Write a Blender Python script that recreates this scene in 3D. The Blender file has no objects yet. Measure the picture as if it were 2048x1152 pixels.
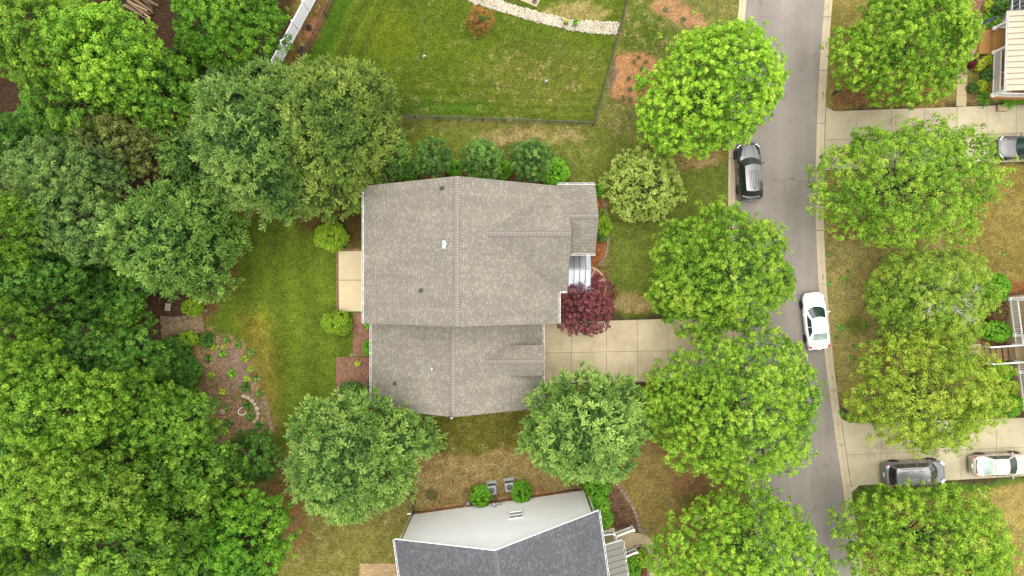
import bpy, math, random
import numpy as np
from mathutils import Vector, Matrix

# ---------------------------------------------------------------- camera, sky, sun, exposure
scene = bpy.context.scene
COL = scene.collection
CAM_H = 57.0                       # drone height above the lawns (m)
FPX = 2048 * 24.0 / 36.0           # focal length in photo pixels
cam_d = bpy.data.cameras.new("camera")
cam_d.lens = 24.0
cam_d.sensor_width = 36.0
cam_d.clip_start = 0.5
cam_d.clip_end = 3000.0
cam = bpy.data.objects.new("camera", cam_d)
COL.objects.link(cam)
cam.location = (0, 0, CAM_H)
cam.rotation_euler = (0, 0, 0)     # straight down, top of the photo = +Y
scene.camera = cam

SUN_EL, SUN_AZ = math.radians(87), math.radians(40)     # azimuth clockwise from +Y
world = bpy.data.worlds.new("World")
scene.world = world
world.use_nodes = True
wn = world.node_tree
wn.nodes.clear()
w_out = wn.nodes.new("ShaderNodeOutputWorld")
w_bg = wn.nodes.new("ShaderNodeBackground")
w_sky = wn.nodes.new("ShaderNodeTexSky")
w_sky.sky_type = 'NISHITA'
w_sky.sun_disc = False
w_sky.sun_elevation = SUN_EL
w_sky.sun_rotation = SUN_AZ
w_sky.air_density = 1.0
w_sky.dust_density = 3.0
w_hsv = wn.nodes.new("ShaderNodeHueSaturation")          # thin even cloud: the blue is mostly washed out
w_hsv.inputs["Saturation"].default_value = 0.10
w_bg.inputs["Strength"].default_value = 0.10
wn.links.new(w_sky.outputs[0], w_hsv.inputs["Color"])
wn.links.new(w_hsv.outputs[0], w_bg.inputs["Color"])
wn.links.new(w_bg.outputs[0], w_out.inputs[0])

sun_d = bpy.data.lights.new("sun", 'SUN')
sun_d.energy = 1.5
sun_d.angle = math.radians(100)
sun_d.color = (1.0, 0.955, 0.88)
sun = bpy.data.objects.new("sun", sun_d)
COL.objects.link(sun)
_sd = Vector((math.cos(SUN_EL) * math.sin(SUN_AZ), math.cos(SUN_EL) * math.cos(SUN_AZ), math.sin(SUN_EL)))
sun.rotation_euler = _sd.to_track_quat('Z', 'Y').to_euler()
sun.location = (0, 0, 80)

scene.view_settings.view_transform = 'Standard'
scene.view_settings.look = 'None'
scene.view_settings.exposure = 2.07
scene.view_settings.gamma = 1.0
scene.cycles.use_denoising = True
scene.cycles.max_bounces = 6
scene.cycles.diffuse_bounces = 3
scene.cycles.transmission_bounces = 4
scene.cycles.transparent_max_bounces = 4

# ---------------------------------------------------------------- helpers
E_OPEN = 2.45                       # level of an open white sheet at this exposure

def s2l(c):
    c = c / 255.0
    return c / 12.92 if c <= 0.04045 else ((c + 0.055) / 1.055) ** 2.4

def A(r, g, b, k=1.0):
    """albedo of a surface that shows as sRGB r,g,b when it lies open under the sky"""
    return tuple(min(0.9, s2l(v) / E_OPEN * k) for v in (r, g, b))

def AL(r, g, b, k=1.0):
    """leaf tone: a leaf shows darker than an open sheet because its neighbours shade it"""
    return tuple(min(0.9, s2l(v) / 1.75 * k) for v in (r, g, b))

def P(px, py, h=0.0):
    """photo pixel -> point at height h"""
    return Vector(((px - 1024) / FPX * (CAM_H - h), (576 - py) / FPX * (CAM_H - h), h))

def P2(px, py, h=0.0):
    p = P(px, py, h)
    return (p.x, p.y)

def link(o):
    COL.objects.link(o)
    return o

def empty(name, loc=(0, 0, 0), rz=0.0):
    o = bpy.data.objects.new(name, None)
    o.location = loc
    o.rotation_euler = (0, 0, rz)
    o.empty_display_size = 0.3
    return link(o)

def tag(o, label=None, cat=None, group=None, kind=None):
    if label: o["label"] = label
    if cat: o["category"] = cat
    if group: o["group"] = group
    if kind: o["kind"] = kind
    return o

def thing(name, label, cat, loc=(0, 0, 0), rz=0.0, group=None):
    return tag(empty(name, loc, rz), label, cat, group)

def mesh_from(name, verts, faces, mats, fm=None, smooth=False):
    me = bpy.data.meshes.new(name)
    me.from_pydata([tuple(v) for v in verts], [], faces)
    for m in (mats if isinstance(mats, (list, tuple)) else [mats]):
        me.materials.append(m)
    if fm is not None:
        me.polygons.foreach_set("material_index", fm)
    if smooth:
        me.polygons.foreach_set("use_smooth", [True] * len(me.polygons))
    me.update()
    return me

def put(name, me, parent=None, loc=(0, 0, 0), rot=(0, 0, 0)):
    o = bpy.data.objects.new(name, me)
    o.location = loc
    o.rotation_euler = rot
    if parent is not None:
        o.parent = parent
    return link(o)

class MB:
    """collects shapes into one mesh"""
    def __init__(self):
        self.v, self.f, self.m = [], [], []

    def add(self, vs, fs, mi=0):
        b = len(self.v)
        self.v += [tuple(v) for v in vs]
        self.f += [tuple(b + i for i in f) for f in fs]
        self.m += [mi] * len(fs)
        return self

    def box(self, c, s, rz=0.0, mi=0, mat=None):
        hx, hy, hz = s[0] / 2, s[1] / 2, s[2] / 2
        vs = [Vector((x, y, z)) for x in (-hx, hx) for y in (-hy, hy) for z in (-hz, hz)]
        R = mat if mat is not None else Matrix.Rotation(rz, 3, 'Z')
        vs = [R @ v + Vector(c) for v in vs]
        return self.add(vs, [(0, 1, 3, 2), (4, 6, 7, 5), (0, 4, 5, 1), (2, 3, 7, 6), (0, 2, 6, 4), (1, 5, 7, 3)], mi)

    def prism(self, poly, z0, z1, mi=0, side=None):
        """vertical prism over a plan polygon (counter-clockwise)"""
        n = len(poly)
        if sum(poly[i][0] * poly[(i + 1) % n][1] - poly[(i + 1) % n][0] * poly[i][1] for i in range(n)) < 0:
            poly = poly[::-1]
        vs = [(p[0], p[1], z0) for p in poly] + [(p[0], p[1], z1) for p in poly]
        self.add(vs, [tuple(range(n, 2 * n)), tuple(range(n - 1, -1, -1))], mi)
        b = len(self.v) - 2 * n
        fs = [(i, (i + 1) % n, n + (i + 1) % n, n + i) for i in range(n)]
        self.f += [tuple(b + i for i in f) for f in fs]
        self.m += [mi if side is None else side] * n
        return self

    def slab(self, poly, t, mi=0, side=1):
        """tilted polygon (ccw from above) thickened downward by t"""
        n = len(poly)
        vs = [tuple(p) for p in poly] + [(p[0], p[1], p[2] - t) for p in poly]
        b = len(self.v)
        self.v += vs
        fs = [tuple(range(n)), tuple(range(2 * n - 1, n - 1, -1))] + [(i, n + i, n + (i + 1) % n, (i + 1) % n) for i in range(n)]
        self.f += [tuple(b + i for i in f) for f in fs]
        self.m += [mi] + [side] * (n + 1)
        return self

    def tube(self, pts, rad, seg=6, mi=0, caps=True):
        pts = [Vector(p) for p in pts]
        rads = rad if isinstance(rad, (list, tuple)) else [rad] * len(pts)
        b = len(self.v)
        for i, p in enumerate(pts):
            d = (pts[min(i + 1, len(pts) - 1)] - pts[max(i - 1, 0)])
            d = d.normalized() if d.length > 1e-9 else Vector((0, 0, 1))
            u = d.cross(Vector((0, 0, 1)))
            if u.length < 0.05:
                u = d.cross(Vector((1, 0, 0)))
            u.normalize()
            w = d.cross(u)
            for k in range(seg):
                a = 2 * math.pi * k / seg
                self.v.append(tuple(p + (u * math.cos(a) + w * math.sin(a)) * rads[i]))
        for i in range(len(pts) - 1):
            for k in range(seg):
                k2 = (k + 1) % seg
                self.f.append((b + i * seg + k, b + (i + 1) * seg + k, b + (i + 1) * seg + k2, b + i * seg + k2))
                self.m.append(mi)
        if caps:
            self.f.append(tuple(b + k for k in range(seg))); self.m.append(mi)
            e = b + (len(pts) - 1) * seg
            self.f.append(tuple(e + seg - 1 - k for k in range(seg))); self.m.append(mi)
        return self

    def lathe(self, prof, seg=16, c=(0, 0, 0), mi=0, axis='z'):
        """profile of (radius, height)"""
        b = len(self.v)
        for r, h in prof:
            for k in range(seg):
                a = 2 * math.pi * k / seg
                x, y, z = r * math.cos(a), r * math.sin(a), h
                if axis == 'y':
                    x, y, z = x, h, y
                self.v.append((c[0] + x, c[1] + y, c[2] + z))
        for i in range(len(prof) - 1):
            for k in range(seg):
                k2 = (k + 1) % seg
                f = (b + i * seg + k, b + i * seg + k2, b + (i + 1) * seg + k2, b + (i + 1) * seg + k)
                self.f.append(f if axis == 'z' else f[::-1]); self.m.append(mi)
        f1 = tuple(b + k for k in range(seg))
        e = b + (len(prof) - 1) * seg
        f2 = tuple(e + k for k in range(seg))
        self.f += [f1[::-1] if axis == 'z' else f1, f2 if axis == 'z' else f2[::-1]]
        self.m += [mi, mi]
        return self

    def grid(self, fn, nu, nv, mi=0, flip=False):
        b = len(self.v)
        for i in range(nu + 1):
            for j in range(nv + 1):
                self.v.append(tuple(fn(i / nu, j / nv)))
        for i in range(nu):
            for j in range(nv):
                q = (b + i * (nv + 1) + j, b + (i + 1) * (nv + 1) + j, b + (i + 1) * (nv + 1) + j + 1, b + i * (nv + 1) + j + 1)
                self.f.append(q[::-1] if flip else q); self.m.append(mi)
        return self

    def mesh(self, name, mats, smooth=False):
        return mesh_from(name, self.v, self.f, mats, self.m, smooth)

    def build(self, name, mats, parent=None, smooth=False, loc=(0, 0, 0), rot=(0, 0, 0)):
        return put(name, self.mesh(name, mats, smooth), parent, loc, rot)

def sub(pts, o):
    return [(p[0] - o[0], p[1] - o[1]) for p in pts]

def spline(pts, n=8):
    """Catmull-Rom through points"""
    pts = [Vector(p) for p in pts]
    out = []
    for i in range(len(pts) - 1):
        p0, p1, p2, p3 = pts[max(i - 1, 0)], pts[i], pts[i + 1], pts[min(i + 2, len(pts) - 1)]
        for k in range(n):
            t = k / n
            out.append(0.5 * ((2 * p1) + (p2 - p0) * t + (2 * p0 - 5 * p1 + 4 * p2 - p3) * t * t + (3 * p1 - p0 - 3 * p2 + p3) * t ** 3))
    out.append(pts[-1])
    return out

# ---------------------------------------------------------------- materials (all procedural)
def _new(name):
    m = bpy.data.materials.new(name)
    m.use_nodes = True
    nt = m.node_tree
    bs = nt.nodes["Principled BSDF"]
    return m, nt, bs

def _coord(nt, kind):
    if kind == 'world':
        return nt.nodes.new("ShaderNodeNewGeometry").outputs["Position"]
    if kind == 'uv':
        return nt.nodes.new("ShaderNodeTexCoord").outputs["UV"]
    return nt.nodes.new("ShaderNodeTexCoord").outputs["Object"]

def _noise(nt, vec, scale, detail=4, rough=0.6):
    n = nt.nodes.new("ShaderNodeTexNoise")
    n.inputs["Scale"].default_value = scale
    n.inputs["Detail"].default_value = detail
    n.inputs["Roughness"].default_value = rough
    nt.links.new(vec, n.inputs["Vector"])
    return n.outputs["Fac"]

def _ramp(nt, fac, stops):
    r = nt.nodes.new("ShaderNodeValToRGB")
    el = r.color_ramp.elements
    while len(el) > 1:
        el.remove(el[-1])
    el[0].position = stops[0][0]
    el[0].color = (*stops[0][1], 1) if not isinstance(stops[0][1], (int, float)) else (stops[0][1],) * 3 + (1,)
    for p, c in stops[1:]:
        e = el.new(p)
        e.color = (*c, 1) if not isinstance(c, (int, float)) else (c, c, c, 1)
    nt.links.new(fac, r.inputs[0])
    return r.outputs[0]

def _mix(nt, a, b, fac, mode='MIX'):
    n = nt.nodes.new("ShaderNodeMix")
    n.data_type = 'RGBA'
    n.blend_type = mode
    for val, idx in ((a, 6), (b, 7)):
        if hasattr(val, "links") or hasattr(val, "is_linked"):
            nt.links.new(val, n.inputs[idx])
        else:
            n.inputs[idx].default_value = (*val, 1)
    if hasattr(fac, "is_linked"):
        nt.links.new(fac, n.inputs[0])
    else:
        n.inputs[0].default_value = fac
    return n.outputs[2]

def _bump(nt, bs, h, strength, dist):
    b = nt.nodes.new("ShaderNodeBump")
    b.inputs["Strength"].default_value = strength
    b.inputs["Distance"].default_value = dist
    nt.links.new(h, b.inputs["Height"])
    nt.links.new(b.outputs[0], bs.inputs["Normal"])

def mat(name, col, rough=0.7, var=0.15, s1=0.8, s2=14.0, metal=0.0, spec=0.4, coord='object', bump=0.0, bs2=40.0, coat=0.0):
    m, nt, bs = _new(name)
    v = _coord(nt, coord)
    n1, n2 = _noise(nt, v, s1, 3), _noise(nt, v, s2, 4, 0.7)
    g1 = _ramp(nt, n1, [(0.3, 1 - var), (0.7, 1 + var)])
    g2 = _ramp(nt, n2, [(0.25, 1 - var), (0.75, 1 + var)])
    c = _mix(nt, _mix(nt, tuple(col), g1, 1.0, 'MULTIPLY'), g2, 1.0, 'MULTIPLY')
    nt.links.new(c, bs.inputs["Base Color"])
    bs.inputs["Roughness"].default_value = rough
    bs.inputs["Metallic"].default_value = metal
    bs.inputs["Specular IOR Level"].default_value = spec
    bs.inputs["Coat Weight"].default_value = coat
    bs.inputs["Coat Roughness"].default_value = 0.05
    if bump:
        _bump(nt, bs, _noise(nt, v, bs2, 5, 0.7), bump, 0.02)
    return m

def mat_attr_leaf(name):
    m, nt, bs = _new(name)
    a = nt.nodes.new("ShaderNodeAttribute"); a.attribute_name = "Col"
    oi = nt.nodes.new("ShaderNodeObjectInfo")
    h = nt.nodes.new("ShaderNodeHueSaturation")
    mr = nt.nodes.new("ShaderNodeMapRange")
    mr.inputs[3].default_value = 0.86; mr.inputs[4].default_value = 1.14
    nt.links.new(oi.outputs["Random"], mr.inputs[0])
    nt.links.new(mr.outputs[0], h.inputs["Value"])
    nt.links.new(a.outputs["Color"], h.inputs["Color"])
    nt.links.new(h.outputs[0], bs.inputs["Base Color"])
    bs.inputs["Roughness"].default_value = 0.55
    bs.inputs["Specular IOR Level"].default_value = 0.22
    tr = nt.nodes.new("ShaderNodeBsdfTranslucent")
    tc = _mix(nt, h.outputs[0], (1.15, 1.2, 0.55), 1.0, 'MULTIPLY')
    nt.links.new(tc, tr.inputs["Color"])
    ms = nt.nodes.new("ShaderNodeMixShader")
    ms.inputs[0].default_value = 0.40
    nt.links.new(bs.outputs[0], ms.inputs[1])
    nt.links.new(tr.outputs[0], ms.inputs[2])
    nt.links.new(ms.outputs[0], nt.nodes["Material Output"].inputs[0])
    return m

def mat_ground():
    m, nt, bs = _new("lawn_and_soil")
    v = _coord(nt, 'world')
    a = nt.nodes.new("ShaderNodeAttribute"); a.attribute_name = "Col"
    d = nt.nodes.new("ShaderNodeAttribute"); d.attribute_name = "Dry"
    # dry straw showing in the grass where the Dry value is high
    nz = _noise(nt, v, 1.1, 8, 0.74)
    nf = _noise(nt, v, 5.0, 4, 0.7)
    add = nt.nodes.new("ShaderNodeMath"); add.operation = 'ADD'
    nt.links.new(nz, add.inputs[0]); nt.links.new(d.outputs["Fac"], add.inputs[1])
    ad2 = nt.nodes.new("ShaderNodeMath"); ad2.operation = 'MULTIPLY_ADD'
    nt.links.new(nf, ad2.inputs[0]); ad2.inputs[1].default_value = 0.55
    nt.links.new(add.outputs[0], ad2.inputs[2])
    dm = _ramp(nt, ad2.outputs[0], [(0.80, 0.0), (1.15, 1.0)])
    c = _mix(nt, a.outputs["Color"], A(172, 154, 102), dm)
    # blades and tufts
    t1 = _ramp(nt, _noise(nt, v, 1.5, 4, 0.6), [(0.35, 0.78), (0.65, 1.20)])
    t2 = _ramp(nt, _noise(nt, v, 6.0, 3, 0.7), [(0.36, 0.72), (0.64, 1.27)])
    t3 = _ramp(nt, _noise(nt, v, 17.0, 2, 0.6), [(0.34, 0.74), (0.66, 1.25)])
    for t in (t1, t2, t3):
        c = _mix(nt, c, t, 1.0, 'MULTIPLY')
    # leaf and bark chips where the Chip value is high
    ch = nt.nodes.new("ShaderNodeAttribute"); ch.attribute_name = "Chip"
    vo = nt.nodes.new("ShaderNodeTexVoronoi"); vo.inputs["Scale"].default_value = 9.0
    nt.links.new(v, vo.inputs["Vector"])
    sep = nt.nodes.new("ShaderNodeSeparateColor"); nt.links.new(vo.outputs["Color"], sep.inputs[0])
    chips = _ramp(nt, sep.outputs[0], [(0.0, 0.5), (0.55, 0.95), (0.8, 1.15), (1.0, 1.6)])
    c2 = _mix(nt, c, chips, 1.0, 'MULTIPLY')
    c = _mix(nt, c, c2, ch.outputs["Fac"])
    nt.links.new(c, bs.inputs["Base Color"])
    bs.inputs["Roughness"].default_value = 0.95
    bs.inputs["Specular IOR Level"].default_value = 0.08
    _bump(nt, bs, _noise(nt, v, 18.0, 4, 0.75), 0.7, 0.08)
    return m

def mat_asphalt():
    m, nt, bs = _new("asphalt")
    v = _coord(nt, 'world')
    mp = nt.nodes.new("ShaderNodeMapping"); mp.inputs["Scale"].default_value = (1.0, 0.10, 1.0)
    nt.links.new(v, mp.inputs[0])
    lanes = _ramp(nt, _noise(nt, mp.outputs[0], 0.55, 3), [(0.3, 0.86), (0.7, 1.12)])
    blot = _ramp(nt, _noise(nt, v, 0.35, 4, 0.6), [(0.3, 0.90), (0.7, 1.10)])
    grit = _ramp(nt, _noise(nt, v, 45.0, 3, 0.8), [(0.25, 0.72), (0.75, 1.26)])
    c = _mix(nt, A(158, 150, 140), lanes, 1.0, 'MULTIPLY')
    c = _mix(nt, c, blot, 1.0, 'MULTIPLY')
    c = _mix(nt, c, grit, 1.0, 'MULTIPLY')
    # oil drips and sealed spots
    oil = _ramp(nt, _noise(nt, v, 0.9, 3, 0.5), [(0.64, 1.0), (0.72, 0.80)])
    c = _mix(nt, c, oil, 1.0, 'MULTIPLY')
    # hairline cracks
    dn = nt.nodes.new("ShaderNodeTexNoise"); dn.inputs["Scale"].default_value = 0.6
    nt.links.new(v, dn.inputs["Vector"])
    vm = nt.nodes.new("ShaderNodeVectorMath"); vm.operation = 'MULTIPLY_ADD'
    nt.links.new(dn.outputs["Color"], vm.inputs[0]); vm.inputs[1].default_value = (1.6, 1.6, 0); nt.links.new(v, vm.inputs[2])
    vo = nt.nodes.new("ShaderNodeTexVoronoi"); vo.feature = 'DISTANCE_TO_EDGE'; vo.inputs["Scale"].default_value = 0.22
    nt.links.new(vm.outputs[0], vo.inputs["Vector"])
    crack = _ramp(nt, vo.outputs["Distance"], [(0.0, 0.66), (0.005, 1.0)])
    gate = _ramp(nt, _noise(nt, v, 0.18, 2), [(0.48, 0.0), (0.56, 1.0)])
    c = _mix(nt, c, _mix(nt, c, crack, 1.0, 'MULTIPLY'), gate)
    nt.links.new(c, bs.inputs["Base Color"])
    bs.inputs["Roughness"].default_value = 0.92
    bs.inputs["Specular IOR Level"].default_value = 0.2
    _bump(nt, bs, _noise(nt, v, 60, 3, 0.7), 0.4, 0.01)
    return m

def mat_concrete(name, col, stain=0.16, dark=A(120, 108, 84)):
    m, nt, bs = _new(name)
    v = _coord(nt, 'world')
    oi = nt.nodes.new("ShaderNodeObjectInfo")
    tone = _ramp(nt, oi.outputs["Random"], [(0.0, 0.93), (1.0, 1.06)])
    n1 = _ramp(nt, _noise(nt, v, 0.7, 5, 0.65), [(0.3, 1 - stain), (0.7, 1 + stain * 0.6)])
    n2 = _ramp(nt, _noise(nt, v, 22.0, 4, 0.7), [(0.25, 0.86), (0.75, 1.12)])
    c = _mix(nt, _mix(nt, _mix(nt, col, tone, 1.0, 'MULTIPLY'), n1, 1.0, 'MULTIPLY'), n2, 1.0, 'MULTIPLY')
    st = _ramp(nt, _noise(nt, v, 0.28, 5, 0.7), [(0.58, 0.0), (0.75, 0.55)])
    c = _mix(nt, c, dark, st)
    nt.links.new(c, bs.inputs["Base Color"])
    bs.inputs["Roughness"].default_value = 0.9
    bs.inputs["Specular IOR Level"].default_value = 0.2
    _bump(nt, bs, _noise(nt, v, 50, 3, 0.7), 0.25, 0.01)
    return m

def mat_shingle(name, c1, c2, c3, lines=0.62):
    """laminated shingles: courses and tabs from a brick pattern in metres (u along the eave, v up the slope)"""
    m, nt, bs = _new(name)
    uv = _coord(nt, 'uv')
    def brick(w, off, a, b, mortar):
        t = nt.nodes.new("ShaderNodeTexBrick")
        t.offset = off
        t.inputs["Color1"].default_value = (*a, 1); t.inputs["Color2"].default_value = (*b, 1)
        t.inputs["Mortar"].default_value = (*mortar, 1)
        t.inputs["Scale"].default_value = 1.0
        t.inputs["Mortar Size"].default_value = 0.014
        t.inputs["Mortar Smooth"].default_value = 0.4
        t.inputs["Brick Width"].default_value = w
        t.inputs["Row Height"].default_value = 0.145
        nt.links.new(uv, t.inputs["Vector"])
        return t
    dk = tuple(x * lines for x in c1)
    b1 = brick(0.27, 0.41, c1, c2, dk)
    b2 = brick(0.19, 0.37, (0, 0, 0), (1, 1, 1), (0, 0, 0))
    lightest = _ramp(nt, b2.outputs["Color"], [(0.55, 0.0), (0.95, 1.0)])
    c = _mix(nt, b1.outputs["Color"], c3, lightest)
    g = _ramp(nt, _noise(nt, uv, 0.45, 4, 0.6), [(0.3, 0.90), (0.7, 1.09)])
    mp = nt.nodes.new("ShaderNodeMapping"); mp.inputs["Scale"].default_value = (1.5, 0.16, 1)
    nt.links.new(uv, mp.inputs[0])
    streak = _ramp(nt, _noise(nt, mp.outputs[0], 1.0, 4, 0.6), [(0.3, 0.88), (0.7, 1.08)])
    gr = _ramp(nt, _noise(nt, uv, 28.0, 3, 0.8), [(0.25, 0.82), (0.75, 1.16)])
    for t in (g, streak, gr):
        c = _mix(nt, c, t, 1.0, 'MULTIPLY')
    nt.links.new(c, bs.inputs["Base Color"])
    bs.inputs["Roughness"].default_value = 0.93
    bs.inputs["Specular IOR Level"].default_value = 0.18
    inv = nt.nodes.new("ShaderNodeMath"); inv.operation = 'SUBTRACT'; inv.inputs[0].default_value = 1.0
    nt.links.new(b1.outputs["Fac"], inv.inputs[1])
    _bump(nt, bs, inv.outputs[0], 0.5, 0.012)
    return m

def mat_rand(name, cols, rough=0.85, coord='object', s2=30, island=True):
    """each loose piece takes its own tone"""
    m, nt, bs = _new(name)
    src = nt.nodes.new("ShaderNodeNewGeometry").outputs["Random Per Island"] if island else nt.nodes.new("ShaderNodeObjectInfo").outputs["Random"]
    n = len(cols)
    c = _ramp(nt, src, [(i / max(1, n - 1), cc) for i, cc in enumerate(cols)])
    v = _coord(nt, coord)
    g = _ramp(nt, _noise(nt, v, s2, 4, 0.7), [(0.25, 0.78), (0.75, 1.2)])
    g2 = _ramp(nt, _noise(nt, v, 0.9, 4, 0.7), [(0.3, 0.85), (0.7, 1.12)])
    c = _mix(nt, _mix(nt, c, g, 1.0, 'MULTIPLY'), g2, 1.0, 'MULTIPLY')
    nt.links.new(c, bs.inputs["Base Color"])
    bs.inputs["Roughness"].default_value = rough
    bs.inputs["Specular IOR Level"].default_value = 0.2
    return m

def mat_glass(name, col, rough=0.06):
    m, nt, bs = _new(name)
    v = _coord(nt, 'object')
    c = _mix(nt, col, tuple(x * 1.6 for x in col), _ramp(nt, _noise(nt, v, 2.2, 2), [(0.35, 0.0), (0.65, 1.0)]))
    nt.links.new(c, bs.inputs["Base Color"])
    bs.inputs["Roughness"].default_value = rough
    bs.inputs["Specular IOR Level"].default_value = 0.55
    bs.inputs["Coat Weight"].default_value = 0.3
    return m

M = {}
M['ground'] = mat_ground()
M['asphalt'] = mat_asphalt()
M['kerb'] = mat_concrete("kerb_concrete", A(216, 200, 168), 0.12)
M['drive'] = mat_concrete("driveway_concrete", A(224, 206, 168), 0.18)
M['drive2'] = mat_concrete("driveway_concrete_pale", A(206, 194, 160), 0.17)
M['patio'] = mat_concrete("patio_concrete", A(236, 218, 176), 0.07, A(206, 186, 140))
M['walk'] = mat_concrete("walk_concrete", A(196, 176, 138), 0.16)
M['shingle'] = mat_shingle("taupe_shingle", A(155, 148, 134), A(161, 154, 140), A(178, 172, 158))
M['shingle_grey'] = mat_shingle("slate_grey_shingle", A(105, 107, 111), A(109, 111, 115), A(126, 129, 133))
M['ridge'] = mat("ridge_shingle", A(166, 156, 146), 0.9, 0.10, 1.5, 30)
M['ridge_shade_seam'] = mat("ridge_shade_and_seam", (0.06, 0.058, 0.058), 0.9, 0.1)  # painted shadow lines of the ridge caps; also the dark porch roof seams
M['seam'] = mat("dark_roof_seam", A(120, 112, 96), 0.6, 0.1)
M['ridge_grey'] = mat("grey_ridge_shingle", A(116, 118, 123), 0.9, 0.08, 1.5, 30)
M['trim'] = mat("white_trim", (0.66, 0.66, 0.645), 0.45, 0.04, 0.6, 10)
M['siding'] = mat("pale_siding", (0.60, 0.60, 0.585), 0.55, 0.05, 0.35, 6)
M['siding_tan'] = mat("tan_siding", (0.50, 0.45, 0.36), 0.6, 0.05, 0.4, 6)
M['soffit'] = mat("soffit_panel", (0.62, 0.61, 0.58), 0.6, 0.05)
M['trough_fill'] = mat("dark_gutter_fill", (0.025, 0.023, 0.022), 0.9, 0.3, 2, 20)
M['brick_wall'] = mat_rand("foundation_brick", [A(165, 118, 82), A(190, 150, 108), A(150, 105, 76), A(200, 165, 125)], 0.9)
M['paver'] = mat_rand("red_brick_paver", [A(142, 100, 82), A(168, 120, 98), A(150, 112, 92), A(184, 140, 114), A(132, 96, 84)], 0.9)
M['paver_tan'] = mat_rand("tan_paver", [A(196, 164, 112), A(182, 150, 108), A(206, 178, 130), A(170, 146, 116)], 0.9)
M['tile_red'] = mat("red_landing_paver", A(168, 88, 74), 0.85, 0.12, 2, 25)
M['tan_band'] = mat("tan_band_paver", A(226, 190, 148), 0.85, 0.10, 2, 25)
M['metal_roof'] = mat("bare_metal_roof", (0.25, 0.26, 0.28), 0.4, 0.06, 0.8, 8, metal=0.9)
M['metal_cream'] = mat("cream_metal_roof", A(206, 196, 170), 0.6, 0.05, 0.8, 8)
M['metal_grey'] = mat("grey_metal_roof", A(136, 136, 126), 0.45, 0.05, 0.8, 8)
M['galv'] = mat("galvanised_metal", (0.62, 0.64, 0.66), 0.22, 0.05, 1, 12, metal=0.95)
M['pipe'] = mat("black_pipe", (0.03, 0.03, 0.032), 0.6, 0.15)
M['black_metal'] = mat("black_powder_coat", (0.018, 0.018, 0.02), 0.45, 0.1)
M['grey_metal'] = mat("grey_sheet_metal", (0.17, 0.17, 0.168), 0.5, 0.08)
M['window'] = mat_glass("window_glass", (0.05, 0.06, 0.07))
M['window_pale'] = mat_glass("sky_pale_window_glass", (0.20, 0.23, 0.22), 0.12)  # pale base colour stands in for sky reflected in the pane
M['vinyl'] = mat("white_vinyl", (0.80, 0.81, 0.84), 0.4, 0.03, 0.5, 9)
M['bark'] = mat("bark", (0.05, 0.042, 0.033), 0.95, 0.3, 2, 18, bump=0.6)
M['bark_grey'] = mat("grey_twig_bark", (0.28, 0.26, 0.23), 0.9, 0.2, 2, 18)
M['leaf'] = mat_attr_leaf("leaf")
M['stone'] = mat_rand("pale_river_rock", [A(214, 202, 176), A(232, 224, 204), A(196, 178, 140), A(240, 234, 220), A(206, 190, 160)], 0.8)
M['pebble'] = mat_rand("brown_pebble", [A(186, 162, 122), A(160, 134, 98), A(210, 190, 152), A(140, 116, 86), A(198, 172, 130)], 0.85)
M['edge_stone'] = mat_rand("edging_stone", [A(168, 146, 124), A(150, 130, 110), A(184, 162, 138)], 0.9, island=False)
M['wall_stone'] = mat_rand("bed_wall_stone", [A(214, 196, 164), A(196, 174, 142), A(224, 210, 182)], 0.9, island=False)
M['rock_grey'] = mat("grey_boulder", A(150, 142, 134), 0.9, 0.15, 2, 16)
M['wood'] = mat("weathered_wood", A(150, 118, 84), 0.85, 0.22, 1.2, 14)
M['wood_floor'] = mat("porch_floor_paint", A(206, 152, 84), 0.6, 0.08, 0.8, 10)
M['tan_floor'] = mat("porch_floor_tan", A(206, 184, 136), 0.7, 0.08, 0.8, 10)
M['log'] = mat_rand("cut_branch", [A(150, 122, 94), A(112, 88, 66), A(186, 160, 128), A(130, 104, 82)], 0.95, island=False)
M['tyre'] = mat("tyre_rubber", (0.02, 0.02, 0.021), 0.85, 0.15)
M['rim'] = mat("alloy_rim", (0.45, 0.46, 0.47), 0.3, 0.05, metal=0.8)
M['chrome'] = mat("chrome", (0.75, 0.76, 0.78), 0.12, 0.02, metal=1.0)
M['plastic'] = mat("black_plastic", (0.03, 0.03, 0.032), 0.5, 0.1)
M['headlamp'] = mat("headlamp_lens", (0.55, 0.57, 0.6), 0.1, 0.03)
M['taillamp'] = mat("tail_lamp_lens", (0.38, 0.012, 0.02), 0.15, 0.05)
M['plate'] = mat("number_plate", (0.7, 0.7, 0.68), 0.4, 0.05)
M['car_glass'] = mat_glass("car_glass", (0.010, 0.020, 0.017))
M['car_glass_dark'] = mat_glass("dark_tinted_glass", (0.006, 0.008, 0.008))
M['car_glass_pale'] = mat_glass("car_rear_glass", (0.15, 0.20, 0.17), 0.08)
M['paint_white'] = mat("white_car_paint", (0.82, 0.82, 0.82), 0.25, 0.02, 0.5, 8, coat=1.0)
M['paint_black'] = mat("black_car_paint", (0.012, 0.012, 0.014), 0.2, 0.05, 0.5, 8, coat=0.8)
M['paint_grey'] = mat("dark_grey_car_paint", (0.12, 0.12, 0.12), 0.26, 0.05, 0.5, 8, metal=0.3, coat=1.0)
M['paint_tan'] = mat("champagne_car_paint", (0.30, 0.27, 0.22), 0.32, 0.03, 0.5, 8, metal=0.15, coat=1.0)
M['paint_silver'] = mat("grey_car_paint", (0.05, 0.049, 0.048), 0.35, 0.04, 0.5, 8, metal=0.3, coat=0.5)
M['hose'] = mat("pale_hose", A(110, 130, 84), 0.6, 0.1)
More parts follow.
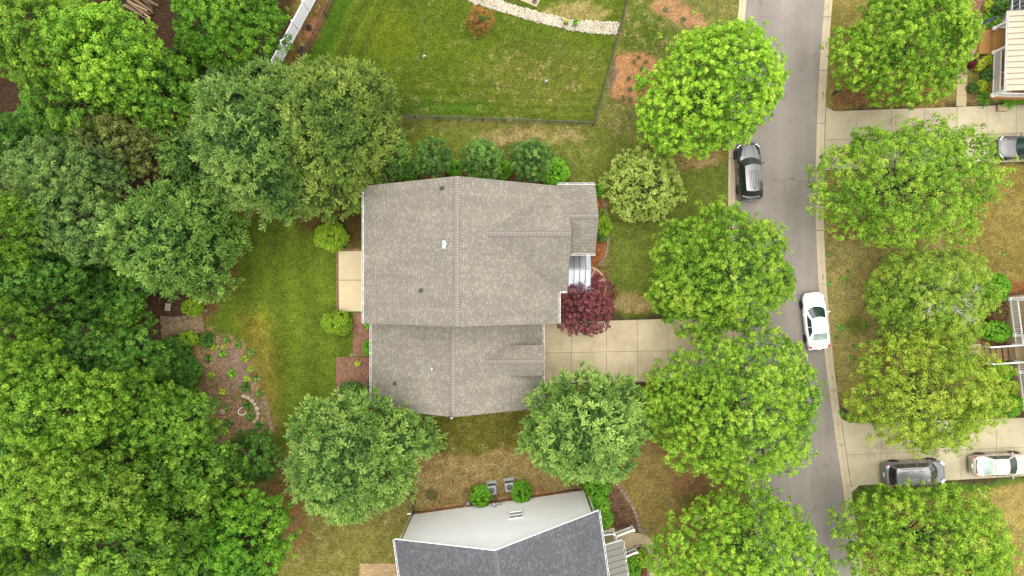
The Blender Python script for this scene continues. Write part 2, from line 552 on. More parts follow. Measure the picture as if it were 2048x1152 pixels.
M['flag'] = mat("navy_flag_cloth", (0.02, 0.025, 0.06), 0.9, 0.15)
M['red'] = mat("red_paint", (0.45, 0.02, 0.02), 0.5, 0.05)
M['terracotta'] = mat("black_nursery_pot", (0.02, 0.02, 0.022), 0.7, 0.15)
M['soil'] = mat("potting_soil", (0.05, 0.035, 0.025), 0.95, 0.3, 3, 20)
M['blue_plastic'] = mat("blue_green_plastic", (0.05, 0.25, 0.25), 0.5, 0.1)

# ================================================================ GROUND, ROAD, KERBS
# back edges (lawn side) and front edges (road side) of the two kerbs in photo pixels, by row
_yy = [-900, -300, 0, 100, 200, 300, 415, 520, 620, 720, 850, 950, 1050, 1152, 1400, 2000]
_lb = [1560, 1505, 1479, 1469, 1462, 1457, 1456, 1458, 1463, 1471, 1483, 1494, 1508, 1523, 1565, 1690]
_rb = [1745, 1690, 1665, 1657, 1651, 1648, 1646, 1650, 1656, 1666, 1683, 1698, 1712, 1727, 1766, 1885]
KW = 15.0
def row(y, arr):
    return float(np.interp(y, _yy, arr))
_ys = np.concatenate([np.arange(-900, 2001, 20)])
def smooth_arr(a):
    v = np.interp(_ys, _yy, a)
    k = np.array([1, 2, 3, 4, 3, 2, 1.]); k /= k.sum()
    vp = np.pad(v, 3, mode='edge')
    r = np.convolve(vp, k, 'valid')
    return r
LB, RB = smooth_arr(_lb), smooth_arr(_rb)
def edge(y, which):
    a = LB if which[0] == 'L' else RB
    x = float(np.interp(y, _ys, a))
    if which == 'Lf': x += KW
    if which == 'Rf': x -= KW
    return x

ROAD_Z = -0.10
def poly_dist(px, py, poly):
    """signed distance (px, + inside) of points to polygon"""
    poly = np.array(poly, float)
    n = len(poly)
    ins = np.zeros(px.shape, bool)
    dmin = np.full(px.shape, 1e9)
    for i in range(n):
        x1, y1 = poly[i]; x2, y2 = poly[(i + 1) % n]
        cond = ((y1 > py) != (y2 > py)) & (px < (x2 - x1) * (py - y1) / (y2 - y1 + 1e-12) + x1)
        ins ^= cond
        dx, dy = x2 - x1, y2 - y1
        t = np.clip(((px - x1) * dx + (py - y1) * dy) / (dx * dx + dy * dy + 1e-12), 0, 1)
        dmin = np.minimum(dmin, np.hypot(px - x1 - t * dx, py - y1 - t * dy))
    return np.where(ins, dmin, -dmin)

def build_ground():
    rng = np.random.default_rng(5)
    def axis(lo, hi, step):
        inner = np.arange(lo, hi + 1e-6, step)
        out = lo - np.cumsum(step * 1.6 ** np.arange(1, 17))
        out2 = hi + np.cumsum(step * 1.6 ** np.arange(1, 17))
        return np.concatenate([out[::-1], inner, out2])
    xs, ys = axis(-45, 45, 0.26), axis(-26, 26, 0.26)
    X, Y = np.meshgrid(xs, ys)
    px, py = X / CAM_H * FPX + 1024, 576 - Y / CAM_H * FPX
    # wobble so that no border between soils is a clean line
    def sn(sc, seed):
        r = np.random.default_rng(seed)
        o = np.zeros_like(X)
        for k in range(7):
            a = r.uniform(0, 2 * math.pi); f = sc * r.uniform(0.6, 1.9)
            o += np.sin((X * math.cos(a) + Y * math.sin(a)) * f + r.uniform(0, 6.3))
        return o / 7 ** 0.5
    wx, wy = px + 4 * sn(1.3, 1) + 3 * sn(4, 2), py + 4 * sn(1.3, 3) + 3 * sn(4, 4)
    base = A(134, 124, 60)
    C = np.empty(X.shape + (3,)); C[:] = base
    D = np.full(X.shape, 0.04)
    K = np.zeros(X.shape)
    def lay(poly, col, dry, chip=0.0, soft=10.0, k=1.0):
        d = poly_dist(wx, wy, poly)
        m = np.clip(d / soft + 0.5, 0, 1) * k
        m = m * m * (3 - 2 * m)
        C[:] = C * (1 - m[..., None]) + np.array(col) * m[..., None]
        D[:] = D * (1 - m) + dry * m
        K[:] = K * (1 - m) + chip * m
    def ell(cx, cy, rx, ry, n=14, rot=0.0):
        return [(cx + rx * math.cos(t) * math.cos(rot) - ry * math.sin(t) * math.sin(rot), cy + rx * math.cos(t) * math.sin(rot) + ry * math.sin(t) * math.cos(rot)) for t in [2 * math.pi * i / n for i in range(n)]]
    lay([(-4000, -3000), (330, -3000), (330, -30), (600, -20), (560, 140), (470, 260), (470, 440), (440, 560), (410, 620), (330, 650), (400, 760), (420, 900), (480, 1000), (580, 1010), (575, 1300), (500, 3500), (-4000, 3500)], A(74, 55, 38), -1, 0.6, 26)
    # fenced lawn to the north
    lay([(672, -40), (1262, -40), (1188, 248), (795, 234), (597, 146)], A(92, 112, 27), -0.04, 0, 6)
    lay(ell(1090, 160, 150, 75), A(110, 118, 42), 0.0, 0, 90, 0.8)
    lay(ell(1150, 25, 70, 22), A(140, 134, 62), 0.16, 0, 20, 0.8)
    lay(ell(780, 70, 70, 60), A(104, 120, 26), -0.12, 0, 60, 0.6)
    lay(ell(900, 215, 110, 16), A(78, 108, 26), -0.02, 0, 20, 0.8)
    lay([(672, -40), (720, -40), (650, 150), (640, 190), (597, 146)], A(82, 116, 26), -0.2, 0, 30, 0.85)
    # strip between the fence and the house
    lay([(790, 240), (1190, 254), (1290, 240), (1310, 330), (1200, 380), (800, 352)], A(116, 126, 50), -0.02, 0, 14)
    lay(ell(1060, 272, 120, 18), A(146, 134, 76), 0.14, 0, 18, 0.8)
    lay(ell(860, 300, 60, 40), A(118, 124, 40), -0.05, 0, 30, 0.8)
    # north-east verge and bare clay
    lay([(1262, -40), (1420, -40), (1480, 0), (1460, 300), (1300, 300), (1190, 252)], A(124, 128, 62), 0.02, 0, 14)
    lay([(1262, -40), (1310, -40), (1330, 60), (1380, 70), (1345, 110), (1240, 100)], A(96, 116, 36), 0.03, 0, 14)
    lay([(1232, 104), (1290, 106), (1335, 130), (1320, 205), (1262, 206), (1214, 190), (1224, 150)], A(200, 148, 100), -1, 0.15, 10)
    lay([(1296, 6), (1352, -6), (1415, 42), (1402, 62), (1360, 46), (1312, 26)], A(192, 146, 104), -1, 0.15, 12)
    lay([(1214, 190), (1226, 110), (1236, 106), (1226, 190)], A(140, 118, 96), -1, 0.3, 4)
    # front lawn of the middle house
    lay([(1216, 380), (1460, 320), (1462, 640), (1220, 640), (1225, 560), (1214, 500)], A(114, 128, 50), -0.06, 0, 16)
    lay(ell(1265, 610, 45, 20), A(160, 136, 70), 0.22, 0, 18, 0.9)
    lay(ell(1240, 632, 90, 7), A(92, 118, 36), -0.3, 0, 8)
    lay(ell(1400, 320, 40, 18), A(160, 128, 76), 0.14, 0, 16, 0.8)
    # rear lawn
    lay([(462, 436), (560, 440), (600, 420), (730, 412), (730, 800), (640, 830), (560, 900), (532, 830), (522, 740), (482, 690), (412, 648), (440, 580)], A(108, 128, 38), -0.14, 0, 14)
    lay([(470, 640), (530, 620), (560, 760), (545, 860), (525, 780), (500, 720)], A(138, 130, 44), 0.02, 0, 40, 0.8)
    lay([(560, 415), (730, 400), (730, 490), (690, 500), (620, 470), (570, 450)], A(104, 82, 44), -0.3, 0.5, 30, 0.85)
    lay([(455, 470), (478, 470), (470, 560), (430, 620), (408, 640), (400, 620), (440, 560)], A(128, 96, 58), -0.3, 0.5, 16, 0.8)
    # mulched garden bed with leaf litter
    lay([(395, 676), (440, 668), (486, 688), (512, 738), (532, 800), (548, 862), (505, 900), (482, 965), (436, 900), (400, 800), (384, 740)], A(182, 148, 112), -1, 0.7, 10)
    for gx, gy, gr in ((405, 700, 14), (402, 760, 13), (430, 770, 12), (470, 800, 14), (445, 850, 16), (480, 870, 13), (505, 745, 14), (520, 800, 12), (495, 712, 12), (415, 735, 10)):
        lay(ell(gx, gy, gr, gr * .8), A(120, 124, 62), -0.3, 0.5, 16, 0.6)
    lay([(440, 700), (485, 690), (508, 740), (490, 780), (450, 770)], A(164, 140, 120), -1, 0.35, 18, 0.8)
    lay([(500, 700), (520, 700), (560, 860), (540, 880)], A(150, 132, 66), -0.1, 0.5, 18, 0.7)
    lay([(270, 600), (400, 590), (410, 640), (400, 680), (300, 690), (260, 660)], A(104, 80, 60), -1, 0.8, 16)
    # south side, between the houses
    lay([(800, 838), (1060, 820), (1110, 900), (1060, 905), (830, 925)], A(112, 112, 42), -0.02, 0, 16)  # green grass with the shadow band below the garage put into its colour
    lay([(826, 915), (1060, 896), (1150, 985), (1100, 992), (830, 1032)], A(164, 136, 80), 0.12, 0.4, 16)
    lay([(822, 1022), (1170, 974), (1172, 986), (824, 1034)], A(222, 172, 118), -1, 0.3, 6)
    lay([(560, 980), (640, 1020), (826, 960), (826, 1030), (790, 1152), (780, 1500), (560, 1500)], A(130, 126, 60), 0.02, 0, 24)
    lay([(545, 960), (600, 1000), (620, 1080), (580, 1110), (560, 1020)], A(156, 118, 74), -0.1, 0.4, 30)
    lay([(1215, 945), (1300, 880), (1470, 950), (1500, 1160), (1320, 1160), (1300, 1050), (1270, 1020)], A(150, 130, 70), 0.02, 0, 16)
    lay([(1295, 880), (1345, 890), (1450, 1000), (1440, 1060), (1380, 1060), (1330, 930)], A(150, 112, 76), -0.1, 0.35, 28, 0.8)
    lay(ell(1390, 1010, 30, 30), A(116, 118, 48), -0.1, 0, 30, 0.7)
    lay([(1262, 764), (1340, 764), (1340, 800), (1262, 800)], A(104, 104, 40), -0.2, 0, 8)
    # beds round the houses
    lay([(728, 338), (1136, 338), (1136, 376), (728, 376)], A(124, 88, 62), -1, 0.8, 10)
    lay([(1180, 376), (1204, 393), (1217, 440), (1213, 506), (1200, 533), (1178, 540)], A(170, 108, 64), -1, 0.45, 5)
    lay([(1176, 972), (1212, 948), (1240, 976), (1268, 1022), (1282, 1062), (1230, 1068), (1196, 1050)], A(122, 94, 72), -1, 0.8, 5)
    lay([(1250, 1095), (1290, 1090), (1300, 1152), (1255, 1152)], A(120, 84, 60), -1, 0.9, 6)
    # east side
    lay([(1650, -40), (1960, -40), (1930, 200), (1650, 215)], A(148, 136, 70), 0.0, 0, 10)
    lay([(1660, 190), (1700, 150), (1880, 170), (1890, 205), (1670, 220)], A(146, 108, 66), -0.05, 0.4, 30)
    lay([(1646, 340), (1760, 330), (2120, 320), (2120, 570), (1930, 590), (1740, 860), (1690, 840), (1660, 700), (1646, 500)], A(166, 154, 86), 0.06, 0, 12)
    lay([(1990, 320), (2120, 320), (2120, 560), (1950, 540), (1900, 480)], A(148, 132, 66), 0.0, 0, 30)
    lay(ell(1720, 460, 60, 25), A(140, 106, 70), -0.05, 0.3, 30, 0.8)
    lay(ell(1775, 690, 26, 60), A(142, 106, 66), -0.05, 0.3, 24, 0.8)
    lay(ell(1705, 650, 22, 20), A(110, 126, 44), -0.1, 0, 20, 0.8)
    lay(ell(1690, 835, 20, 9), A(104, 124, 40), -0.3, 0, 10)
    lay(ell(2040, 568, 30, 14), A(184, 126, 76), -1, 0.3, 14)
    lay([(1698, 990), (1730, 972), (2120, 950), (2120, 1600), (1790, 1600), (1720, 1152)], A(164, 146, 80), 0.02, 0, 12)
    lay([(1698, 990), (1730, 970), (1900, 962), (2120, 946), (2120, 962), (1900, 985), (1730, 1010), (1705, 1030)], A(98, 128, 44), -0.3, 0, 14)
    lay([(1938, -40), (2060, -40), (2030, 30), (1985, 75), (1975, 100), (1918, 96), (1925, 40)], A(176, 134, 104), -1, 0.9, 6)
    lay([(1942, 100), (1985, 98), (1992, 195), (2060, 192), (2060, 212), (1938, 212), (1936, 150)], A(166, 128, 96), -1, 0.8, 6)
    lay([(1938, 130), (1985, 130), (1985, 180), (1938, 175)], A(128, 130, 56), -0.1, 0.2, 12, 0.8)
    lay([(1950, 585), (2110, 575), (2130, 850), (1990, 850), (1962, 780)], A(140, 102, 70), -1, 0.8, 12)
    # strip between the white fence and the black fence
    lay([(620, -40), (690, -40), (595, 146), (550, 146)], A(134, 108, 58), 0.0, 0.2, 8)
    lay(ell(628, 55, 14, 30, rot=0.5), A(190, 132, 88), -1, 0.2, 14, 0.8)
    lay(ell(600, 103, 9, 7), A(84, 68, 64), -1, 0.5, 6)
    # soil under the paving
    for pl in ([(1085, 636), (1480, 628), (1480, 775), (1085, 770)], [(1648, 222), (2200, 196), (2200, 326), (1648, 345)], [(1680, 846), (2200, 820), (2200, 952), (1900, 966), (1696, 978)]):
        lay(pl, A(96, 82, 58), -1, 0.2, 3)
    # mowing lines
    d1 = ((px - 672) * (148) + (py - 0) * (75)) / 165.9          # distance from the west fence of the north lawn
    n1 = np.clip(1 - np.abs(d1 - 70) / 90, 0, 1) * np.clip(poly_dist(px, py, [(672, -40), (1262, -40), (1188, 248), (795, 234), (597, 146)]) / 5, 0, 1)
    s1 = 1 + 0.22 * n1 * np.sin(d1 / 5.2 + 0.5 * sn(0.8, 9)) + 0.12 * n1 * np.sin(d1 / 2.1 + sn(1.2, 10))
    d2 = py + (px - 795) * -0.041
    n2 = np.clip(1 - np.abs(d2 - 190) / 60, 0, 1) * np.clip(poly_dist(px, py, [(672, -40), (1262, -40), (1188, 248), (795, 234), (597, 146)]) / 5, 0, 1)
    s2 = 1 + 0.18 * n2 * np.sin(d2 / 3.0 + 0.4 * sn(0.5, 11))
    n3 = np.clip(poly_dist(px, py, [(480, 440), (720, 440), (720, 790), (570, 850), (540, 760), (490, 690), (430, 640)]) / 20, 0, 1)
    s3 = 1 + 0.12 * n3 * np.sin((px - 0.06 * py) / 9.5 + 0.8 * sn(0.35, 12))
    C *= (s1 * s2 * s3)[..., None]
    C *= (1 + 0.10 * sn(0.5, 20) + 0.05 * sn(1.6, 21))[..., None]
    C *= 0.90
    C = np.clip(C, 0.004, 0.8)
    # the ground drops below the road bed
    Z = np.zeros_like(X)
    le = np.interp(py, _ys, LB) + 6; re = np.interp(py, _ys, RB) - 6
    Z[(px > le) & (px < re)] = -0.3
    ny, nx = X.shape
    me = bpy.data.meshes.new("ground")
    me.vertices.add(nx * ny)
    me.vertices.foreach_set("co", np.stack([X, Y, Z], -1).reshape(-1))
    i = np.arange((ny - 1) * (nx - 1)); r, c = i // (nx - 1), i % (nx - 1)
    v0 = r * nx + c
    q = np.stack([v0, v0 + 1, v0 + nx + 1, v0 + nx], -1)
    me.loops.add(q.size); me.loops.foreach_set("vertex_index", q.reshape(-1))
    me.polygons.add(len(q)); me.polygons.foreach_set("loop_start", np.arange(len(q)) * 4); me.polygons.foreach_set("loop_total", np.full(len(q), 4))
    me.materials.append(M['ground'])
    me.update(); me.validate()
    a = me.attributes.new("Col", 'FLOAT_COLOR', 'POINT')
    a.data.foreach_set("color", np.concatenate([C.reshape(-1, 3), np.ones((nx * ny, 1))], 1).reshape(-1))
    for nm, arr in (("Dry", D), ("Chip", K)):
        a = me.attributes.new(nm, 'FLOAT', 'POINT')
        a.data.foreach_set("value", arr.reshape(-1))
    o = put("ground", me)
    tag(o, kind="structure")

build_ground()

def build_road():
    b = MB()
    ys = list(range(-880, 1981, 20))
    L = [P(edge(y, 'Lf') - 2, y, ROAD_Z) for y in ys]
    R = [P(edge(y, 'Rf') + 2, y, ROAD_Z) for y in ys]
    n = 8
    for i in range(len(ys) - 1):
        for k in range(n):
            a, c = k / n, (k + 1) / n
            cr = lambda t: Vector((0, 0, 0.06 * (1 - (2 * t - 1) ** 2) - 0.01))
            p = [L[i].lerp(R[i], a) + cr(a), L[i + 1].lerp(R[i + 1], a) + cr(a), L[i + 1].lerp(R[i + 1], c) + cr(c), L[i].lerp(R[i], c) + cr(c)]
            b.add(p, [(0, 1, 2, 3)])
    tag(b.build("road", M['asphalt'], smooth=True), kind="structure")
    # kerbs, cast in sections with open joints
    for side, name in (('L', 'kerb'), ('R', 'kerb')):
        root = tag(empty(name), kind="structure")
        y = -880.0
        rnd = random.Random(3 if side == 'L' else 4)
        y = -860 + (0 if side == 'L' else 37)
        while y < 1960:
            y2 = y + 107
            kb = MB()
            m = 10
            prof = []
            for j in range(m + 1):
                yy = y + 0.45 + (y2 - y - 0.9) * j / m
                bk, fr = P(edge(yy, side + 'b'), yy), P(edge(yy, side + 'f'), yy)
                d = fr - bk; d.z = 0
                prof.append([bk + d * t + Vector((0, 0, z)) for t, z in ((0, -0.3), (0, 0.018), (0.03, 0.03), (0.22, 0.028), (0.34, 0.0), (0.52, -0.07), (0.75, -0.085), (1.0, -0.078), (1.0, -0.3))])
            nn = len(prof[0])
            vs = [p for r in prof for p in r]
            fs = []
            for j in range(m):
                for k in range(nn - 1):
                    f = (j * nn + k, j * nn + k + 1, (j + 1) * nn + k + 1, (j + 1) * nn + k)
                    fs.append(f if side == 'L' else f[::-1])
            fs += [tuple(range(nn)), tuple(m * nn + k for k in range(nn - 1, -1, -1))]
            kb.add(vs, fs)
            kb.build("kerb_section", M['kerb'], root)
            y = y2
build_road()

# ---------------------------------------------------------------- slabs
def slabs(name, rows, mat_, z=0.028, gap=0.012, kind="structure"):
    """rows: list of polygons in photo pixels; each becomes one cast slab with an open joint round it"""
    root = tag(empty(name), kind=kind)
    for poly in rows:
        pts = [P(*p) for p in poly]
        c = sum(pts, Vector()) / len(pts)
        q = []
        for p in pts:
            d = (c - p)
            q.append(tuple((p + d.normalized() * gap * 1.4).xy))
        MB().prism(q, -0.06, z).build("slab", mat_, root)
    return root

def grid_slabs(name, xs, ylines, mat_, kerb_l=False, kerb_r=False, **kw):
    """xs: joint columns; ylines: list of functions y(x) from top to bottom; the end column may follow the kerb"""
    rows = []
    for i in range(len(xs) - 1):
        for j in range(len(ylines) - 1):
            a, b = xs[i], xs[i + 1]
            q = [(a, ylines[j + 1](a)), (b, ylines[j + 1](b)), (b, ylines[j](b)), (a, ylines[j](a))]
            if kerb_l and i == 0:
                q[0] = (edge(q[0][1], 'Rb') + .6, q[0][1]); q[3] = (edge(q[3][1], 'Rb') + .6, q[3][1])
            if kerb_r and i == len(xs) - 2:
                q[1] = (edge(q[1][1], 'Lb') - .6, q[1][1]); q[2] = (edge(q[2][1], 'Lb') - .6, q[2][1])
            rows.append(q)
    return slabs(name, rows, mat_, **kw)

grid_slabs("driveway", [1084, 1143, 1213, 1275, 1336, 1398, 1462],
           [lambda x: 645 - (x - 1085) * 0.030, lambda x: 706 - (x - 1085) * 0.018, lambda x: 766 - (x - 1085) * 0.012], M['drive'], kerb_r=True)
grid_slabs("driveway", [1652, 1714, 1783, 1848, 1914, 1974, 2032, 2090, 2150],
           [lambda x: 223 - (x - 1652) * 0.035, lambda x: 280 - (x - 1652) * 0.035, lambda x: 341 - (x - 1652) * 0.045], M['drive2'], kerb_l=True)
grid_slabs("driveway", [1690, 1762, 1835, 1922, 1993, 2060, 2130],
           [lambda x: 846 - (x - 1690) * 0.03, lambda x: 910 - (x - 1690) * 0.045, lambda x: 972 - (x - 1690) * 0.055], M['drive2'], kerb_l=True)
# flared corners where the two eastern drives meet the kerb
for root_name, tri in (("driveway_flare", [(1651, 214), (1670, 223), (1652, 223)]), ("driveway_flare", [(1680, 836), (1700, 846), (1684, 847)]),
                       ("driveway_flare", [(1697, 973), (1718, 971), (1699, 988)])):
    b = MB().prism([P2(*p) for p in tri], -0.06, 0.026)
    tag(b.build(root_name, M['drive2']), kind="structure")

slabs("patio", [[(677, 502), (729, 502), (729, 560), (677, 560)], [(677, 560.5), (729, 560.5), (729, 623), (678, 623)]], M['patio'])

# ---------------------------------------------------------------- paving of single bricks
def brick_field(name, regions, mat_, bw=0.2, bh=0.1, z=0.03, kind="structure", jit=0.004, seed=1, vert=False, parent=None, rz=0.0):
    rnd = random.Random(seed)
    b = MB()
    for (x0, y0, x1, y1) in regions:
        p0, p1 = P(x0, y1), P(x1, y0)
        w, h = (bh, bw) if vert else (bw, bh)
        ny = int((p1.y - p0.y) / h)
        for j in range(ny):
            off = (w / 2 if (j % 2 and not vert) else 0)
            nx = int((p1.x - p0.x) / w) + 1
            for i in range(nx):
                offv = (h / 2 if (vert and i % 2) else 0)
                ax, bx_ = p0.x + i * w - off, p0.x + (i + 1) * w - off
                ax, bx_ = max(ax, p0.x), min(bx_, p1.x)
                if bx_ - ax < 0.03: continue
                ay, by = p0.y + j * h + offv, min(p0.y + (j + 1) * h + offv, p1.y)
                if by - ay < 0.03: continue
                zz = z + rnd.uniform(-jit, jit)
                g = 0.006
                b.add([(ax + g, ay + g, zz), (bx_ - g, ay + g, zz), (bx_ - g, by - g, zz), (ax + g, by - g, zz),
                       (ax, ay, -0.03), (bx_, ay, -0.03), (bx_, by, -0.03), (ax, by, -0.03)],
                      [(0, 1, 2, 3), (0, 4, 5, 1), (1, 5, 6, 2), (2, 6, 7, 3), (3, 7, 4, 0)])
    return b.build(name, mat_, parent)

o = brick_field("brick_walk", [(706, 624, 744, 712)], M['paver'], seed=2)
tag(o, "red brick walk along the rear wall below the concrete patio", "brick paving", kind="stuff")
o = brick_field("brick_terrace", [(672, 714, 744, 792)], M['paver'], seed=3, vert=True)
tag(o, "square red brick terrace beside the garage wing", "brick paving", kind="stuff")
o = brick_field("brick_edging", [(672.5, 502, 676.6, 622), (672.5, 497.5, 729, 501.6)], M['paver'], bw=0.17, bh=0.17, seed=4)
tag(o, "single row of brick edging round the concrete patio", "brick edging", kind="stuff")
o = brick_field("paver_terrace", [(719, 1124, 806, 1190)], M['paver_tan'], bw=0.22, bh=0.22, seed=5)
tag(o, "tan square paver terrace at the corner of the grey roofed house", "paving", kind="stuff")

# ---------------------------------------------------------------- curved walks
def strip_walk(name, centre, half, mat_, n_slab, z=0.03, gap=0.012, label=None):
    pts = spline([P(*p) for p in centre], 10)
    root = tag(empty(name), kind="structure")
    cum = [0.0]
    for a, b in zip(pts, pts[1:]):
        cum.append(cum[-1] + (b - a).length)
    def at(s):
        for i in range(len(pts) - 1):
            if cum[i + 1] >= s:
                t = (s - cum[i]) / max(1e-9, cum[i + 1] - cum[i])
                return pts[i].lerp(pts[i + 1], t), (pts[i + 1] - pts[i]).normalized()
        return pts[-1], (pts[-1] - pts[-2]).normalized()
    for k in range(n_slab):
        s0, s1 = cum[-1] * k / n_slab + gap, cum[-1] * (k + 1) / n_slab - gap
        l, r = [], []
        for j in range(7):
            p, d = at(s0 + (s1 - s0) * j / 6)
            nrm = Vector((-d.y, d.x, 0))
            l.append((p + nrm * half).xy); r.append((p - nrm * half).xy)
        MB().prism([tuple(v) for v in r] + [tuple(v) for v in l[::-1]], -0.05, z).build("slab", mat_, root)
    return root

strip_walk("footpath", [(1262, 1080), (1278, 1080), (1293, 1088), (1302, 1104), (1306, 1124), (1307, 1152), (1300, 1200)], 0.56, M['walk'], 7)
strip_walk("footpath", [(1979, 83), (1957, 86), (1938, 104), (1925, 130), (1924, 165), (1922, 213)], 0.42, M['walk'], 7)
strip_walk("footpath", [(1963, 700), (1940, 702), (1915, 720)], 0.5, M['walk'], 2)

# kerb stones: rows of separate edging blocks
def edging(name, label, line, mat_, bl=0.3, w=0.16, h=0.1, cat="edging", sink=0.05, taper=0.85):
    pts = spline([P(*p) for p in line], 10)
    root = thing(name, label, cat, tuple(pts[0]))
    base = Vector(pts[0])
    cum = 0.0
    rnd = random.Random(len(line) * 7 + int(pts[0].x * 10))
    seg = [(a, b) for a, b in zip(pts, pts[1:])]
    tot = sum((b - a).length for a, b in seg)
    n = max(2, int(tot / bl))
    me = None
    for k in range(n):
        s = (k + 0.5) * tot / n
        acc = 0
        for a, b in seg:
            L = (b - a).length
            if acc + L >= s:
                p = a.lerp(b, (s - acc) / L); d = b - a
                break
            acc += L
        if me is None:
            mb = MB()
            lx, ly = tot / n * 0.48, w / 2
            t = taper
            mb.add([(-lx, -ly, -sink), (lx, -ly, -sink), (lx, ly, -sink), (-lx, ly, -sink), (-lx * t, -ly * t, h), (lx * t, -ly * t, h), (lx * t, ly * t, h), (-lx * t, ly * t, h),
                    (-lx, -ly, h * 0.7), (lx, -ly, h * 0.7), (lx, ly, h * 0.7), (-lx, ly, h * 0.7)],
                   [(4, 5, 6, 7), (8, 9, 5, 4), (9, 10, 6, 5), (10, 11, 7, 6), (11, 8, 4, 7), (0, 1, 9, 8), (1, 2, 10, 9), (2, 3, 11, 10), (3, 0, 8, 11)])
            me = mb.mesh("stone", mat_)
        q = p - base
        o = put("stone", me, root, (q.x + rnd.uniform(-.01, .01), q.y + rnd.uniform(-.01, .01), rnd.uniform(-.015, .01)), (rnd.uniform(-.04, .04), rnd.uniform(-.04, .04), math.atan2(d.y, d.x) + rnd.uniform(-.06, .06)))
        o.scale = (rnd.uniform(.88, 1.0), rnd.uniform(.85, 1.15), 1)
    return root

edging("bed_edging", "curved row of edging stones round the front bed by the small gable", [(1203, 392), (1209, 410), (1216, 440), (1216, 480), (1212, 508), (1204, 524), (1197, 531)], M['edge_stone'], 0.28, 0.24)
edging("bed_edging", "row of edging stones along the mulch bed of the grey roofed house", [(1219, 950), (1240, 975), (1262, 1006), (1274, 1036), (1281, 1062)], M['edge_stone'], 0.35, 0.3)
edging("bed_edging", "stones edging the inner side of the curved path by the white stair rail", [(1263, 1095), (1283, 1092), (1294, 1106), (1297, 1130), (1296, 1165)], M['edge_stone'], 0.3, 0.25)
edging("log_edging", "dark stone edging on the upper side of the pebble path", [(321, 636), (345, 637), (375, 634), (392, 630), (405, 624), (416, 619)], M['edge_stone'], 0.55, 0.34, 0.16)
edging("log_edging", "curved stone edging on the lower side of the pebble path", [(330, 690), (338, 680), (350, 670), (365, 665), (385, 664), (402, 664)], M['edge_stone'], 0.5, 0.2, 0.12)
edging("garden_wall", "pale curved low stone wall in the mulched rear bed", [(487, 789), (500, 794), (510, 803), (517, 815), (519, 828), (516, 838), (508, 843)], M['wall_stone'], 0.36, 0.3, 0.45, "wall", taper=0.9)
edging("brick_border", "short brick row where the rear walk meets the terrace", [(700, 711), (712, 708)], M['edge_stone'], 0.25, 0.3, 0.12)
edging("bed_border", "strip of pale stones along the edge of the rear lawn", [(527, 790), (534, 815), (540, 845), (545, 862)], M['edge_stone'], 0.4, 0.3, 0.05)

# ---------------------------------------------------------------- loose stone
def rocks(name, label, poly, n, r0, r1, mat_, seed, cat="stones"):
    rng = np.random.default_rng(seed)
    pl = np.array([P2(*p) for p in poly])
    lo, hi = pl.min(0), pl.max(0)
    pts = []
    while len(pts) < n:
        c = rng.uniform(lo, hi, (n * 2, 2))
        d = poly_dist(c[:, 0], c[:, 1], pl)
        pts += list(c[d > rng.uniform(-0.06, 0.06, len(d))])
    pts = np.array(pts[:n])
    # squashed octahedra with chopped tips
    base = np.array([(1, 0, 0), (.5, .8, .1), (-.5, .85, 0), (-1, .1, .1), (-.5, -.8, 0), (.5, -.85, .1), (.35, .3, .8), (-.4, .25, .85), (0, -.45, .8), (0, 0, -.8)])
    faces = [(0, 1, 6), (1, 2, 7), (1, 7, 6), (2, 3, 7), (3, 4, 8), (3, 8, 7), (4, 5, 8), (5, 0, 6), (5, 6, 8), (6, 7, 8)]
    V, F = [], []
    for i, p in enumerate(pts):
        a = rng.uniform(0, 6.28); r = rng.uniform(r0, r1)
        s = np.array([rng.uniform(.8, 1.3), rng.uniform(.7, 1.0), rng.uniform(.55, .9)]) * r
        v = base * rng.uniform(.85, 1.15, base.shape) * s
        ca, sa = math.cos(a), math.sin(a)
        v = np.stack([v[:, 0] * ca - v[:, 1] * sa + p[0], v[:, 0] * sa + v[:, 1] * ca + p[1], v[:, 2] + r * .35 + rng.uniform(0, r * .5)], 1)
        F += [tuple(i * 10 + k for k in f) for f in faces]
        V.append(v)
    o = put(name, mesh_from(name, np.concatenate(V), F, mat_))
    tag(o, label, cat, kind="stuff")

rocks("river_rock", "band of pale river rock crossing the fenced lawn", [(925, -6), (990, -6), (1010, 6), (1080, 26), (1150, 42), (1239, 45), (1232, 70), (1150, 62), (1075, 44), (1000, 22), (950, 8)], 2600, 0.05, 0.12, M['stone'], 1)
rocks("pebble_path", "short path of brown pebbles between stone edgings", [(322, 640), (375, 640), (405, 628), (408, 662), (370, 663), (345, 670), (325, 690)], 2200, 0.03, 0.065, M['pebble'], 2)

# ================================================================ HOUSES
def roof_plane(name, poly, mat_, parent, t=0.16, trim=None):
    """one roof slope; poly counter-clockwise from above; courses run level, UVs in metres"""
    b = MB().slab(poly, t)
    me = b.mesh(name, [mat_, trim or M['trim']])
    p = [Vector(q) for q in poly]
    n = (p[1] - p[0]).cross(p[2] - p[0]).normalized()
    if n.z < 0: n = -n
    hd = Vector((0, 0, 1)).cross(n).normalized()
    up = n.cross(hd).normalized()
    uvl = me.uv_layers.new(name="UVMap")
    for lp in me.loops:
        v = me.vertices[lp.vertex_index].co
        uvl.data[lp.index].uv = (v.dot(hd) + 50, v.dot(up) + 50)
    return put(name, me, parent)

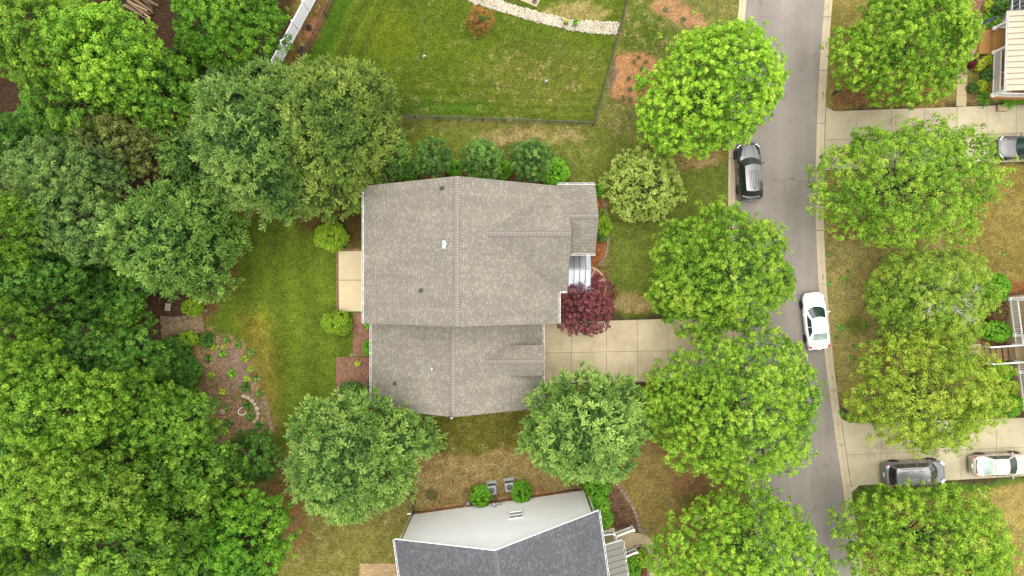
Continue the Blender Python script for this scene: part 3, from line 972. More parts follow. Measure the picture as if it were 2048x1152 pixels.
def ridge_caps(a, b, sl, sr, mat_, parent, w=0.17, step=0.185):
    """overlapping cap shingles along a ridge; sl/sr slopes (rise per metre) on both sides"""
    a, b = Vector(a), Vector(b)
    L = (b - a).length
    n = int(L / step)
    d = (b - a).normalized()
    side = Vector((-d.y, d.x, 0))
    mb = MB()
    l, t = step * 1.06, 0.022
    top = [(0, w, -w * sl + t), (0, 0, t + 0.012), (0, -w, -w * sr + t)]
    vs = []
    for x, dz in ((0, 0.012), (l, 0.0)):
        for q in top:
            vs.append((x, q[1], q[2] + dz))
        for q in top:
            vs.append((x, q[1], q[2] + dz - 0.03))
    mb.add(vs, [(0, 1, 7, 6), (1, 2, 8, 7)])
    # butt ends and edges coloured dark to stand in for shadow lines
    b0 = len(mb.v)
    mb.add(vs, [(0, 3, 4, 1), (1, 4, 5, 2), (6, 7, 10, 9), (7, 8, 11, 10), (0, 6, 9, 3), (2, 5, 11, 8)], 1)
    e = .030
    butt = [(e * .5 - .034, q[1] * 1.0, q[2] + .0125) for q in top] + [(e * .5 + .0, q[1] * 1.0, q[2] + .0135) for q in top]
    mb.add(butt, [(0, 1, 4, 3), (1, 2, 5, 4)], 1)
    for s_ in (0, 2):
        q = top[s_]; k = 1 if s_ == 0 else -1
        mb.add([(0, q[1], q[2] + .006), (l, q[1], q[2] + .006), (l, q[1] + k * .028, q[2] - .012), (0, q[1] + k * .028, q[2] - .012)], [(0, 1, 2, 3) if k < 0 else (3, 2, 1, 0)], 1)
    me = mb.mesh("ridge_shingle", [mat_, M['ridge_shade_seam']])
    rz = math.atan2(d.y, d.x)
    for i in range(n):
        p = a + d * (i * L / n)
        put("ridge_shingle", me, parent, tuple(p), (0, 0, rz))

def gutter(a, b, out, parent, mat_=None, spout=None):
    """U-shaped gutter from a to b, 'out' = outward horizontal direction"""
    mat_ = mat_ or M['trim']
    a, b, out = Vector(a), Vector(b), Vector(out).normalized()
    d = (b - a).normalized()
    w, h, t = 0.115, 0.11, 0.018
    mb = MB()
    def bar(o0, o1, z0, z1, mi=0):
        vs = []
        for p in (a, b):
            for o_, z in ((o0, z0), (o1, z0), (o1, z1), (o0, z1)):
                vs.append(p + out * o_ + Vector((0, 0, z)))
        mb.add(vs, [(0, 1, 2, 3), (7, 6, 5, 4), (0, 4, 5, 1), (1, 5, 6, 2), (2, 6, 7, 3), (3, 7, 4, 0)], mi)
    bar(0, t, -h, 0); bar(w - t, w, -h, 0.012); bar(t, w - t, -h, -h + t)
    g = mb.build("gutter", [mat_], parent)
    m2 = MB()
    vs = []
    for p in (a, b):
        for o_, z in ((t + .002, -h + t + .002), (w - t - .002, -h + t + .002), (w - t - .002, -.03), (t + .002, -.03)):
            vs.append(p + out * o_ + Vector((0, 0, z)))
    m2.add(vs, [(0, 1, 2, 3), (7, 6, 5, 4), (0, 4, 5, 1), (1, 5, 6, 2), (2, 6, 7, 3), (3, 7, 4, 0)])
    m2.build("trough_fill", M['trough_fill'], g)  # dark filling that makes the inside of the trough dark
    L = (b - a).length
    n = max(1, int(L / 0.95))
    hm = MB().box((0, 0, 0), (0.035, w - 0.01, 0.012)).mesh("hanger", mat_)
    for i in range(n):
        p = a + d * ((i + .5) * L / n) + out * (w / 2) + Vector((0, 0, 0.008))
        put("hanger", hm, g, tuple(p), (0, 0, math.atan2(d.y, d.x)))
    if spout is not None:
        p = Vector(spout)
        MB().tube([p + out * 0.07 + Vector((0, 0, -0.1)), p - out * 0.2 + Vector((0, 0, -0.4)), p - out * 0.24 + Vector((0, 0, -0.6)), Vector((p.x, p.y, 0.1)) - out * 0.24, Vector((p.x, p.y, 0.03)) + out * 0.1], 0.05, 6).build("downspout", mat_, parent)
    return g

def window(parent, c, w, h, out, mullion=True, glass='window'):
    """framed window on a wall; c centre, out = outward direction"""
    out = Vector(out).normalized()
    rz = math.atan2(out.y, out.x) - math.pi / 2
    # local: x along wall, y outward
    R = Matrix.Rotation(rz, 3, 'Z')
    def B(mb, cx, cy, cz, sx, sy, sz):
        mb.box(Vector(c) + R @ Vector((cx, cy, cz)), (sx, sy, sz), rz)
    f = MB()
    fw = 0.09
    B(f, -w / 2, 0.03, 0, fw, 0.08, h + fw); B(f, w / 2, 0.03, 0, fw, 0.08, h + fw)
    B(f, 0, 0.03, h / 2, w - fw - .002, 0.076, fw); B(f, 0, 0.035, -h / 2, w - fw - .002, 0.076, fw)
    if mullion:
        B(f, 0, 0.03, 0, w - fw - .002, 0.05, 0.05)
    fr = f.build("window", M['trim'], parent)
    g = MB(); B(g, 0, 0.012, 0, w - fw * .5, 0.02, h - fw * .5)
    g.build("pane", M[glass], fr)
    return fr

# ---------------------------------------------------------------- the middle house
def middle_house():
    H = thing("suburban_house", "large house with taupe shingle roof, front gables and a lower garage wing", "house", (-3.8, 2.5, 0))
    o = Vector((-3.8, 2.5, 0))
    rot = math.radians(-0.7)
    H.rotation_euler.z = 0
    def L(x, y, z): return (x - o.x, y - o.y, z)
    def Q(*pts): return [L(*p) for p in pts]
    xw, xr, xe = -11.18, -3.80, 3.54
    yn, ys = 7.68, -2.66
    ze, zr = 5.6, 10.2
    sm = (zr - ze) / (xr - xw)
    # main slopes
    roof_plane("roof", Q((xw, yn, ze), (xw, ys, ze), (xr, ys, zr), (xr, yn, zr)), M['shingle'], H)
    vx, gy, gz, gs = -1.95, 3.80, 9.05, 0.85          # front gable ridge
    gye = gy - (gz - ze) / gs
    yN = 7.79
    zN = gz - gs * (yN - gy)
    xv = xr + (zr - (gz - gs * (yn - gy))) / sm        # north valley foot
    roof_plane("roof", Q((xr, yn, zr), (xr, ys, zr), (xe, ys, ze), (xe, gye, ze), (vx, gy, gz), (xv, yn, gz - gs * (yn - gy))), M['shingle'], H)
    xg, xf = 4.17, 6.25
    ry2 = 5.18
    rz2 = gz - gs * (ry2 - gy)
    # front gable: south slope, and the long north slope shared with the small gable
    roof_plane("roof", Q((vx, gy, gz), (xe, gye, ze), (xe + .004, gye - .0, ze), (xg, gye, ze), (xg, gy, gz)), M['shingle'], H)
    roof_plane("roof", Q((vx, gy, gz), (xg, gy, gz), (xg, ry2, rz2), (xf, ry2, rz2), (xf, yN, zN), (xv + .06, yN, zN), (xv, yn, gz - gs * (yn - gy))), M['shingle'], H)
    ys2 = ry2 - (yN - ry2)
    roof_plane("roof", Q((xg - .25, ry2, rz2 - .004), (xg - .25, ys2, zN), (xf, ys2, zN), (xf, ry2, rz2 - .004)), M['shingle'], H)
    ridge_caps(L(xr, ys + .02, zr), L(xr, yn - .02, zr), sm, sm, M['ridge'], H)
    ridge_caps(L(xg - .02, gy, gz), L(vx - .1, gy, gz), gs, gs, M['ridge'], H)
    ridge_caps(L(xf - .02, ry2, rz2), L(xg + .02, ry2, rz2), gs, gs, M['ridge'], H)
    # walls
    i = 0.32
    mainw = MB()
    x0, x1, y0, y1 = xw + i, xe - i, ys + i, yn - i
    zt = ze + sm * i - .18
    za = zr - .18
    def gable_wall(y, sgn):
        pts = [L(x0, y, 0), L(x1, y, 0), L(x1, y, zt), L(xr, y, za), L(x0, y, zt)]
        mainw.add(pts, [(0, 1, 2, 3, 4) if sgn < 0 else (4, 3, 2, 1, 0)])
    gable_wall(y0, -1); gable_wall(y1, 1)
    mainw.add([L(x0, y0, 0), L(x0, y1, 0), L(x0, y1, zt), L(x0, y0, zt)], [(3, 2, 1, 0)])
    mainw.add([L(x1, y0, 0), L(x1, y1, 0), L(x1, y1, zt), L(x1, y0, zt)], [(0, 1, 2, 3)])
    mainw.build("wall", M['siding_tan'], H)
    fw = MB()      # front gable wall block and small gable block
    def block(xa, xb, ya, yb, ztop, zapex, ymid):
        fw.add([L(xa, ya, 0), L(xb, ya, 0), L(xb, yb, 0), L(xa, yb, 0), L(xa, ya, ztop), L(xb, ya, ztop), L(xb, yb, ztop), L(xa, yb, ztop), L(xb, ymid, zapex)],
               [(0, 1, 5, 4), (2, 3, 7, 6), (1, 2, 6, 8, 5)])
    block(x1 - .5, xg - .22, gye + .3, gy + (gy - gye) - .32, ze + .05, gz - .22, gy)
    block(xg - .3, xf - .3, ys2 + .35, yN - .34, zN + .1, rz2 - .22, ry2)
    fw.build("wall", M['siding_tan'], H)
    # soffit closing the eaves
    MB().box(L((xw + x0) / 2, (ys + yn) / 2, ze - .17), (x0 - xw, yn - ys, .03)).build("soffit", M['soffit'], H)
    # gutters
    gutter(L(xw, yn, ze), L(xw, ys, ze), (-1, 0, 0), H, spout=L(xw, ys + .1, ze))
    gutter(L(xe, ys, ze), L(xe, gye - .02, ze), (1, 0, 0), H, spout=L(xe, ys + .1, ze))
    gutter(L(xe + .13, gye, ze), L(xg, gye, ze), (0, -1, 0), H)
    gutter(L(xv + .1, yN, zN), L(xf, yN, zN), (0, 1, 0), H, spout=L(xf - .2, yN, zN))
    gutter(L(xg - .1, ys2, zN), L(xf + .05, ys2, zN), (0, -1, 0), H)
    # ---- garage wing
    gw, ge, gxr = -11.16, 2.46, -4.35
    gys = -9.50
    gyn = ys + .45
    gze, gzr = 2.9, 6.8
    gsl = (gzr - gze) / (gxr - gw)
    roof_plane("roof", Q((gw, gyn, gze), (gw, gys, gze), (gxr, gys, gzr), (gxr, gyn, gzr)), M['shingle'], H)
    roof_plane("roof", Q((gxr, gyn, gzr), (gxr, gys, gzr), (ge, gys, gze), (ge, gyn, gze)), M['shingle'], H)
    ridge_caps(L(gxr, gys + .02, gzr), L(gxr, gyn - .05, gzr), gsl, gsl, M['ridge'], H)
    gb = MB()
    a0, a1, b0, b1 = gw + i, ge - i, gys + i, y0
    zt2 = gze + gsl * i - .18
    gb.add([L(a0, b0, 0), L(a1, b0, 0), L(a1, b0, zt2), L(gxr, b0, gzr - .18), L(a0, b0, zt2)], [(0, 1, 2, 3, 4)])
    gb.add([L(a0, b0, 0), L(a0, b1, 0), L(a0, b1, zt2), L(a0, b0, zt2)], [(3, 2, 1, 0)])
    gb.add([L(a1, b0, 0), L(a1, b1, 0), L(a1, b1, zt2), L(a1, b0, zt2)], [(0, 1, 2, 3)])
    gb.build("wall", M['siding_tan'], H)
    gutter(L(gw, gyn - .5, gze), L(gw, gys, gze), (-1, 0, 0), H, spout=L(gw, gys + .2, gze))
    gutter(L(ge, gys, gze), L(ge, gyn - .5, gze), (1, 0, 0), H, spout=L(ge, gys + .2, gze))
    # dormer over the garage doors
    dy, dz, dh, ds = -5.58, 5.5, 1.18, 0.80
    dxe = ge - .02
    zde = dz - dh * ds
    xs_r = gxr + (gzr - dz) / gsl
    xs_e = gxr + (gzr - zde) / gsl
    roof_plane("dormer_roof", Q((xs_r, dy, dz + .02), (dxe, dy, dz + .02), (dxe, dy + dh, zde + .02), (xs_e - .1, dy + dh, zde + .02)), M['shingle'], H, .12)
    roof_plane("dormer_roof", Q((xs_e - .1, dy - dh, zde + .02), (dxe, dy - dh, zde + .02), (dxe, dy, dz + .02), (xs_r, dy, dz + .02)), M['shingle'], H, .12)
    ridge_caps(L(dxe - .02, dy, dz + .02), L(xs_r - .05, dy, dz + .02), ds, ds, M['ridge'], H)
    dw = MB()
    xf2, wd = dxe - .25, dh - .22
    zc = dz - wd * ds - .1
    xb = xs_r
    zb = lambda x: gzr - gsl * (x - gxr) - .1
    dw.add([L(xf2, dy - wd, zb(xf2)), L(xf2, dy + wd, zb(xf2)), L(xf2, dy + wd, zc), L(xf2, dy, dz - .12), L(xf2, dy - wd, zc)], [(0, 1, 2, 3, 4)])
    xm = gxr + (gzr - zc) / gsl
    for s in (-1, 1):
        f = [(0, 1, 2)]
        dw.add([L(xf2, dy + s * wd, zb(xf2)), L(xf2, dy + s * wd, zc), L(xm, dy + s * wd, zc)], [(0, 1, 2) if s < 0 else (2, 1, 0)])
    dw.build("dormer_wall", M['siding_tan'], H)
    window(H, L(xf2, dy, zc - .35), .8, .9, (1, 0, 0))
    # garage doors and windows
    for yy in (-4.3, -7.4):
        d = MB().box(L(a1 + .03, yy, 1.15), (.06, 2.5, 2.3)).build("garage_door", M['trim'], H)
        for k in range(4):
            MB().box(L(a1 + .075, yy, .35 + k * .55), (.03, 2.3, .42)).build("panel", M['trim'], d)
    for (x, z) in ((-9.5, 4.3), (-5.5, 4.3), (-9.5, 1.6), (-5.5, 1.6), (0, 4.3)):
        window(H, L(x, y1, z), 1.0, 1.5, (0, 1, 0))
    for (y, z) in ((6, 4.3), (2.5, 4.3), (-.8, 4.3), (6, 1.6)):
        window(H, L(x0, y, z), 1.0, 1.5, (-1, 0, 0))
    dd = MB().box(L(x0 - .03, 2.4, 1.05), (.06, 1.8, 2.1)).build("patio_door", M['trim'], H)
    MB().box(L(x0 - .07, 2.4, 1.1), (.02, 1.5, 1.8)).build("pane", M['window'], dd)
    for (y, z) in ((6.0, 1.6), (4.4, 1.6), (5.2, 4.4)):
        window(H, L(xf - .3, y, z), .9, 1.5, (1, 0, 0))
    fd = MB().box(L(xg - .19, 1.3, 1.1), (.06, 1.0, 2.1)).build("front_door", M['red'], H)
    MB().tube([L(xg - .13, .95, 1.0), L(xg - .10, .95, 1.15)], .02).build("handle", M['chrome'], fd)
    # ---- porch with a bare metal gable roof
    py, pz, pe = 1.47, 3.62, 6.2
    x_in = xg - .2
    n = 5
    for s, half in ((1, 1.75), (-1, 1.72)):
        ze_ = 3.02
        for k in range(n):
            xa, xb_ = x_in + (pe - x_in) * k / n + .008, x_in + (pe - x_in) * (k + 1) / n - .008
            pts = [(xa, py, pz), (xa, py + s * half, ze_), (xb_, py + s * half, ze_), (xb_, py, pz)]
            if s < 0: pts = pts
            else: pts = pts[::-1]
            mb = MB().slab(Q(*pts), .03, 0, 0)
            # raised seam on the outer edge
            mb.add([L(xb_ - .014, py, pz + .05), L(xb_ - .014, py + s * half, ze_ + .05), L(xb_ + .030, py + s * half, ze_ + .05), L(xb_ + .030, py, pz + .05),
                    L(xb_ - .014, py, pz - .01), L(xb_ - .014, py + s * half, ze_ - .01), L(xb_ + .030, py + s * half, ze_ - .01), L(xb_ + .030, py, pz - .01)],
                   [(0, 1, 2, 3), (0, 4, 5, 1), (2, 6, 7, 3), (1, 5, 6, 2)], 1)
            mb.build("metal_panel", [M['metal_roof'], M['ridge_shade_seam']], H)
    MB().box(L((x_in + pe) / 2, py, pz + .02), (pe - x_in, .16, .03)).build("metal_ridge", M['grey_metal'], H)
    MB().box(L(pe + .02, py, 2.95), (.035, 3.5, .14)).build("porch_beam", M['trim'], H)
    gutter(L(x_in, py - 1.72, 3.0), L(pe + .06, py - 1.72, 3.0), (0, -1, 0), H)
    for yy in (-.1, 3.0):
        MB().box(L(pe - .15, yy, 1.5), (.2, .2, 3.0)).build("porch_column", M['trim'], H)
    MB().box(L(5.2, 1.45, .1), (2.2, 3.2, .2)).build("porch_floor", M['drive'], H)
    # ---- vents
    def on_west(px, py_, z):      # vent base on a slope at its own height
        q = P(px, py_, z); return q
    def pipe_vent(px, py_, zs):
        z = 8.5
        for _ in range(8):
            q = P(px, py_, z); z = zs(q.x)
        b = MB()
        b.tube([L(q.x, q.y, z - .1), L(q.x, q.y, z + .34)], .06, 10)
        v = b.build("vent_pipe", M['pipe'], H)
        f = MB(); f.lathe([(.16, 0), (.1, .06), (.075, .2)], 12, L(q.x, q.y, z))
        f.build("boot", M['pipe'], v)
        sl = (zs(q.x + .1) - zs(q.x)) / .1
        MB().slab([L(q.x + dx, q.y + dy_, z + sl * dx + .02) for dx, dy_ in ((-.2, -.13), (.1, -.13), (.1, .13), (-.2, .13))], .015, 0, 0).build("flashing", M['pipe'], v)
    main_w = lambda x: zr - sm * (xr - x)
    gar_w = lambda x: gzr - gsl * (gxr - x)
    pipe_vent(885, 376, main_w); pipe_vent(843, 581, main_w); pipe_vent(790, 767, gar_w)
    def hood_vent(px, py_, zs):
        z = 8.5
        for _ in range(8):
            q = P(px, py_, z); z = zs(q.x)
        b = MB()
        b.lathe([(.08, 0), (.08, .2), (.13, .22), (.13, .29), (.04, .36)], 14, L(q.x, q.y, z - .02))
        v = b.build("metal_vent", M['galv'], H, smooth=False)
        sl = (zs(q.x + .1) - zs(q.x)) / .1
        MB().slab([L(q.x + dx, q.y + dy_, z + sl * dx + .02) for dx, dy_ in ((-.24, -.28), (.02, -.28), (.02, .28), (-.24, .28))], .012, 0, 0).build("flashing", M['galv'], v)
    hood_vent(891, 489, main_w); hood_vent(864, 737, gar_w)
    # little aerial on the south gable
    a = MB()
    ax, ay, az = gxr - .1, gys + .05, gzr
    a.tube([L(ax, ay - .03, az - .5), L(ax, ay - .03, az + .5)], .03, 6)
    a.tube([L(ax - .05, ay + .2, az + .45), L(ax, ay - .2, az + .5)], .02, 5)
    a.tube([L(ax - .25, ay + .1, az + .4), L(ax + .28, ay + .12, az + .4)], .02, 5)
    a.tube([L(ax - .2, ay + .3, az + .38), L(ax + .2, ay + .32, az + .38)], .02, 5)
    a.build("roof_aerial", M['pipe'], H)
    MB().box(L(ax - .02, ay - .1, az - .2), (.14, .12, .5)).build("aerial_bracket", M['trim'], H)
    return H
middle_house()

# round brick landing in front of the porch
def landing():
    c = P(1172, 573)
    root = thing("brick_landing", "round red paved landing with tan spokes at the front porch", "paving", (c.x, c.y, 0))
    R = 1.58
    a0, a1 = -100, 100
    spokes = [62, 22, -20, -62]
    lim = [a1] + spokes + [a0]
    for k in range(len(lim) - 1):
        h, l = math.radians(lim[k] - (2.6 if k else 0)), math.radians(lim[k + 1] + (2.6 if k < len(lim) - 2 else 0))
        pts = [(0.12 * math.cos((h + l) / 2), 0.12 * math.sin((h + l) / 2))] + [(R * math.cos(l + (h - l) * j / 8), R * math.sin(l + (h - l) * j / 8)) for j in range(9)]
        MB().prism(pts, -.05, .035).build("paver_sector", M['tile_red'], root)
    for s in spokes:
        t = math.radians(s)
        d, nrm = Vector((math.cos(t), math.sin(t), 0)), Vector((-math.sin(t), math.cos(t), 0))
        pts = [(d * .3 - nrm * .065), (d * R - nrm * .065), (d * R + nrm * .065), (d * .3 + nrm * .065)]
        MB().prism([tuple(p.xy) for p in pts], -.05, .04).build("tan_spoke", M['tan_band'], root)
    n = 15
    for k in range(n):
        l, h = math.radians(a0 + (a1 - a0) * k / n + .25), math.radians(a0 + (a1 - a0) * (k + 1) / n - .25)
        pts = [((R + .01) * math.cos(l), (R + .01) * math.sin(l)), ((R + .16) * math.cos(l), (R + .16) * math.sin(l)), ((R + .16) * math.cos(h), (R + .16) * math.sin(h)), ((R + .01) * math.cos(h), (R + .01) * math.sin(h))]
        MB().prism(pts, -.05, .042).build("border_brick", M['tan_band'], root)
landing()

# ---------------------------------------------------------------- railings
def railing(root, a, b, z0, z1, n, name="railing", posts=True, top=.09, extra=0.0):
    """balustrade from a to b (plan), deck heights z0 -> z1; every baluster is its own piece"""
    a, b = Vector((a[0], a[1], z0)), Vector((b[0], b[1], z1))
    d = b - a
    hd = Vector((d.x, d.y, 0))
    rz = math.atan2(d.y, d.x)
    pitch = -math.atan2(d.z, hd.length)
    R = Matrix.Rotation(rz, 3, 'Z') @ Matrix.Rotation(pitch, 3, 'Y')
    mid = (a + b) / 2
    r = MB().box(mid + Vector((0, 0, .92)), (d.length, top, .06), mat=R).build(name, M['trim'], root)
    MB().box(mid + Vector((0, 0, .12)), (d.length, .06, .06), mat=R).build("bottom_rail", M['trim'], r)
    bm = MB().box((0, 0, 0), (.045, .045, .76)).mesh("baluster", M['trim'])
    for i in range(n):
        p = a.lerp(b, (i + .5) / n) + Vector((0, 0, .52))
        put("baluster", bm, r, tuple(p), (0, 0, rz))
    if posts:
        pm = MB().box((0, 0, 0), (.12, .12, 1.1)).box((0, 0, .57), (.16, .16, .05)).mesh("post", M['trim'])
        for p in (a, b):
            put("post", pm, r, (p.x, p.y, p.z + .5), (0, 0, rz))
    return r

def seam_roof(root, pts, n, mat_, t=.04, name="metal_panel", seam=.04):
    """standing-seam panels between edge pts[0]-pts[1] (upper) and pts[3]-pts[2] (lower)"""
    a, b, c, d = [Vector(p) for p in pts]
    for k in range(n):
        u, v = k / n, (k + 1) / n
        g = .006 / max(.1, (b - a).length)
        q = [a.lerp(b, u + g), d.lerp(c, u + g), d.lerp(c, v - g), a.lerp(b, v - g)]
        nz = (q[1] - q[0]).cross(q[2] - q[0]).z
        if nz < 0: q = q[::-1]
        mb = MB().slab(q, t, 0, 0)
        e0, e1 = a.lerp(b, v), d.lerp(c, v)
        w = (b - a).normalized() * .018
        up = Vector((0, 0, seam))
        mb.add([e0 - w, e1 - w, e1 + w, e0 + w, e0 - w + up, e1 - w + up, e1 + w + up, e0 + w + up],
               [(4, 5, 6, 7), (7, 6, 5, 4), (0, 1, 5, 4), (4, 5, 1, 0), (2, 3, 7, 6), (6, 7, 3, 2), (1, 2, 6, 5), (3, 0, 4, 7)][:1] + [(0, 1, 5, 4), (2, 3, 7, 6), (1, 2, 6, 5), (3, 0, 4, 7)], 1)
        mb.build(name, [mat_, M['seam']], root)

# ---------------------------------------------------------------- the grey roofed house at the bottom
def south_house():
    a, b = P(830, 1025), P(1165, 978)
    d = (b - a); W = d.length
    rz = math.atan2(d.y, d.x)
    H = thing("suburban_house", "house with pale gable wall and dark grey shingle roof at the bottom of the picture", "house", (a.x, a.y, 0), rz)
    D = 15.0
    ze, sl = 7.0, .65
    zr = ze + sl * W / 2
    ov, fo = .55, .28
    xm = W / 2
    lz = ze - sl * ov
    roof_plane("roof", [(-ov, fo, lz), (-ov, -D, lz), (xm, -D, zr), (xm, fo, zr)], M['shingle_grey'], H, .2)
    roof_plane("roof", [(xm, fo, zr), (xm, -D, zr), (W + ov, -D, lz), (W + ov, fo, lz)], M['shingle_grey'], H, .2)
    ridge_caps((xm, -6.0, zr), (xm, fo - .02, zr), sl, sl, M['ridge_grey'], H)
    gutter((-ov, fo, lz), (-ov, -D, lz), (-1, 0, 0), H, spout=(-ov, fo - .3, lz))
    gutter((W + ov, -D, lz), (W + ov, fo, lz), (1, 0, 0), H, spout=(W + ov, fo - .5, lz))
    # brick foundation and lapped boards
    f = MB()
    for j in range(6):
        z0 = j * .1
        k = 0
        x = -(.1 if j % 2 else 0)
        while x < W:
            xa, xb = max(x, 0), min(x + .2, W)
            if xb - xa > .03:
                f.box(((xa + xb) / 2, .03, z0 + .05), (xb - xa - .008, .1, .092))
            x += .2
    fo_ = f.build("foundation_bricks", M['brick_wall'], H); fo_["kind"] = "stuff"
    MB().box((W / 2, -.03, .3), (W, .06, .6)).build("foundation", M['brick_wall'], H)
    s = MB()
    z = .6
    while z < zr - .3:
        h = .15
        def lim(zz):
            if zz <= ze - .15: return (0.0, W)
            t = (zz - (ze - .15)) / sl
            return (t, W - t)
        l0, r0 = lim(z); l1, r1 = lim(z + h)
        if r1 - l1 < .1: break
        s.add([(l0, .022, z), (r0, .022, z), (r1, .004, z + h), (l1, .004, z + h), (l0, 0, z), (r0, 0, z)], [(3, 2, 1, 0), (0, 1, 5, 4)])
        z += h
    sd = s.build("siding_boards", M['siding'], H); sd["kind"] = "stuff"
    wl = MB()
    zt = ze - .15
    wl.add([(0, 0, 0), (0, -D, 0), (0, -D, zt), (0, 0, zt)], [(3, 2, 1, 0), (0, 1, 2, 3)])
    wl.add([(W, 0, 0), (W, -D, 0), (W, -D, zt), (W, 0, zt)], [(0, 1, 2, 3)])
    wl.add([(0, -D, 0), (W, -D, 0), (W, -D, zt), (xm, -D, zr - .2), (0, -D, zt)], [(0, 1, 2, 3, 4)])
    wl.build("wall", M['siding'], H)
    for x in (0.02, W - .02):
        MB().box((x, .02, zt / 2 + .3), (.14, .07, zt - .62)).build("corner_board", M['trim'], H)
    # raking trim under the verge
    for s_ in (-1, 1):
        xa = -ov if s_ < 0 else W + ov
        A_, B_ = Vector((xa, fo + .012, lz - .10)), Vector((xm, fo + .012, zr - .10))
        dd = B_ - A_
        mb = MB()
        mb.add([A_ + Vector((0, 0, -.1)), B_ + Vector((0, 0, -.1)), B_ + Vector((0, 0, .11)), A_ + Vector((0, 0, .11)),
                A_ + Vector((0, .03, -.1)), B_ + Vector((0, .03, -.1)), B_ + Vector((0, .03, .11)), A_ + Vector((0, .03, .11))],
               [(0, 1, 2, 3), (7, 6, 5, 4), (3, 2, 6, 7), (4, 5, 1, 0), (0, 3, 7, 4), (1, 5, 6, 2)])
        mb.build("barge_board", M['trim'], H)
    # upper window in the gable wall: at photo (1032,1031)
    q = Matrix.Rotation(-rz, 3, 'Z') @ (P(1032, 1031, 4.6) - Vector((a.x, a.y, 0)))
    wz = 4.6
    for _ in range(12):            # height at which the wall plane passes under that pixel
        q = Matrix.Rotation(-rz, 3, 'Z') @ (P(1032, 1031, wz) - Vector((a.x, a.y, 0)))
        wz += -q.y * 2.2
    window(H, (q.x, .03, wz), 1.05, 1.5, (0, 1, 0), glass='window_pale')
    MB().box((W - .9, .10, .3), (1.1, .06, .42)).build("crawlspace_vent", M['pipe'], H)
    # ---- porch on the east side
    MB().box((W + 1.05, -6.8, .5), (2.1, 7.2, 1.0)).build("porch_floor", M['tan_floor'], H)
    seam_roof(H, [(W, -12, 4.1), (W, -3.5, 4.1), (W + 2.36, -3.5, 3.25), (W + 2.36, -12, 3.25)], 18, M['metal_grey'])
    gutter((W + 2.36, -12, 3.2), (W + 2.36, -3.5, 3.2), (1, 0, 0), H)
    MB().box((W + 1.2, -3.46, 3.5), (2.35, .05, .22), mat=Matrix.Rotation(.345, 3, 'Y')).build("porch_fascia", M['trim'], H)
    for y in (-3.6, -5.5, -8.5):
        MB().box((W + 1.95, y, 2.1), (.18, .18, 2.2)).build("porch_column", M['trim'], H)
    railing(H, (W + .1, -3.35), (W + 1.9, -3.35), 1.0, 1.0, 12, posts=True)
    for k in range(6):
        MB().box((W + 2.1 + .28 * k + .14, -4.55, (1.0 - .166 * k) / 2 - .083), (.30, 1.7, max(.05, 1.0 - .166 * (k + 1)))).build("step", M['walk'], H)
    railing(H, (W + 2.05, -3.62), (W + 3.65, -3.62), .95, .0, 12, "stair_railing", top=.14)
    railing(H, (W + 2.05, -5.48), (W + 3.65, -5.48), .95, .0, 12, "stair_railing", top=.14)
    # elbow of the downpipe on the low roof
    MB().tube([(W + ov + .1, -6.6, 6.3), (W + ov - .1, -6.6, 5.2), (W + .25, -6.6, 4.4), (W + .5, -6.6, 4.15)], .06, 6).build("downspout", M['patio'], H)
    return H, rz, a
SH, SH_RZ, SH_A = south_house()

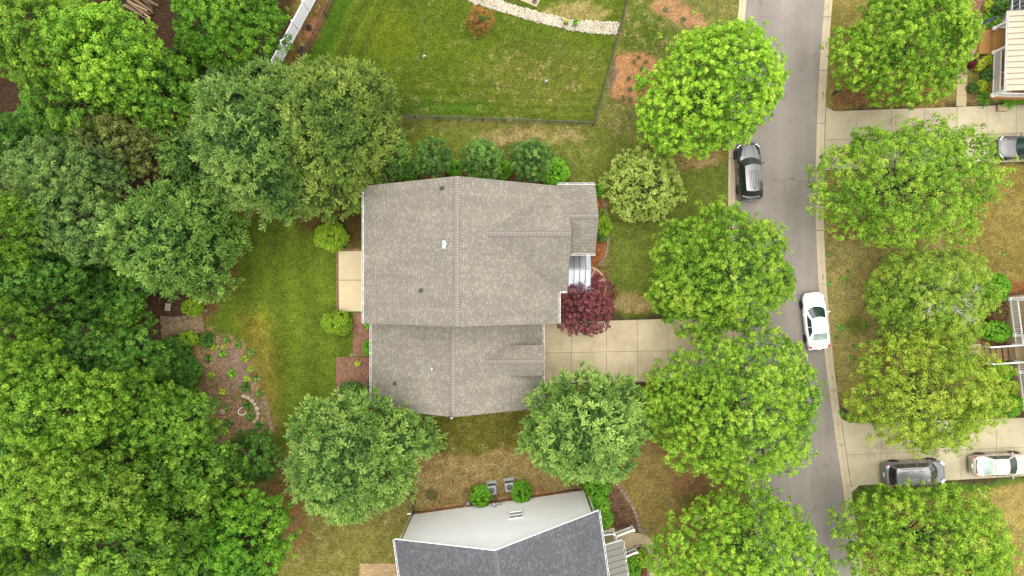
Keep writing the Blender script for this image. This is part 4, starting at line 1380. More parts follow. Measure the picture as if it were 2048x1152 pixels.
# ---------------------------------------------------------------- porch house top right
def ne_house():
    base = P(2013, 100, 3.3)
    H = thing("suburban_house", "house with cream standing seam porch roof in the top right corner", "house", (39.6, 18.5, 0), math.radians(-2.0))
    x0 = 0.0
    y0, y1 = -2.75, 2.95
    MB().box((1.55, (y0 + y1) / 2, .4), (3.1, y1 - y0 + .2, .8)).build("porch_floor", M['wood_floor'], H)
    MB().box((2.2, -.9, .815), (1.0, 1.0, .02)).build("doormat", M['wood'], H)
    seam_roof(H, [(3.3, y0 - .25, 4.3), (3.3, y1 + .35, 4.3), (-.62, y1 + .35, 3.3), (-.62, y0 - .25, 3.3)], 14, M['metal_cream'])
    gutter((-.62, y1 + .35, 3.28), (-.62, y0 - .25, 3.28), (-1, 0, 0), H)
    for y in (y1 - .1, .85, y0 + .1):
        MB().box((0.0, y, 2.0), (.2, .2, 2.5)).box((0, y, .9), (.28, .28, .2)).build("porch_column", M['trim'], H)
    MB().box((0, (y0 + y1) / 2, 3.12), (.16, y1 - y0, .2)).build("porch_beam", M['trim'], H)
    railing(H, (0, y0 + .2), (0, .75), .8, .8, 26, posts=False)
    railing(H, (.15, y0 + .05), (3.0, y0 + .05), .8, .8, 20, posts=False)
    railing(H, (.15, y1 - .05), (3.0, y1 - .05), .8, .8, 20, posts=False)
    MB().box((-.45, 1.9, .2), (.9, 2.0, .4)).build("step", M['wood_floor'], H)
    # walls
    wl = MB()
    wl.box((7.2, -.2, 3.2), (8.0, 6.4, 6.4))
    wl.box((5.4, 7.0, 3.2), (8.4, 7.8, 6.4))
    wl.build("wall", M['siding'], H)
    for k in range(2):
        f = window(H, (1.19, 4.5 + k * 2.1, 2.0), 1.5, 1.7, (-1, 0, 0))
        for j in range(1, 4):
            MB().box((1.15, 4.5 + k * 2.1 - .75 + j * .375, 2.0), (.03, .025, 1.6)).build("glazing_bar", M['trim'], f)
    roof_plane("roof", [(2.6, 3.2, 6.3), (2.6, -3.8, 6.3), (7.2, -3.8, 9.0), (7.2, 3.2, 9.0)], M['shingle_grey'], H)
    roof_plane("roof", [(7.2, 3.2, 9.0), (7.2, -3.8, 9.0), (11.8, -3.8, 6.3), (11.8, 3.2, 6.3)], M['shingle_grey'], H)
    dr = MB().box((3.17, 1.8, 1.9), (.06, 1.0, 2.1)).build("front_door", M['wood'], H)
    MB().tube([(3.12, 1.45, 1.75), (3.12, 1.45, 1.95)], .02).build("handle", M['chrome'], dr)
    # rainwater splash box by the porch corner
    MB().box((1.3, y0 - .75, .15), (.8, .5, .3)).build("porch_plinth", M['walk'], H)
ne_house()

def rocker(label, loc, rz):
    R = thing("porch_chair", label, "chair", loc, rz, "white porch chairs")
    w = M['trim']
    for k in range(5):
        MB().box((-.2 + k * .1, 0, .42), (.085, .5, .025)).build("seat_slat", w, R)
    for k in range(5):
        MB().box((-.28, -.2 + k * .1, .78), (.02, .07, .7), mat=Matrix.Rotation(-.2, 3, 'Y')).build("back_slat", w, R)
    for s in (-1, 1):
        MB().box((-.02, s * .3, .64), (.6, .08, .03)).build("armrest", w, R)
        MB().tube([(-.45, s * .27, .08), (-.2, s * .27, .035), (.15, s * .27, .035), (.4, s * .27, .07)], .02, 5).build("rocker", w, R)
        MB().box((.22, s * .27, .34), (.05, .05, .62)).build("leg", w, R)
        MB().box((-.24, s * .27, .34), (.05, .05, .62)).build("leg", w, R)
rocker("white slatted chair on the cream roofed porch, nearer the entry", (40.65, 17.9, .8), math.radians(160))
rocker("white slatted chair at the lower end of the cream roofed porch", (40.65, 16.4, .8), math.radians(200))
t = thing("side_table", "small white table between the two porch chairs", "table", (40.75, 17.15, .8))
MB().box((0, 0, .45), (.42, .42, .03)).build("table_top", M['trim'], t)
for sx in (-.16, .16):
    for sy in (-.16, .16):
        MB().box((sx, sy, .22), (.04, .04, .43)).build("leg", M['trim'], t)

def flag():
    q = P(1992, 35, 1.9)
    t = thing("garden_flag", "furled navy flag on a short pole beside the cream porch", "flag", (q.x, q.y, 0))
    MB().tube([(.25, .1, 0), (.2, .08, 1.2), (.05, .03, 1.95)], .02, 6).build("pole", M['trim'], t)
    MB().lathe([(.02, 0), (.05, .04), (.02, .1)], 8, (.05, .03, 1.95)).build("finial", M['chrome'], t)
    def fn(u, v):
        a = 2 * math.pi * v
        r = .11 * (1 - .35 * abs(u - .5)) * (1 + .25 * math.sin(3 * a + 5 * u))
        p = Vector((.05, .03, 1.9)).lerp(Vector((-1.05, -.45, 1.25)), u)
        return p + Vector((math.sin(a) * .35 * r, math.cos(a) * r * 1.0, math.sin(a) * r))
    MB().grid(fn, 14, 12).build("cloth", M['flag'], t, smooth=True)
flag()

# ---------------------------------------------------------------- porch house on the right edge
def east_house():
    a, b = P(2017, 596, 1.0), P(2046, 820, 1.0)
    d = b - a; L = d.length
    rz = math.atan2(d.y, d.x) + math.pi / 2       # local -Y runs down the porch front, +X into the house
    H = thing("suburban_house", "house at the right edge with white porch railings and wooden front steps", "house", (a.x, a.y, 0), rz)
    MB().box((1.6, -L / 2, .5), (3.2, L + .1, 1.0)).build("porch_floor", M['tan_floor'], H)
    s0, s1 = -3.85, -5.2
    railing(H, (0.05, -.12), (0.05, s0 + .05), 1.0, 1.0, 24, posts=False)
    railing(H, (0.05, s1 - .05), (0.05, -L + .1), 1.0, 1.0, 26, posts=False)
    railing(H, (.2, -.06), (3.0, -.06), 1.0, 1.0, 18, posts=False)
    for y in (-.1, -3.05, s1 - .9, -L + .1):
        MB().box((.08, y, 2.2), (.2, .2, 2.4)).box((.08, y, 1.15), (.28, .28, .3)).build("porch_column", M['trim'], H)
    MB().box((.1, -L / 2, 3.4), (.2, L, .25)).build("porch_beam", M['trim'], H)
    for k in range(5):
        MB().box((-.02 - .36 * k - .18, (s0 + s1) / 2, (1.0 - .18 * (k + 1)) - .03), (.38, abs(s1 - s0) - .1, .06)).build("tread", M['wood'], H)
        MB().box((-.02 - .36 * k - .34, (s0 + s1) / 2, (1.0 - .18 * (k + 1)) / 2 - .06), (.03, abs(s1 - s0) - .12, max(.04, 1.0 - .18 * (k + 1) - .08))).build("riser", M['wood'], H)
    for y in (s0 + .02, s1 - .02):
        A_, B_ = Vector((.1, y, 1.95)), Vector((-2.0, y, 1.0))
        MB().tube([A_, B_], .06, 4).build("stair_railing", M['trim'], H)
        for p in ((-.05, y, 1.35, 1.1), (-1.9, y, .5, 1.0)):
            MB().box((p[0], p[1], p[2]), (.1, .1, p[3])).build("stair_post", M['trim'], H)
    wl = MB().box((7.2, -L / 2, 3.3), (8, L + 3, 6.6)).build("wall", M['siding'], H)
    d_ = MB().box((3.17, (s0 + s1) / 2, 2.05), (.06, 1.0, 2.1)).build("front_door", M['wood'], H)
    MB().tube([(3.12, s0 - .3, 2.0), (3.12, s0 - .3, 2.2)], .02).build("handle", M['chrome'], d_)
    roof_plane("roof", [(3.0 - .4, 1.5 + .4, 6.5), (3.0 - .4, -L - 1.9, 6.5), (7.2, -L - 1.9, 9.4), (7.2, 1.9, 9.4)], M['shingle_grey'], H)
    roof_plane("roof", [(7.2, 1.9, 9.4), (7.2, -L - 1.9, 9.4), (11.8, -L - 1.9, 6.5), (11.8, 1.9, 6.5)], M['shingle_grey'], H)
    seam_roof(H, [(3.2, -L - .2, 4.2), (3.2, .2, 4.2), (-.1, .2, 3.55), (-.1, -L - .2, 3.55)], 22, M['metal_grey'])
east_house()

# ================================================================ FENCES
def picket_fence(name, label, a, b, h=1.25, post_every=1.83, gap=0.105, mat_=None, base_z=0.0):
    mat_ = mat_ or M['black_metal']
    a, b = Vector((a[0], a[1], 0)), Vector((b[0], b[1], 0))
    d = b - a; L = d.length; rz = math.atan2(d.y, d.x)
    F = thing(name, label, "fence", (a.x, a.y, 0), rz)
    n = max(1, round(L / post_every))
    pm = MB().box((0, 0, h / 2), (.06, .06, h + .08)).box((0, 0, h + .05), (.08, .08, .03)).mesh("post", mat_)
    for i in range(n + 1):
        put("post", pm, F, (L * i / n, 0, 0))
    rm = MB().box((L / n / 2, 0, 0), (L / n - .07, .03, .04)).mesh("rail", mat_)
    for i in range(n):
        for z in (h - .04, h - .22, .16):
            put("rail", rm, F, (L * i / n, 0, z))
    k = max(2, round(L / n / gap))
    pk = MB().box((0, 0, h / 2 + .02), (.02, .02, h - .06)).mesh("picket", mat_)
    cnt = 0
    for i in range(n):
        for j in range(1, k):
            put("picket", pk, F, (L * (i + j / k) / n, 0, 0)); cnt += 1
    return F

picket_fence("picket_fence", "black metal picket fence along the bottom of the fenced lawn", P2(700, 233), P2(1186, 251))
picket_fence("picket_fence", "black metal picket fence on the right side of the fenced lawn", P2(1186, 251), P2(1256, -8))
picket_fence("picket_fence", "black metal picket fence on the left of the fenced lawn, beside the white one", P2(676, -8), P2(590, 160))
picket_fence("picket_fence", "short black fence running up from the corner of the grey roofed house", P2(829, 1022), P2(824, 955), gap=.115)

def vinyl_fence():
    a, b = P(641, -18), P(536, 176)
    d = b - a; L = d.length; rz = math.atan2(d.y, d.x)
    F = thing("vinyl_fence", "tall solid white vinyl fence at the top beside the woods", "fence", (a.x, a.y, 0), rz)
    h = 1.85
    n = round(L / 2.0)
    pm = MB().box((0, 0, h / 2 + .03), (.13, .13, h + .06)).box((0, 0, h + .08), (.17, .17, .05)).mesh("post", M['vinyl'])
    for i in range(n + 1):
        put("post", pm, F, (L * i / n, 0, 0))
    w = (L / n - .14)
    nb = 12
    bm = MB().box((0, 0, h / 2), (w / nb - .006, .028, h - .2)).mesh("board", M['vinyl'])
    tm = MB().box((L / n / 2, 0, 0), (w, .055, .13)).mesh("rail", M['vinyl'])
    for i in range(n):
        for z in (h - .06, .1):
            put("rail", tm, F, (L * i / n, 0, z))
        for j in range(nb):
            put("board", bm, F, (L * i / n + .07 + w * (j + .5) / nb, 0, 0))
vinyl_fence()

# ================================================================ VEHICLES
def car(name, label, cat, px, py, heading, cfg, group=None, z=0.0):
    """local x forward, y left. cfg gives the proportions and paint"""
    loc = P(px, py); loc.z = z
    C = thing(name, label, cat, tuple(loc), heading, group)
    L, W, paint = cfg['L'], cfg['W'], cfg['paint']
    hw = W / 2
    zb = cfg.get('zb', .24)
    zs = cfg['belt']
    # stations along the body: (x, half-width factor, top height, bottom height)
    st = cfg['st']
    # cross section: from lower edge round the shoulder to the middle line
    def ring(x, wf, zt, zl):
        w = hw * wf
        mid = zl + (zt - zl) * .55
        return [(x, w * .80, zl), (x, w * .95, zl + .06), (x, w * .995, zl + .2), (x, w, mid), (x, w * .985, zt - .13), (x, w * .945, zt - .045), (x, w * .86, zt), (x, w * .55, zt + .022), (x, 0, zt + .03)]
    b = MB()
    rows = []
    n = 30
    X = np.array([s[0] for s in st]); 
    xs = []
    for i in range(len(st) - 1):
        for k in range(4):
            xs.append(st[i][0] + (st[i + 1][0] - st[i][0]) * k / 4)
    xs.append(st[-1][0])
    for x in xs:
        wf, zt, zl = [float(np.interp(x, X, [s[j] for s in st])) for j in (1, 2, 3)]
        r = ring(x, wf, zt, zl)
        rows.append(r + [(p[0], -p[1], p[2]) for p in r[-2::-1]])
    m = len(rows[0])
    vs = [p for r in rows for p in r]
    fs = []
    for i in range(len(rows) - 1):
        for k in range(m - 1):
            fs.append((i * m + k, (i + 1) * m + k, (i + 1) * m + k + 1, i * m + k + 1))
    fs += [tuple(range(m)), tuple((len(rows) - 1) * m + k for k in range(m - 1, -1, -1))]
    b.add(vs, fs)
    body = b.build("body", paint, C, smooth=True)
    # greenhouse
    xr0, xf0, xr1, xf1 = cfg['xr0'], cfg['xf0'], cfg['xr1'], cfg['xf1']
    zr = cfg['zr']; wb, wr = hw * cfg.get('wb', .9), hw * cfg.get('wr', .68)
    cf, cr = cfg.get('cf', .28), cfg.get('cr', .12)
    zb0 = zs - .03
    def front(v, t, off=0):
        y = (2 * v - 1)
        x = (xf0 - cf * y * y) * (1 - t) + (xf1 - cf * .45 * y * y) * t
        return Vector((x + off, y * (wb * (1 - t) + wr * t), zb0 + (zr - zb0) * t + off * .6))
    def rear(v, t, off=0):
        y = (2 * v - 1)
        x = (xr0 + cr * y * y) * (1 - t) + (xr1 + cr * .5 * y * y) * t
        return Vector((x - off, y * (wb * (1 - t) + wr * t), zb0 + (zr - zb0) * t + off * .6))
    def sidep(s, t, sg, off=0):
        fx, rx = front(1, t).x, rear(1, t).x
        bow = 1 + .035 * math.sin(math.pi * s)
        return Vector((rx + (fx - rx) * s, sg * ((wb * (1 - t) + wr * t) * bow + off), zb0 + (zr - zb0) * t + off * .5))
    g = MB()
    g.grid(lambda u, v: front(u, v), 10, 5, flip=True)
    g.grid(lambda u, v: rear(u, v), 10, 5)
    g.grid(lambda u, v: sidep(u, v, 1), 10, 5)
    g.grid(lambda u, v: sidep(u, v, -1), 10, 5, flip=True)
    g.build("pillars", paint, C, smooth=True)
    rf = MB()
    def roofp(u, v):
        y = 2 * v - 1
        ff, rr = front(v, 1), rear(v, 1)
        bow = 1 + .035 * math.sin(math.pi * u)
        x = rr.x + (ff.x - rr.x) * u
        return Vector((x, y * wr * bow, zr + .055 * (1 - y * y) + .035 * math.sin(math.pi * min(1, max(0, u))) - .002))
    rf.grid(roofp, 12, 10)
    roof = rf.build("roof", cfg.get('roof', paint), C, smooth=True)
    def pane(nm, fn, u0, u1, t0, t1, mt, flip, off=.008, par=C):
        mb = MB().grid(lambda u, v: fn(u0 + (u1 - u0) * u, t0 + (t1 - t0) * v, off), 10, 5, flip=flip)
        return mb.build(nm, mt, par, smooth=True)
    pane("windshield", front, .055, .945, .07, .95, M['car_glass'], True)
    pane("rear_window", rear, .07, .93, cfg.get('rw0', .12), .92, cfg.get('rear_glass', M['car_glass']), False)
    divs = cfg.get('divs', [.06, .48, .92])
    for sg in (1, -1):
        for a_, b_ in zip(divs, divs[1:]):
            mb = MB().grid(lambda u, v: sidep(a_ + .012 + (b_ - a_ - .024) * u, .14 + .74 * v, sg, .009), 6, 4, flip=(sg < 0))
            mb.build("side_window", cfg.get('side_glass', M['car_glass']), C, smooth=True)
        # mirrors
        q = sidep(.9, .12, sg)
        mm = MB()
        mm.grid(lambda u, v: Vector((q.x + .08 + .07 * math.cos(2 * math.pi * v) * math.sin(math.pi * u) , sg * (hw + .02 + .20 * u), zs + .06 + .08 * math.sin(2 * math.pi * v) * math.sin(math.pi * (.1 + .8 * u)))), 6, 10, flip=(sg > 0))
        mm.box((q.x + .08, sg * (hw * .93), zs + .03), (.06, .2, .04))
        mm.build("door_mirror", cfg.get('mirror', paint), C, smooth=True)
        for k in cfg.get('handles', (-.55, .45)):
            MB().box((k, sg * (hw * .995 + .008), zs - .14), (.2, .03, .035)).build("door_handle", cfg.get('handle_mat', paint), C)
    # wheels
    R = cfg.get('R', .33)
    tm = MB().lathe([(R * .62, -.105), (R * .95, -.105), (R, -.07), (R, .07), (R * .95, .105), (R * .62, .105)], 22, axis='y').mesh("tyre", M['tyre'], True)
    rimb = MB().lathe([(R * .25, .0), (R * .62, .0), (R * .62, .10), (R * .56, .095), (R * .5, .03), (R * .14, .05), (R * .12, .08), (.01, .08)], 20, axis='y')
    for k in range(5):
        t_ = 2 * math.pi * k / 5
        rimb.box((R * .34 * math.cos(t_), .075, R * .34 * math.sin(t_)), (R * .5, .03, R * .16), mat=Matrix.Rotation(-t_, 3, 'Y'))
    rm = rimb.mesh("rim", M['rim'])
    for wx in (cfg['wf'], cfg['wr_x']):
        for sg in (1, -1):
            w = put("wheel", tm, C, (wx, sg * (hw - .085), R))
            w.name = "wheel"
            r = put("rim", rm, w, (0, 0, 0), (0, 0, 0 if sg > 0 else math.pi))
        # dark wheel housing
            MB().lathe([(R * 1.16, -.005), (R * 1.16, .0), (R * .2, .001)], 18, (wx, sg * (hw + .002) if sg > 0 else sg * (hw + .002), R + .02), axis='y').build("wheel_arch", M['plastic'], C)
    # lamps, bumpers, plate
    xf, xr = st[-1][0], st[0][0]
    for sg in (1, -1):
        def lamp(x0, dx, yc, zc, sy, sz, nm, mt, rz_):
            MB().box((x0, sg * yc, zc), (dx, sy, sz), mat=Matrix.Rotation(sg * rz_, 3, 'Z')).build(nm, mt, C)
        lz_ = cfg.get('lampz', zs - .2)
        lamp(xf - cfg.get('lx', .34), .34, hw * .74, lz_, .2, .13, "headlight", M['headlamp'], -.75)
        tz = cfg.get('tailz', zs - .06)
        lamp(xr + cfg.get('tx', .26), .22, hw * .80, tz, cfg.get('tw', .2), cfg.get('th', .14), "tail_light", M['taillamp'], .55)
    MB().box((xr + .02, 0, cfg.get('plz', .72)), (.05, .34, .16)).build("number_plate", M['plate'], C)
    MB().box((xr + .05, 0, .42), (.14, W * .8, .14)).build("rear_bumper", cfg.get('bumper', paint), C)
    MB().box((xf - .06, 0, .42), (.12, W * .62, .16)).build("grille", M['plastic'], C)
    for s in (-1, 1):
        A_, B_ = front(.5 + s * .28, .06, .02), front(.5 + s * .02, .1, .02)
        MB().tube([A_, B_], .012, 4).build("wiper", M['plastic'], C)
    if cfg.get('hood_lines'):
        for s in (-1, 1):
            pts = []
            for k in range(6):
                x = xf0 - .02 + (xf - .25 - xf0) * k / 5
                zt = float(np.interp(x, X, [q_[2] for q_ in st]))
                pts.append((x, s * hw * (.44 - .16 * k / 5), zt + .027))
            MB().tube(pts, .012, 4).build("hood_crease", M['plastic'], C)
    if cfg.get('ribs'):
        nr = cfg['ribs']
        for k in range(nr):
            v = .5 + (k - (nr - 1) / 2) * .62 / nr
            pts = [roofp(u, v) + Vector((0, 0, .004)) for u in (.13, .3, .5, .68, .78)]
            MB().tube(pts, .016, 4).build("roof_rib", paint, roof)
    if cfg.get('rails'):
        for v in (.055, .945):
            pts = [roofp(u, v) + Vector((0, 0, .05 if 0 < i < 4 else .0)) for i, u in enumerate((.1, .16, .5, .72, .8))]
            MB().tube(pts, .022, 5).build("roof_rail", M['plastic'], roof)
    if cfg.get('fin'):
        q = roofp(.1, .5)
        MB().box(q + Vector((0, 0, .05)), (.14, .03, .09)).build("antenna_fin", M['plastic'], roof)
    if cfg.get('badge'):
        MB().box((xr + .1, 0, cfg['badge']), (.06, .5, .05)).build("rear_trim", M['chrome'], C)
    if cfg.get('rear_bar'):
        MB().box((xr + .28, 0, zs - .03), (.16, W * .62, .12)).build("rear_panel", M['pipe'], C)
    return C

sedan_st = [(-2.36, .62, .62, .36), (-2.30, .76, .82, .30), (-2.12, .90, .95, .27), (-1.7, .97, 1.0, .24), (-.9, 1.0, .98, .22), (.5, 1.0, .95, .22), (1.2, .985, .93, .22), (1.65, .95, .86, .24), (2.0, .87, .78, .26), (2.22, .74, .68, .28), (2.34, .56, .56, .34)]
suv_st = [(-2.38, .74, .80, .42), (-2.32, .86, 1.02, .36), (-2.15, .95, 1.10, .32), (-1.6, .985, 1.12, .30), (-.6, 1.0, 1.10, .28), (.6, 1.0, 1.08, .28), (1.2, .985, 1.08, .28), (1.7, .96, 1.03, .30), (2.05, .89, .96, .32), (2.28, .77, .86, .36), (2.36, .62, .72, .42)]
van_st = [(-2.56, .78, .74, .36), (-2.50, .88, 1.0, .30), (-2.30, .96, 1.08, .27), (-1.6, .99, 1.10, .25), (-.4, 1.0, 1.07, .24), (.9, 1.0, 1.03, .24), (1.5, .98, .99, .24), (1.95, .94, .90, .26), (2.3, .84, .78, .28), (2.48, .70, .66, .32), (2.54, .55, .55, .36)]

SEDAN = dict(L=4.7, W=1.84, paint=M['paint_white'], belt=.95, st=sedan_st, xr0=-1.78, xf0=1.28, xr1=-.92, xf1=.30, zr=1.40, wr=.66, cf=.36, cr=.12, rear_glass=M['car_glass_pale'], wf=1.42, wr_x=-1.40, rw0=.16, divs=[.10, .47, .93])
SUV = dict(side_glass=M['car_glass_dark'], rear_glass=M['car_glass_dark'], tw=.1, th=.1, L=4.74, W=1.94, paint=M['paint_black'], belt=1.08, st=suv_st, xr0=-2.20, xf0=1.12, xr1=-1.78, xf1=.42, zr=1.68, wr=.66, cf=.30, cr=.18, wf=1.45, wr_x=-1.42, R=.36, ribs=6, rails=False, hood_lines=True, fin=True, badge=.98, divs=[.05, .33, .64, .94])
VAN = dict(side_glass=M['car_glass_dark'], rear_glass=M['car_glass_dark'], L=5.1, W=1.98, paint=M['paint_grey'], belt=1.05, st=van_st, xr0=-2.40, xf0=1.72, xr1=-2.05, xf1=.72, zr=1.70, wr=.70, cf=.34, cr=.16, wf=1.62, wr_x=-1.48, R=.34, ribs=7, rails=True, fin=False, badge=.9, divs=[.04, .34, .64, .92])
TAN = dict(L=4.8, W=1.82, paint=M['paint_tan'], belt=.95, st=sedan_st, xr0=-1.72, xf0=1.28, xr1=-.92, xf1=.30, zr=1.40, wr=.68, cf=.2, cr=.05, rear_glass=M['car_glass_pale'], wf=1.42, wr_x=-1.40, rear_bar=True, tw=.16, th=.1, divs=[.10, .47, .93])
TRUCK = dict(L=4.8, W=1.86, paint=M['paint_silver'], belt=1.08, st=suv_st, xr0=-1.9, xf0=1.05, xr1=-1.5, xf1=.45, zr=1.66, wr=.7, cf=.22, cr=.1, wf=1.45, wr_x=-1.42, R=.36, hood_lines=False, divs=[.05, .5, .94])

car("parked_car", "black SUV parked on the left kerb of the road under the bright tree", "car", 1493, 345, math.radians(94.0), SUV, z=ROAD_Z + .005)
car("parked_car", "white sedan parked half on the right kerb of the road", "car", 1625, 641, math.radians(96.5), SEDAN, z=ROAD_Z + .02)
car("parked_car", "dark grey minivan with ribbed roof on the lower right driveway", "car", 1819, 941, math.radians(2.8), VAN, z=.03)
car("parked_car", "champagne sedan behind the minivan at the right edge of the picture", "car", 1988, 925, math.radians(2.0), TAN, z=.03)
car("parked_car", "grey car nosed under the tree on the upper right driveway", "car", 2036, 299, math.radians(180.0), TRUCK, z=.03)

# ================================================================ SMALL THINGS
def condenser(label, px, py, rz):
    q = P(px, py)
    t = thing("air_conditioner", label, "air conditioner", (q.x, q.y, 0), rz, "outdoor air conditioners")
    MB().box((0, .08, .04), (.86, .98, .09)).build("pad", M['grey_metal'], t)
    b = MB().box((0, 0, .45), (.66, .66, .72)).build("cabinet", M['pipe'], t)
    lm = MB().box((0, 0, 0), (.012, .02, .68)).mesh("grille_bar", M['grey_metal'])
    for s in range(4):
        R = Matrix.Rotation(s * math.pi / 2, 3, 'Z')
        for k in range(13):
            p = R @ Vector((-.33 + .66 * k / 12, .342, .45))
            put("grille_bar", lm, b, tuple(p), (0, 0, s * math.pi / 2))
    top = MB()
    n = 24
    sq = []
    for k in range(n):
        a = 2 * math.pi * k / n
        m_ = max(abs(math.cos(a)), abs(math.sin(a)))
        sq.append((.36 * math.cos(a) / m_, .36 * math.sin(a) / m_))
    vs = [(x, y, .83) for x, y in sq] + [(.25 * math.cos(2 * math.pi * k / n), .25 * math.sin(2 * math.pi * k / n), .86) for k in range(n)] + [(x, y, .80) for x, y in sq] + [(.25 * math.cos(2 * math.pi * k / n), .25 * math.sin(2 * math.pi * k / n), .66) for k in range(n)]
    fs = []
    for k in range(n):
        k2 = (k + 1) % n
        fs += [(k, k2, n + k2, n + k), (2 * n + k, 2 * n + k2, k2, k), (n + k, n + k2, 3 * n + k2, 3 * n + k)]
    fs.append(tuple(3 * n + k for k in range(n)))
    top.add(vs, fs)
    tp = top.build("top_panel", M['grey_metal'], t)
    MB().lathe([(.25, 0), (.25, .004), (.02, .005)], 20, (0, 0, .661)).build("fan_well", M['pipe'], tp)
    for k in range(3):
        a = 2 * math.pi * k / 3 + px
        MB().box((.12 * math.cos(a), .12 * math.sin(a), .72), (.2, .15, .012), mat=Matrix.Rotation(a, 3, 'Z') @ Matrix.Rotation(.35, 3, 'X')).build("fan_blade", M['galv'], tp)
    MB().lathe([(.07, .68), (.07, .78), (.02, .79)], 12).build("fan_hub", M['pipe'], tp)
    gm = MB()
    for r in (.08, .14, .2):
        gm.tube([(r * math.cos(2 * math.pi * k / 16), r * math.sin(2 * math.pi * k / 16), .872) for k in range(17)], .004, 4, caps=False)
    for k in range(6):
        a = math.pi * k / 6
        gm.tube([(-.25 * math.cos(a), -.25 * math.sin(a), .866), (.25 * math.cos(a), .25 * math.sin(a), .866)], .004, 4)
    gm.build("fan_guard", M['grey_metal'], tp)
    MB().tube([(.2, -.34, .3), (.24, -.6, .2), (.25, -.95, .25), (.25, -1.2, .6)], .03, 5).build("refrigerant_line", M['pipe'], t)
condenser("grey air conditioner unit on the left, between the two round shrubs", 984, 975, SH_RZ)
condenser("smaller looking air conditioner unit on the right, against the right round shrub", 1019, 969, SH_RZ)

def meters():
    R = Matrix.Rotation(SH_RZ, 3, 'Z')
    def at(x, y, z): return R @ Vector((x, y, z)) + Vector((SH_A.x, SH_A.y, 0))
    q = at(6.75, .18, 0)
    t = thing("utility_meter", "grey electricity meter and pipes on the wall beside the left air conditioner", "meter", tuple(q), SH_RZ)
    MB().box((0, -.02, 1.5), (.3, .14, .5)).build("meter_box", M['grey_metal'], t)
    MB().lathe([(.09, 0), (.09, .08), (.06, .1)], 14, (0, .05, 1.58), axis='y').build("dial", M['headlamp'], t)
    MB().tube([(0, .0, 1.25), (0, .0, .02)], .03, 6).build("conduit", M['grey_metal'], t)
    MB().box((.45, .0, 1.2), (.22, .12, .3)).build("switch_box", M['grey_metal'], t)
    MB().tube([(.45, .02, 1.05), (.45, .02, .3), (.2, .25, .1)], .02, 6).build("conduit", M['grey_metal'], t)
    q = at(4.55, .3, 0)
    t = thing("gas_meter", "small pale gas meter at the wall left of the round shrub", "meter", tuple(q), SH_RZ)
    MB().box((0, 0, .55), (.26, .2, .26)).box((0, .11, .58), (.12, .03, .1)).build("meter_body", M['grey_metal'], t)
    MB().tube([(-.12, 0, .68), (-.14, 0, .85), (-.3, -.1, .85), (-.32, -.1, 0)], .022, 6).build("pipe", M['grey_metal'], t)
    MB().tube([(.12, 0, .68), (.14, 0, .78), (.2, -.2, .78)], .022, 6).build("pipe", M['grey_metal'], t)
meters()

def mailbox(label, px, py, rz, mat_):
    q = P(px, py)
    t = thing("mailbox", label, "mailbox", (q.x, q.y, 0), rz, "kerbside mailboxes")
    MB().box((0, 0, .52), (.1, .1, 1.05)).build("post", mat_, t)
    MB().box((.12, 0, .98), (.5, .08, .06)).tube([(.0, 0, .65), (.3, 0, .95)], .025, 5).build("arm", mat_, t)
    n = 10
    b = MB()
    prof = [(-.09, 0), (-.09, .14)] + [(-.09 * math.cos(math.pi * k / n), .14 + .09 * math.sin(math.pi * k / n)) for k in range(1, n)] + [(.09, .14), (.09, 0)]
    vs = [(-.24, y, 1.02 + z) for y, z in prof] + [(.30, y, 1.02 + z) for y, z in prof]
    m_ = len(prof)
    b.add(vs, [tuple(range(m_))[::-1], tuple(m_ + k for k in range(m_))] + [(k, (k + 1) % m_, m_ + (k + 1) % m_, m_ + k) for k in range(m_)])
    bx = b.build("box", mat_, t)
    MB().box((.31, 0, 1.1), (.015, .15, .17)).build("door", mat_, t)
    MB().box((.1, -.105, 1.2), (.04, .012, .2)).box((.06, -.105, 1.29), (.1, .012, .05)).build("signal_flag", M['red'], t)
    return t
mailbox("black mailbox with red flag beside the upper right driveway", 1664, 190, math.radians(190), M['black_metal'])
mailbox("dark mailbox among weeds at the kerb by the lower right driveway", 1684, 818, math.radians(195), M['black_metal'])

def cover():
    q = P(1397, 1033)
    t = thing("utility_cover", "round pale utility cover in the lawn near the bottom trees", "cover", (q.x, q.y, 0))
    MB().lathe([(.30, -.05), (.30, .035), (.27, .04), (.01, .042)], 24).build("lid", M['walk'], t)
    MB().lathe([(.36, -.05), (.36, .025), (.31, .03), (.31, -.04)], 24).build("collar", M['edge_stone'], t)
cover()

def sprinkler(label, px, py, line):
    q = P(px, py)
    t = thing("lawn_sprinkler", label, "sprinkler", (q.x, q.y, 0), .3)
    MB().box((0, .08, .04), (.04, .3, .03)).box((.08, -.06, .04), (.2, .03, .03)).box((-.07, -.06, .04), (.14, .03, .03)).build("base", M['grey_metal'], t)
    MB().lathe([(.05, .05), (.05, .14), (.02, .18)], 10).build("head", M['chrome'], t)
    MB().tube([(-.12, 0, .17), (.12, 0, .19)], .02, 5).build("arm", M['plate'], t)
    pts = spline([P(x, y, .03) for x, y in line], 8)
    o = MB().tube(pts, .013, 5).build("garden_hose", M['hose'])
    return t, o
_, h1 = sprinkler("pale sprinkler standing left of centre on the fenced lawn", 849, 113, [(849, 108), (848, 88), (856, 76), (852, 60), (846, 44), (852, 32), (857, 26)])
tag(h1, "thin pale hose winding across the fenced lawn to the left sprinkler", "hose")
_, h2 = sprinkler("pale sprinkler standing on the right of the fenced lawn", 1092, 163, [(1093, 158), (1095, 140), (1106, 108), (1128, 100), (1140, 86)])
tag(h2, "faint hose leading up from the right sprinkler on the fenced lawn", "hose")

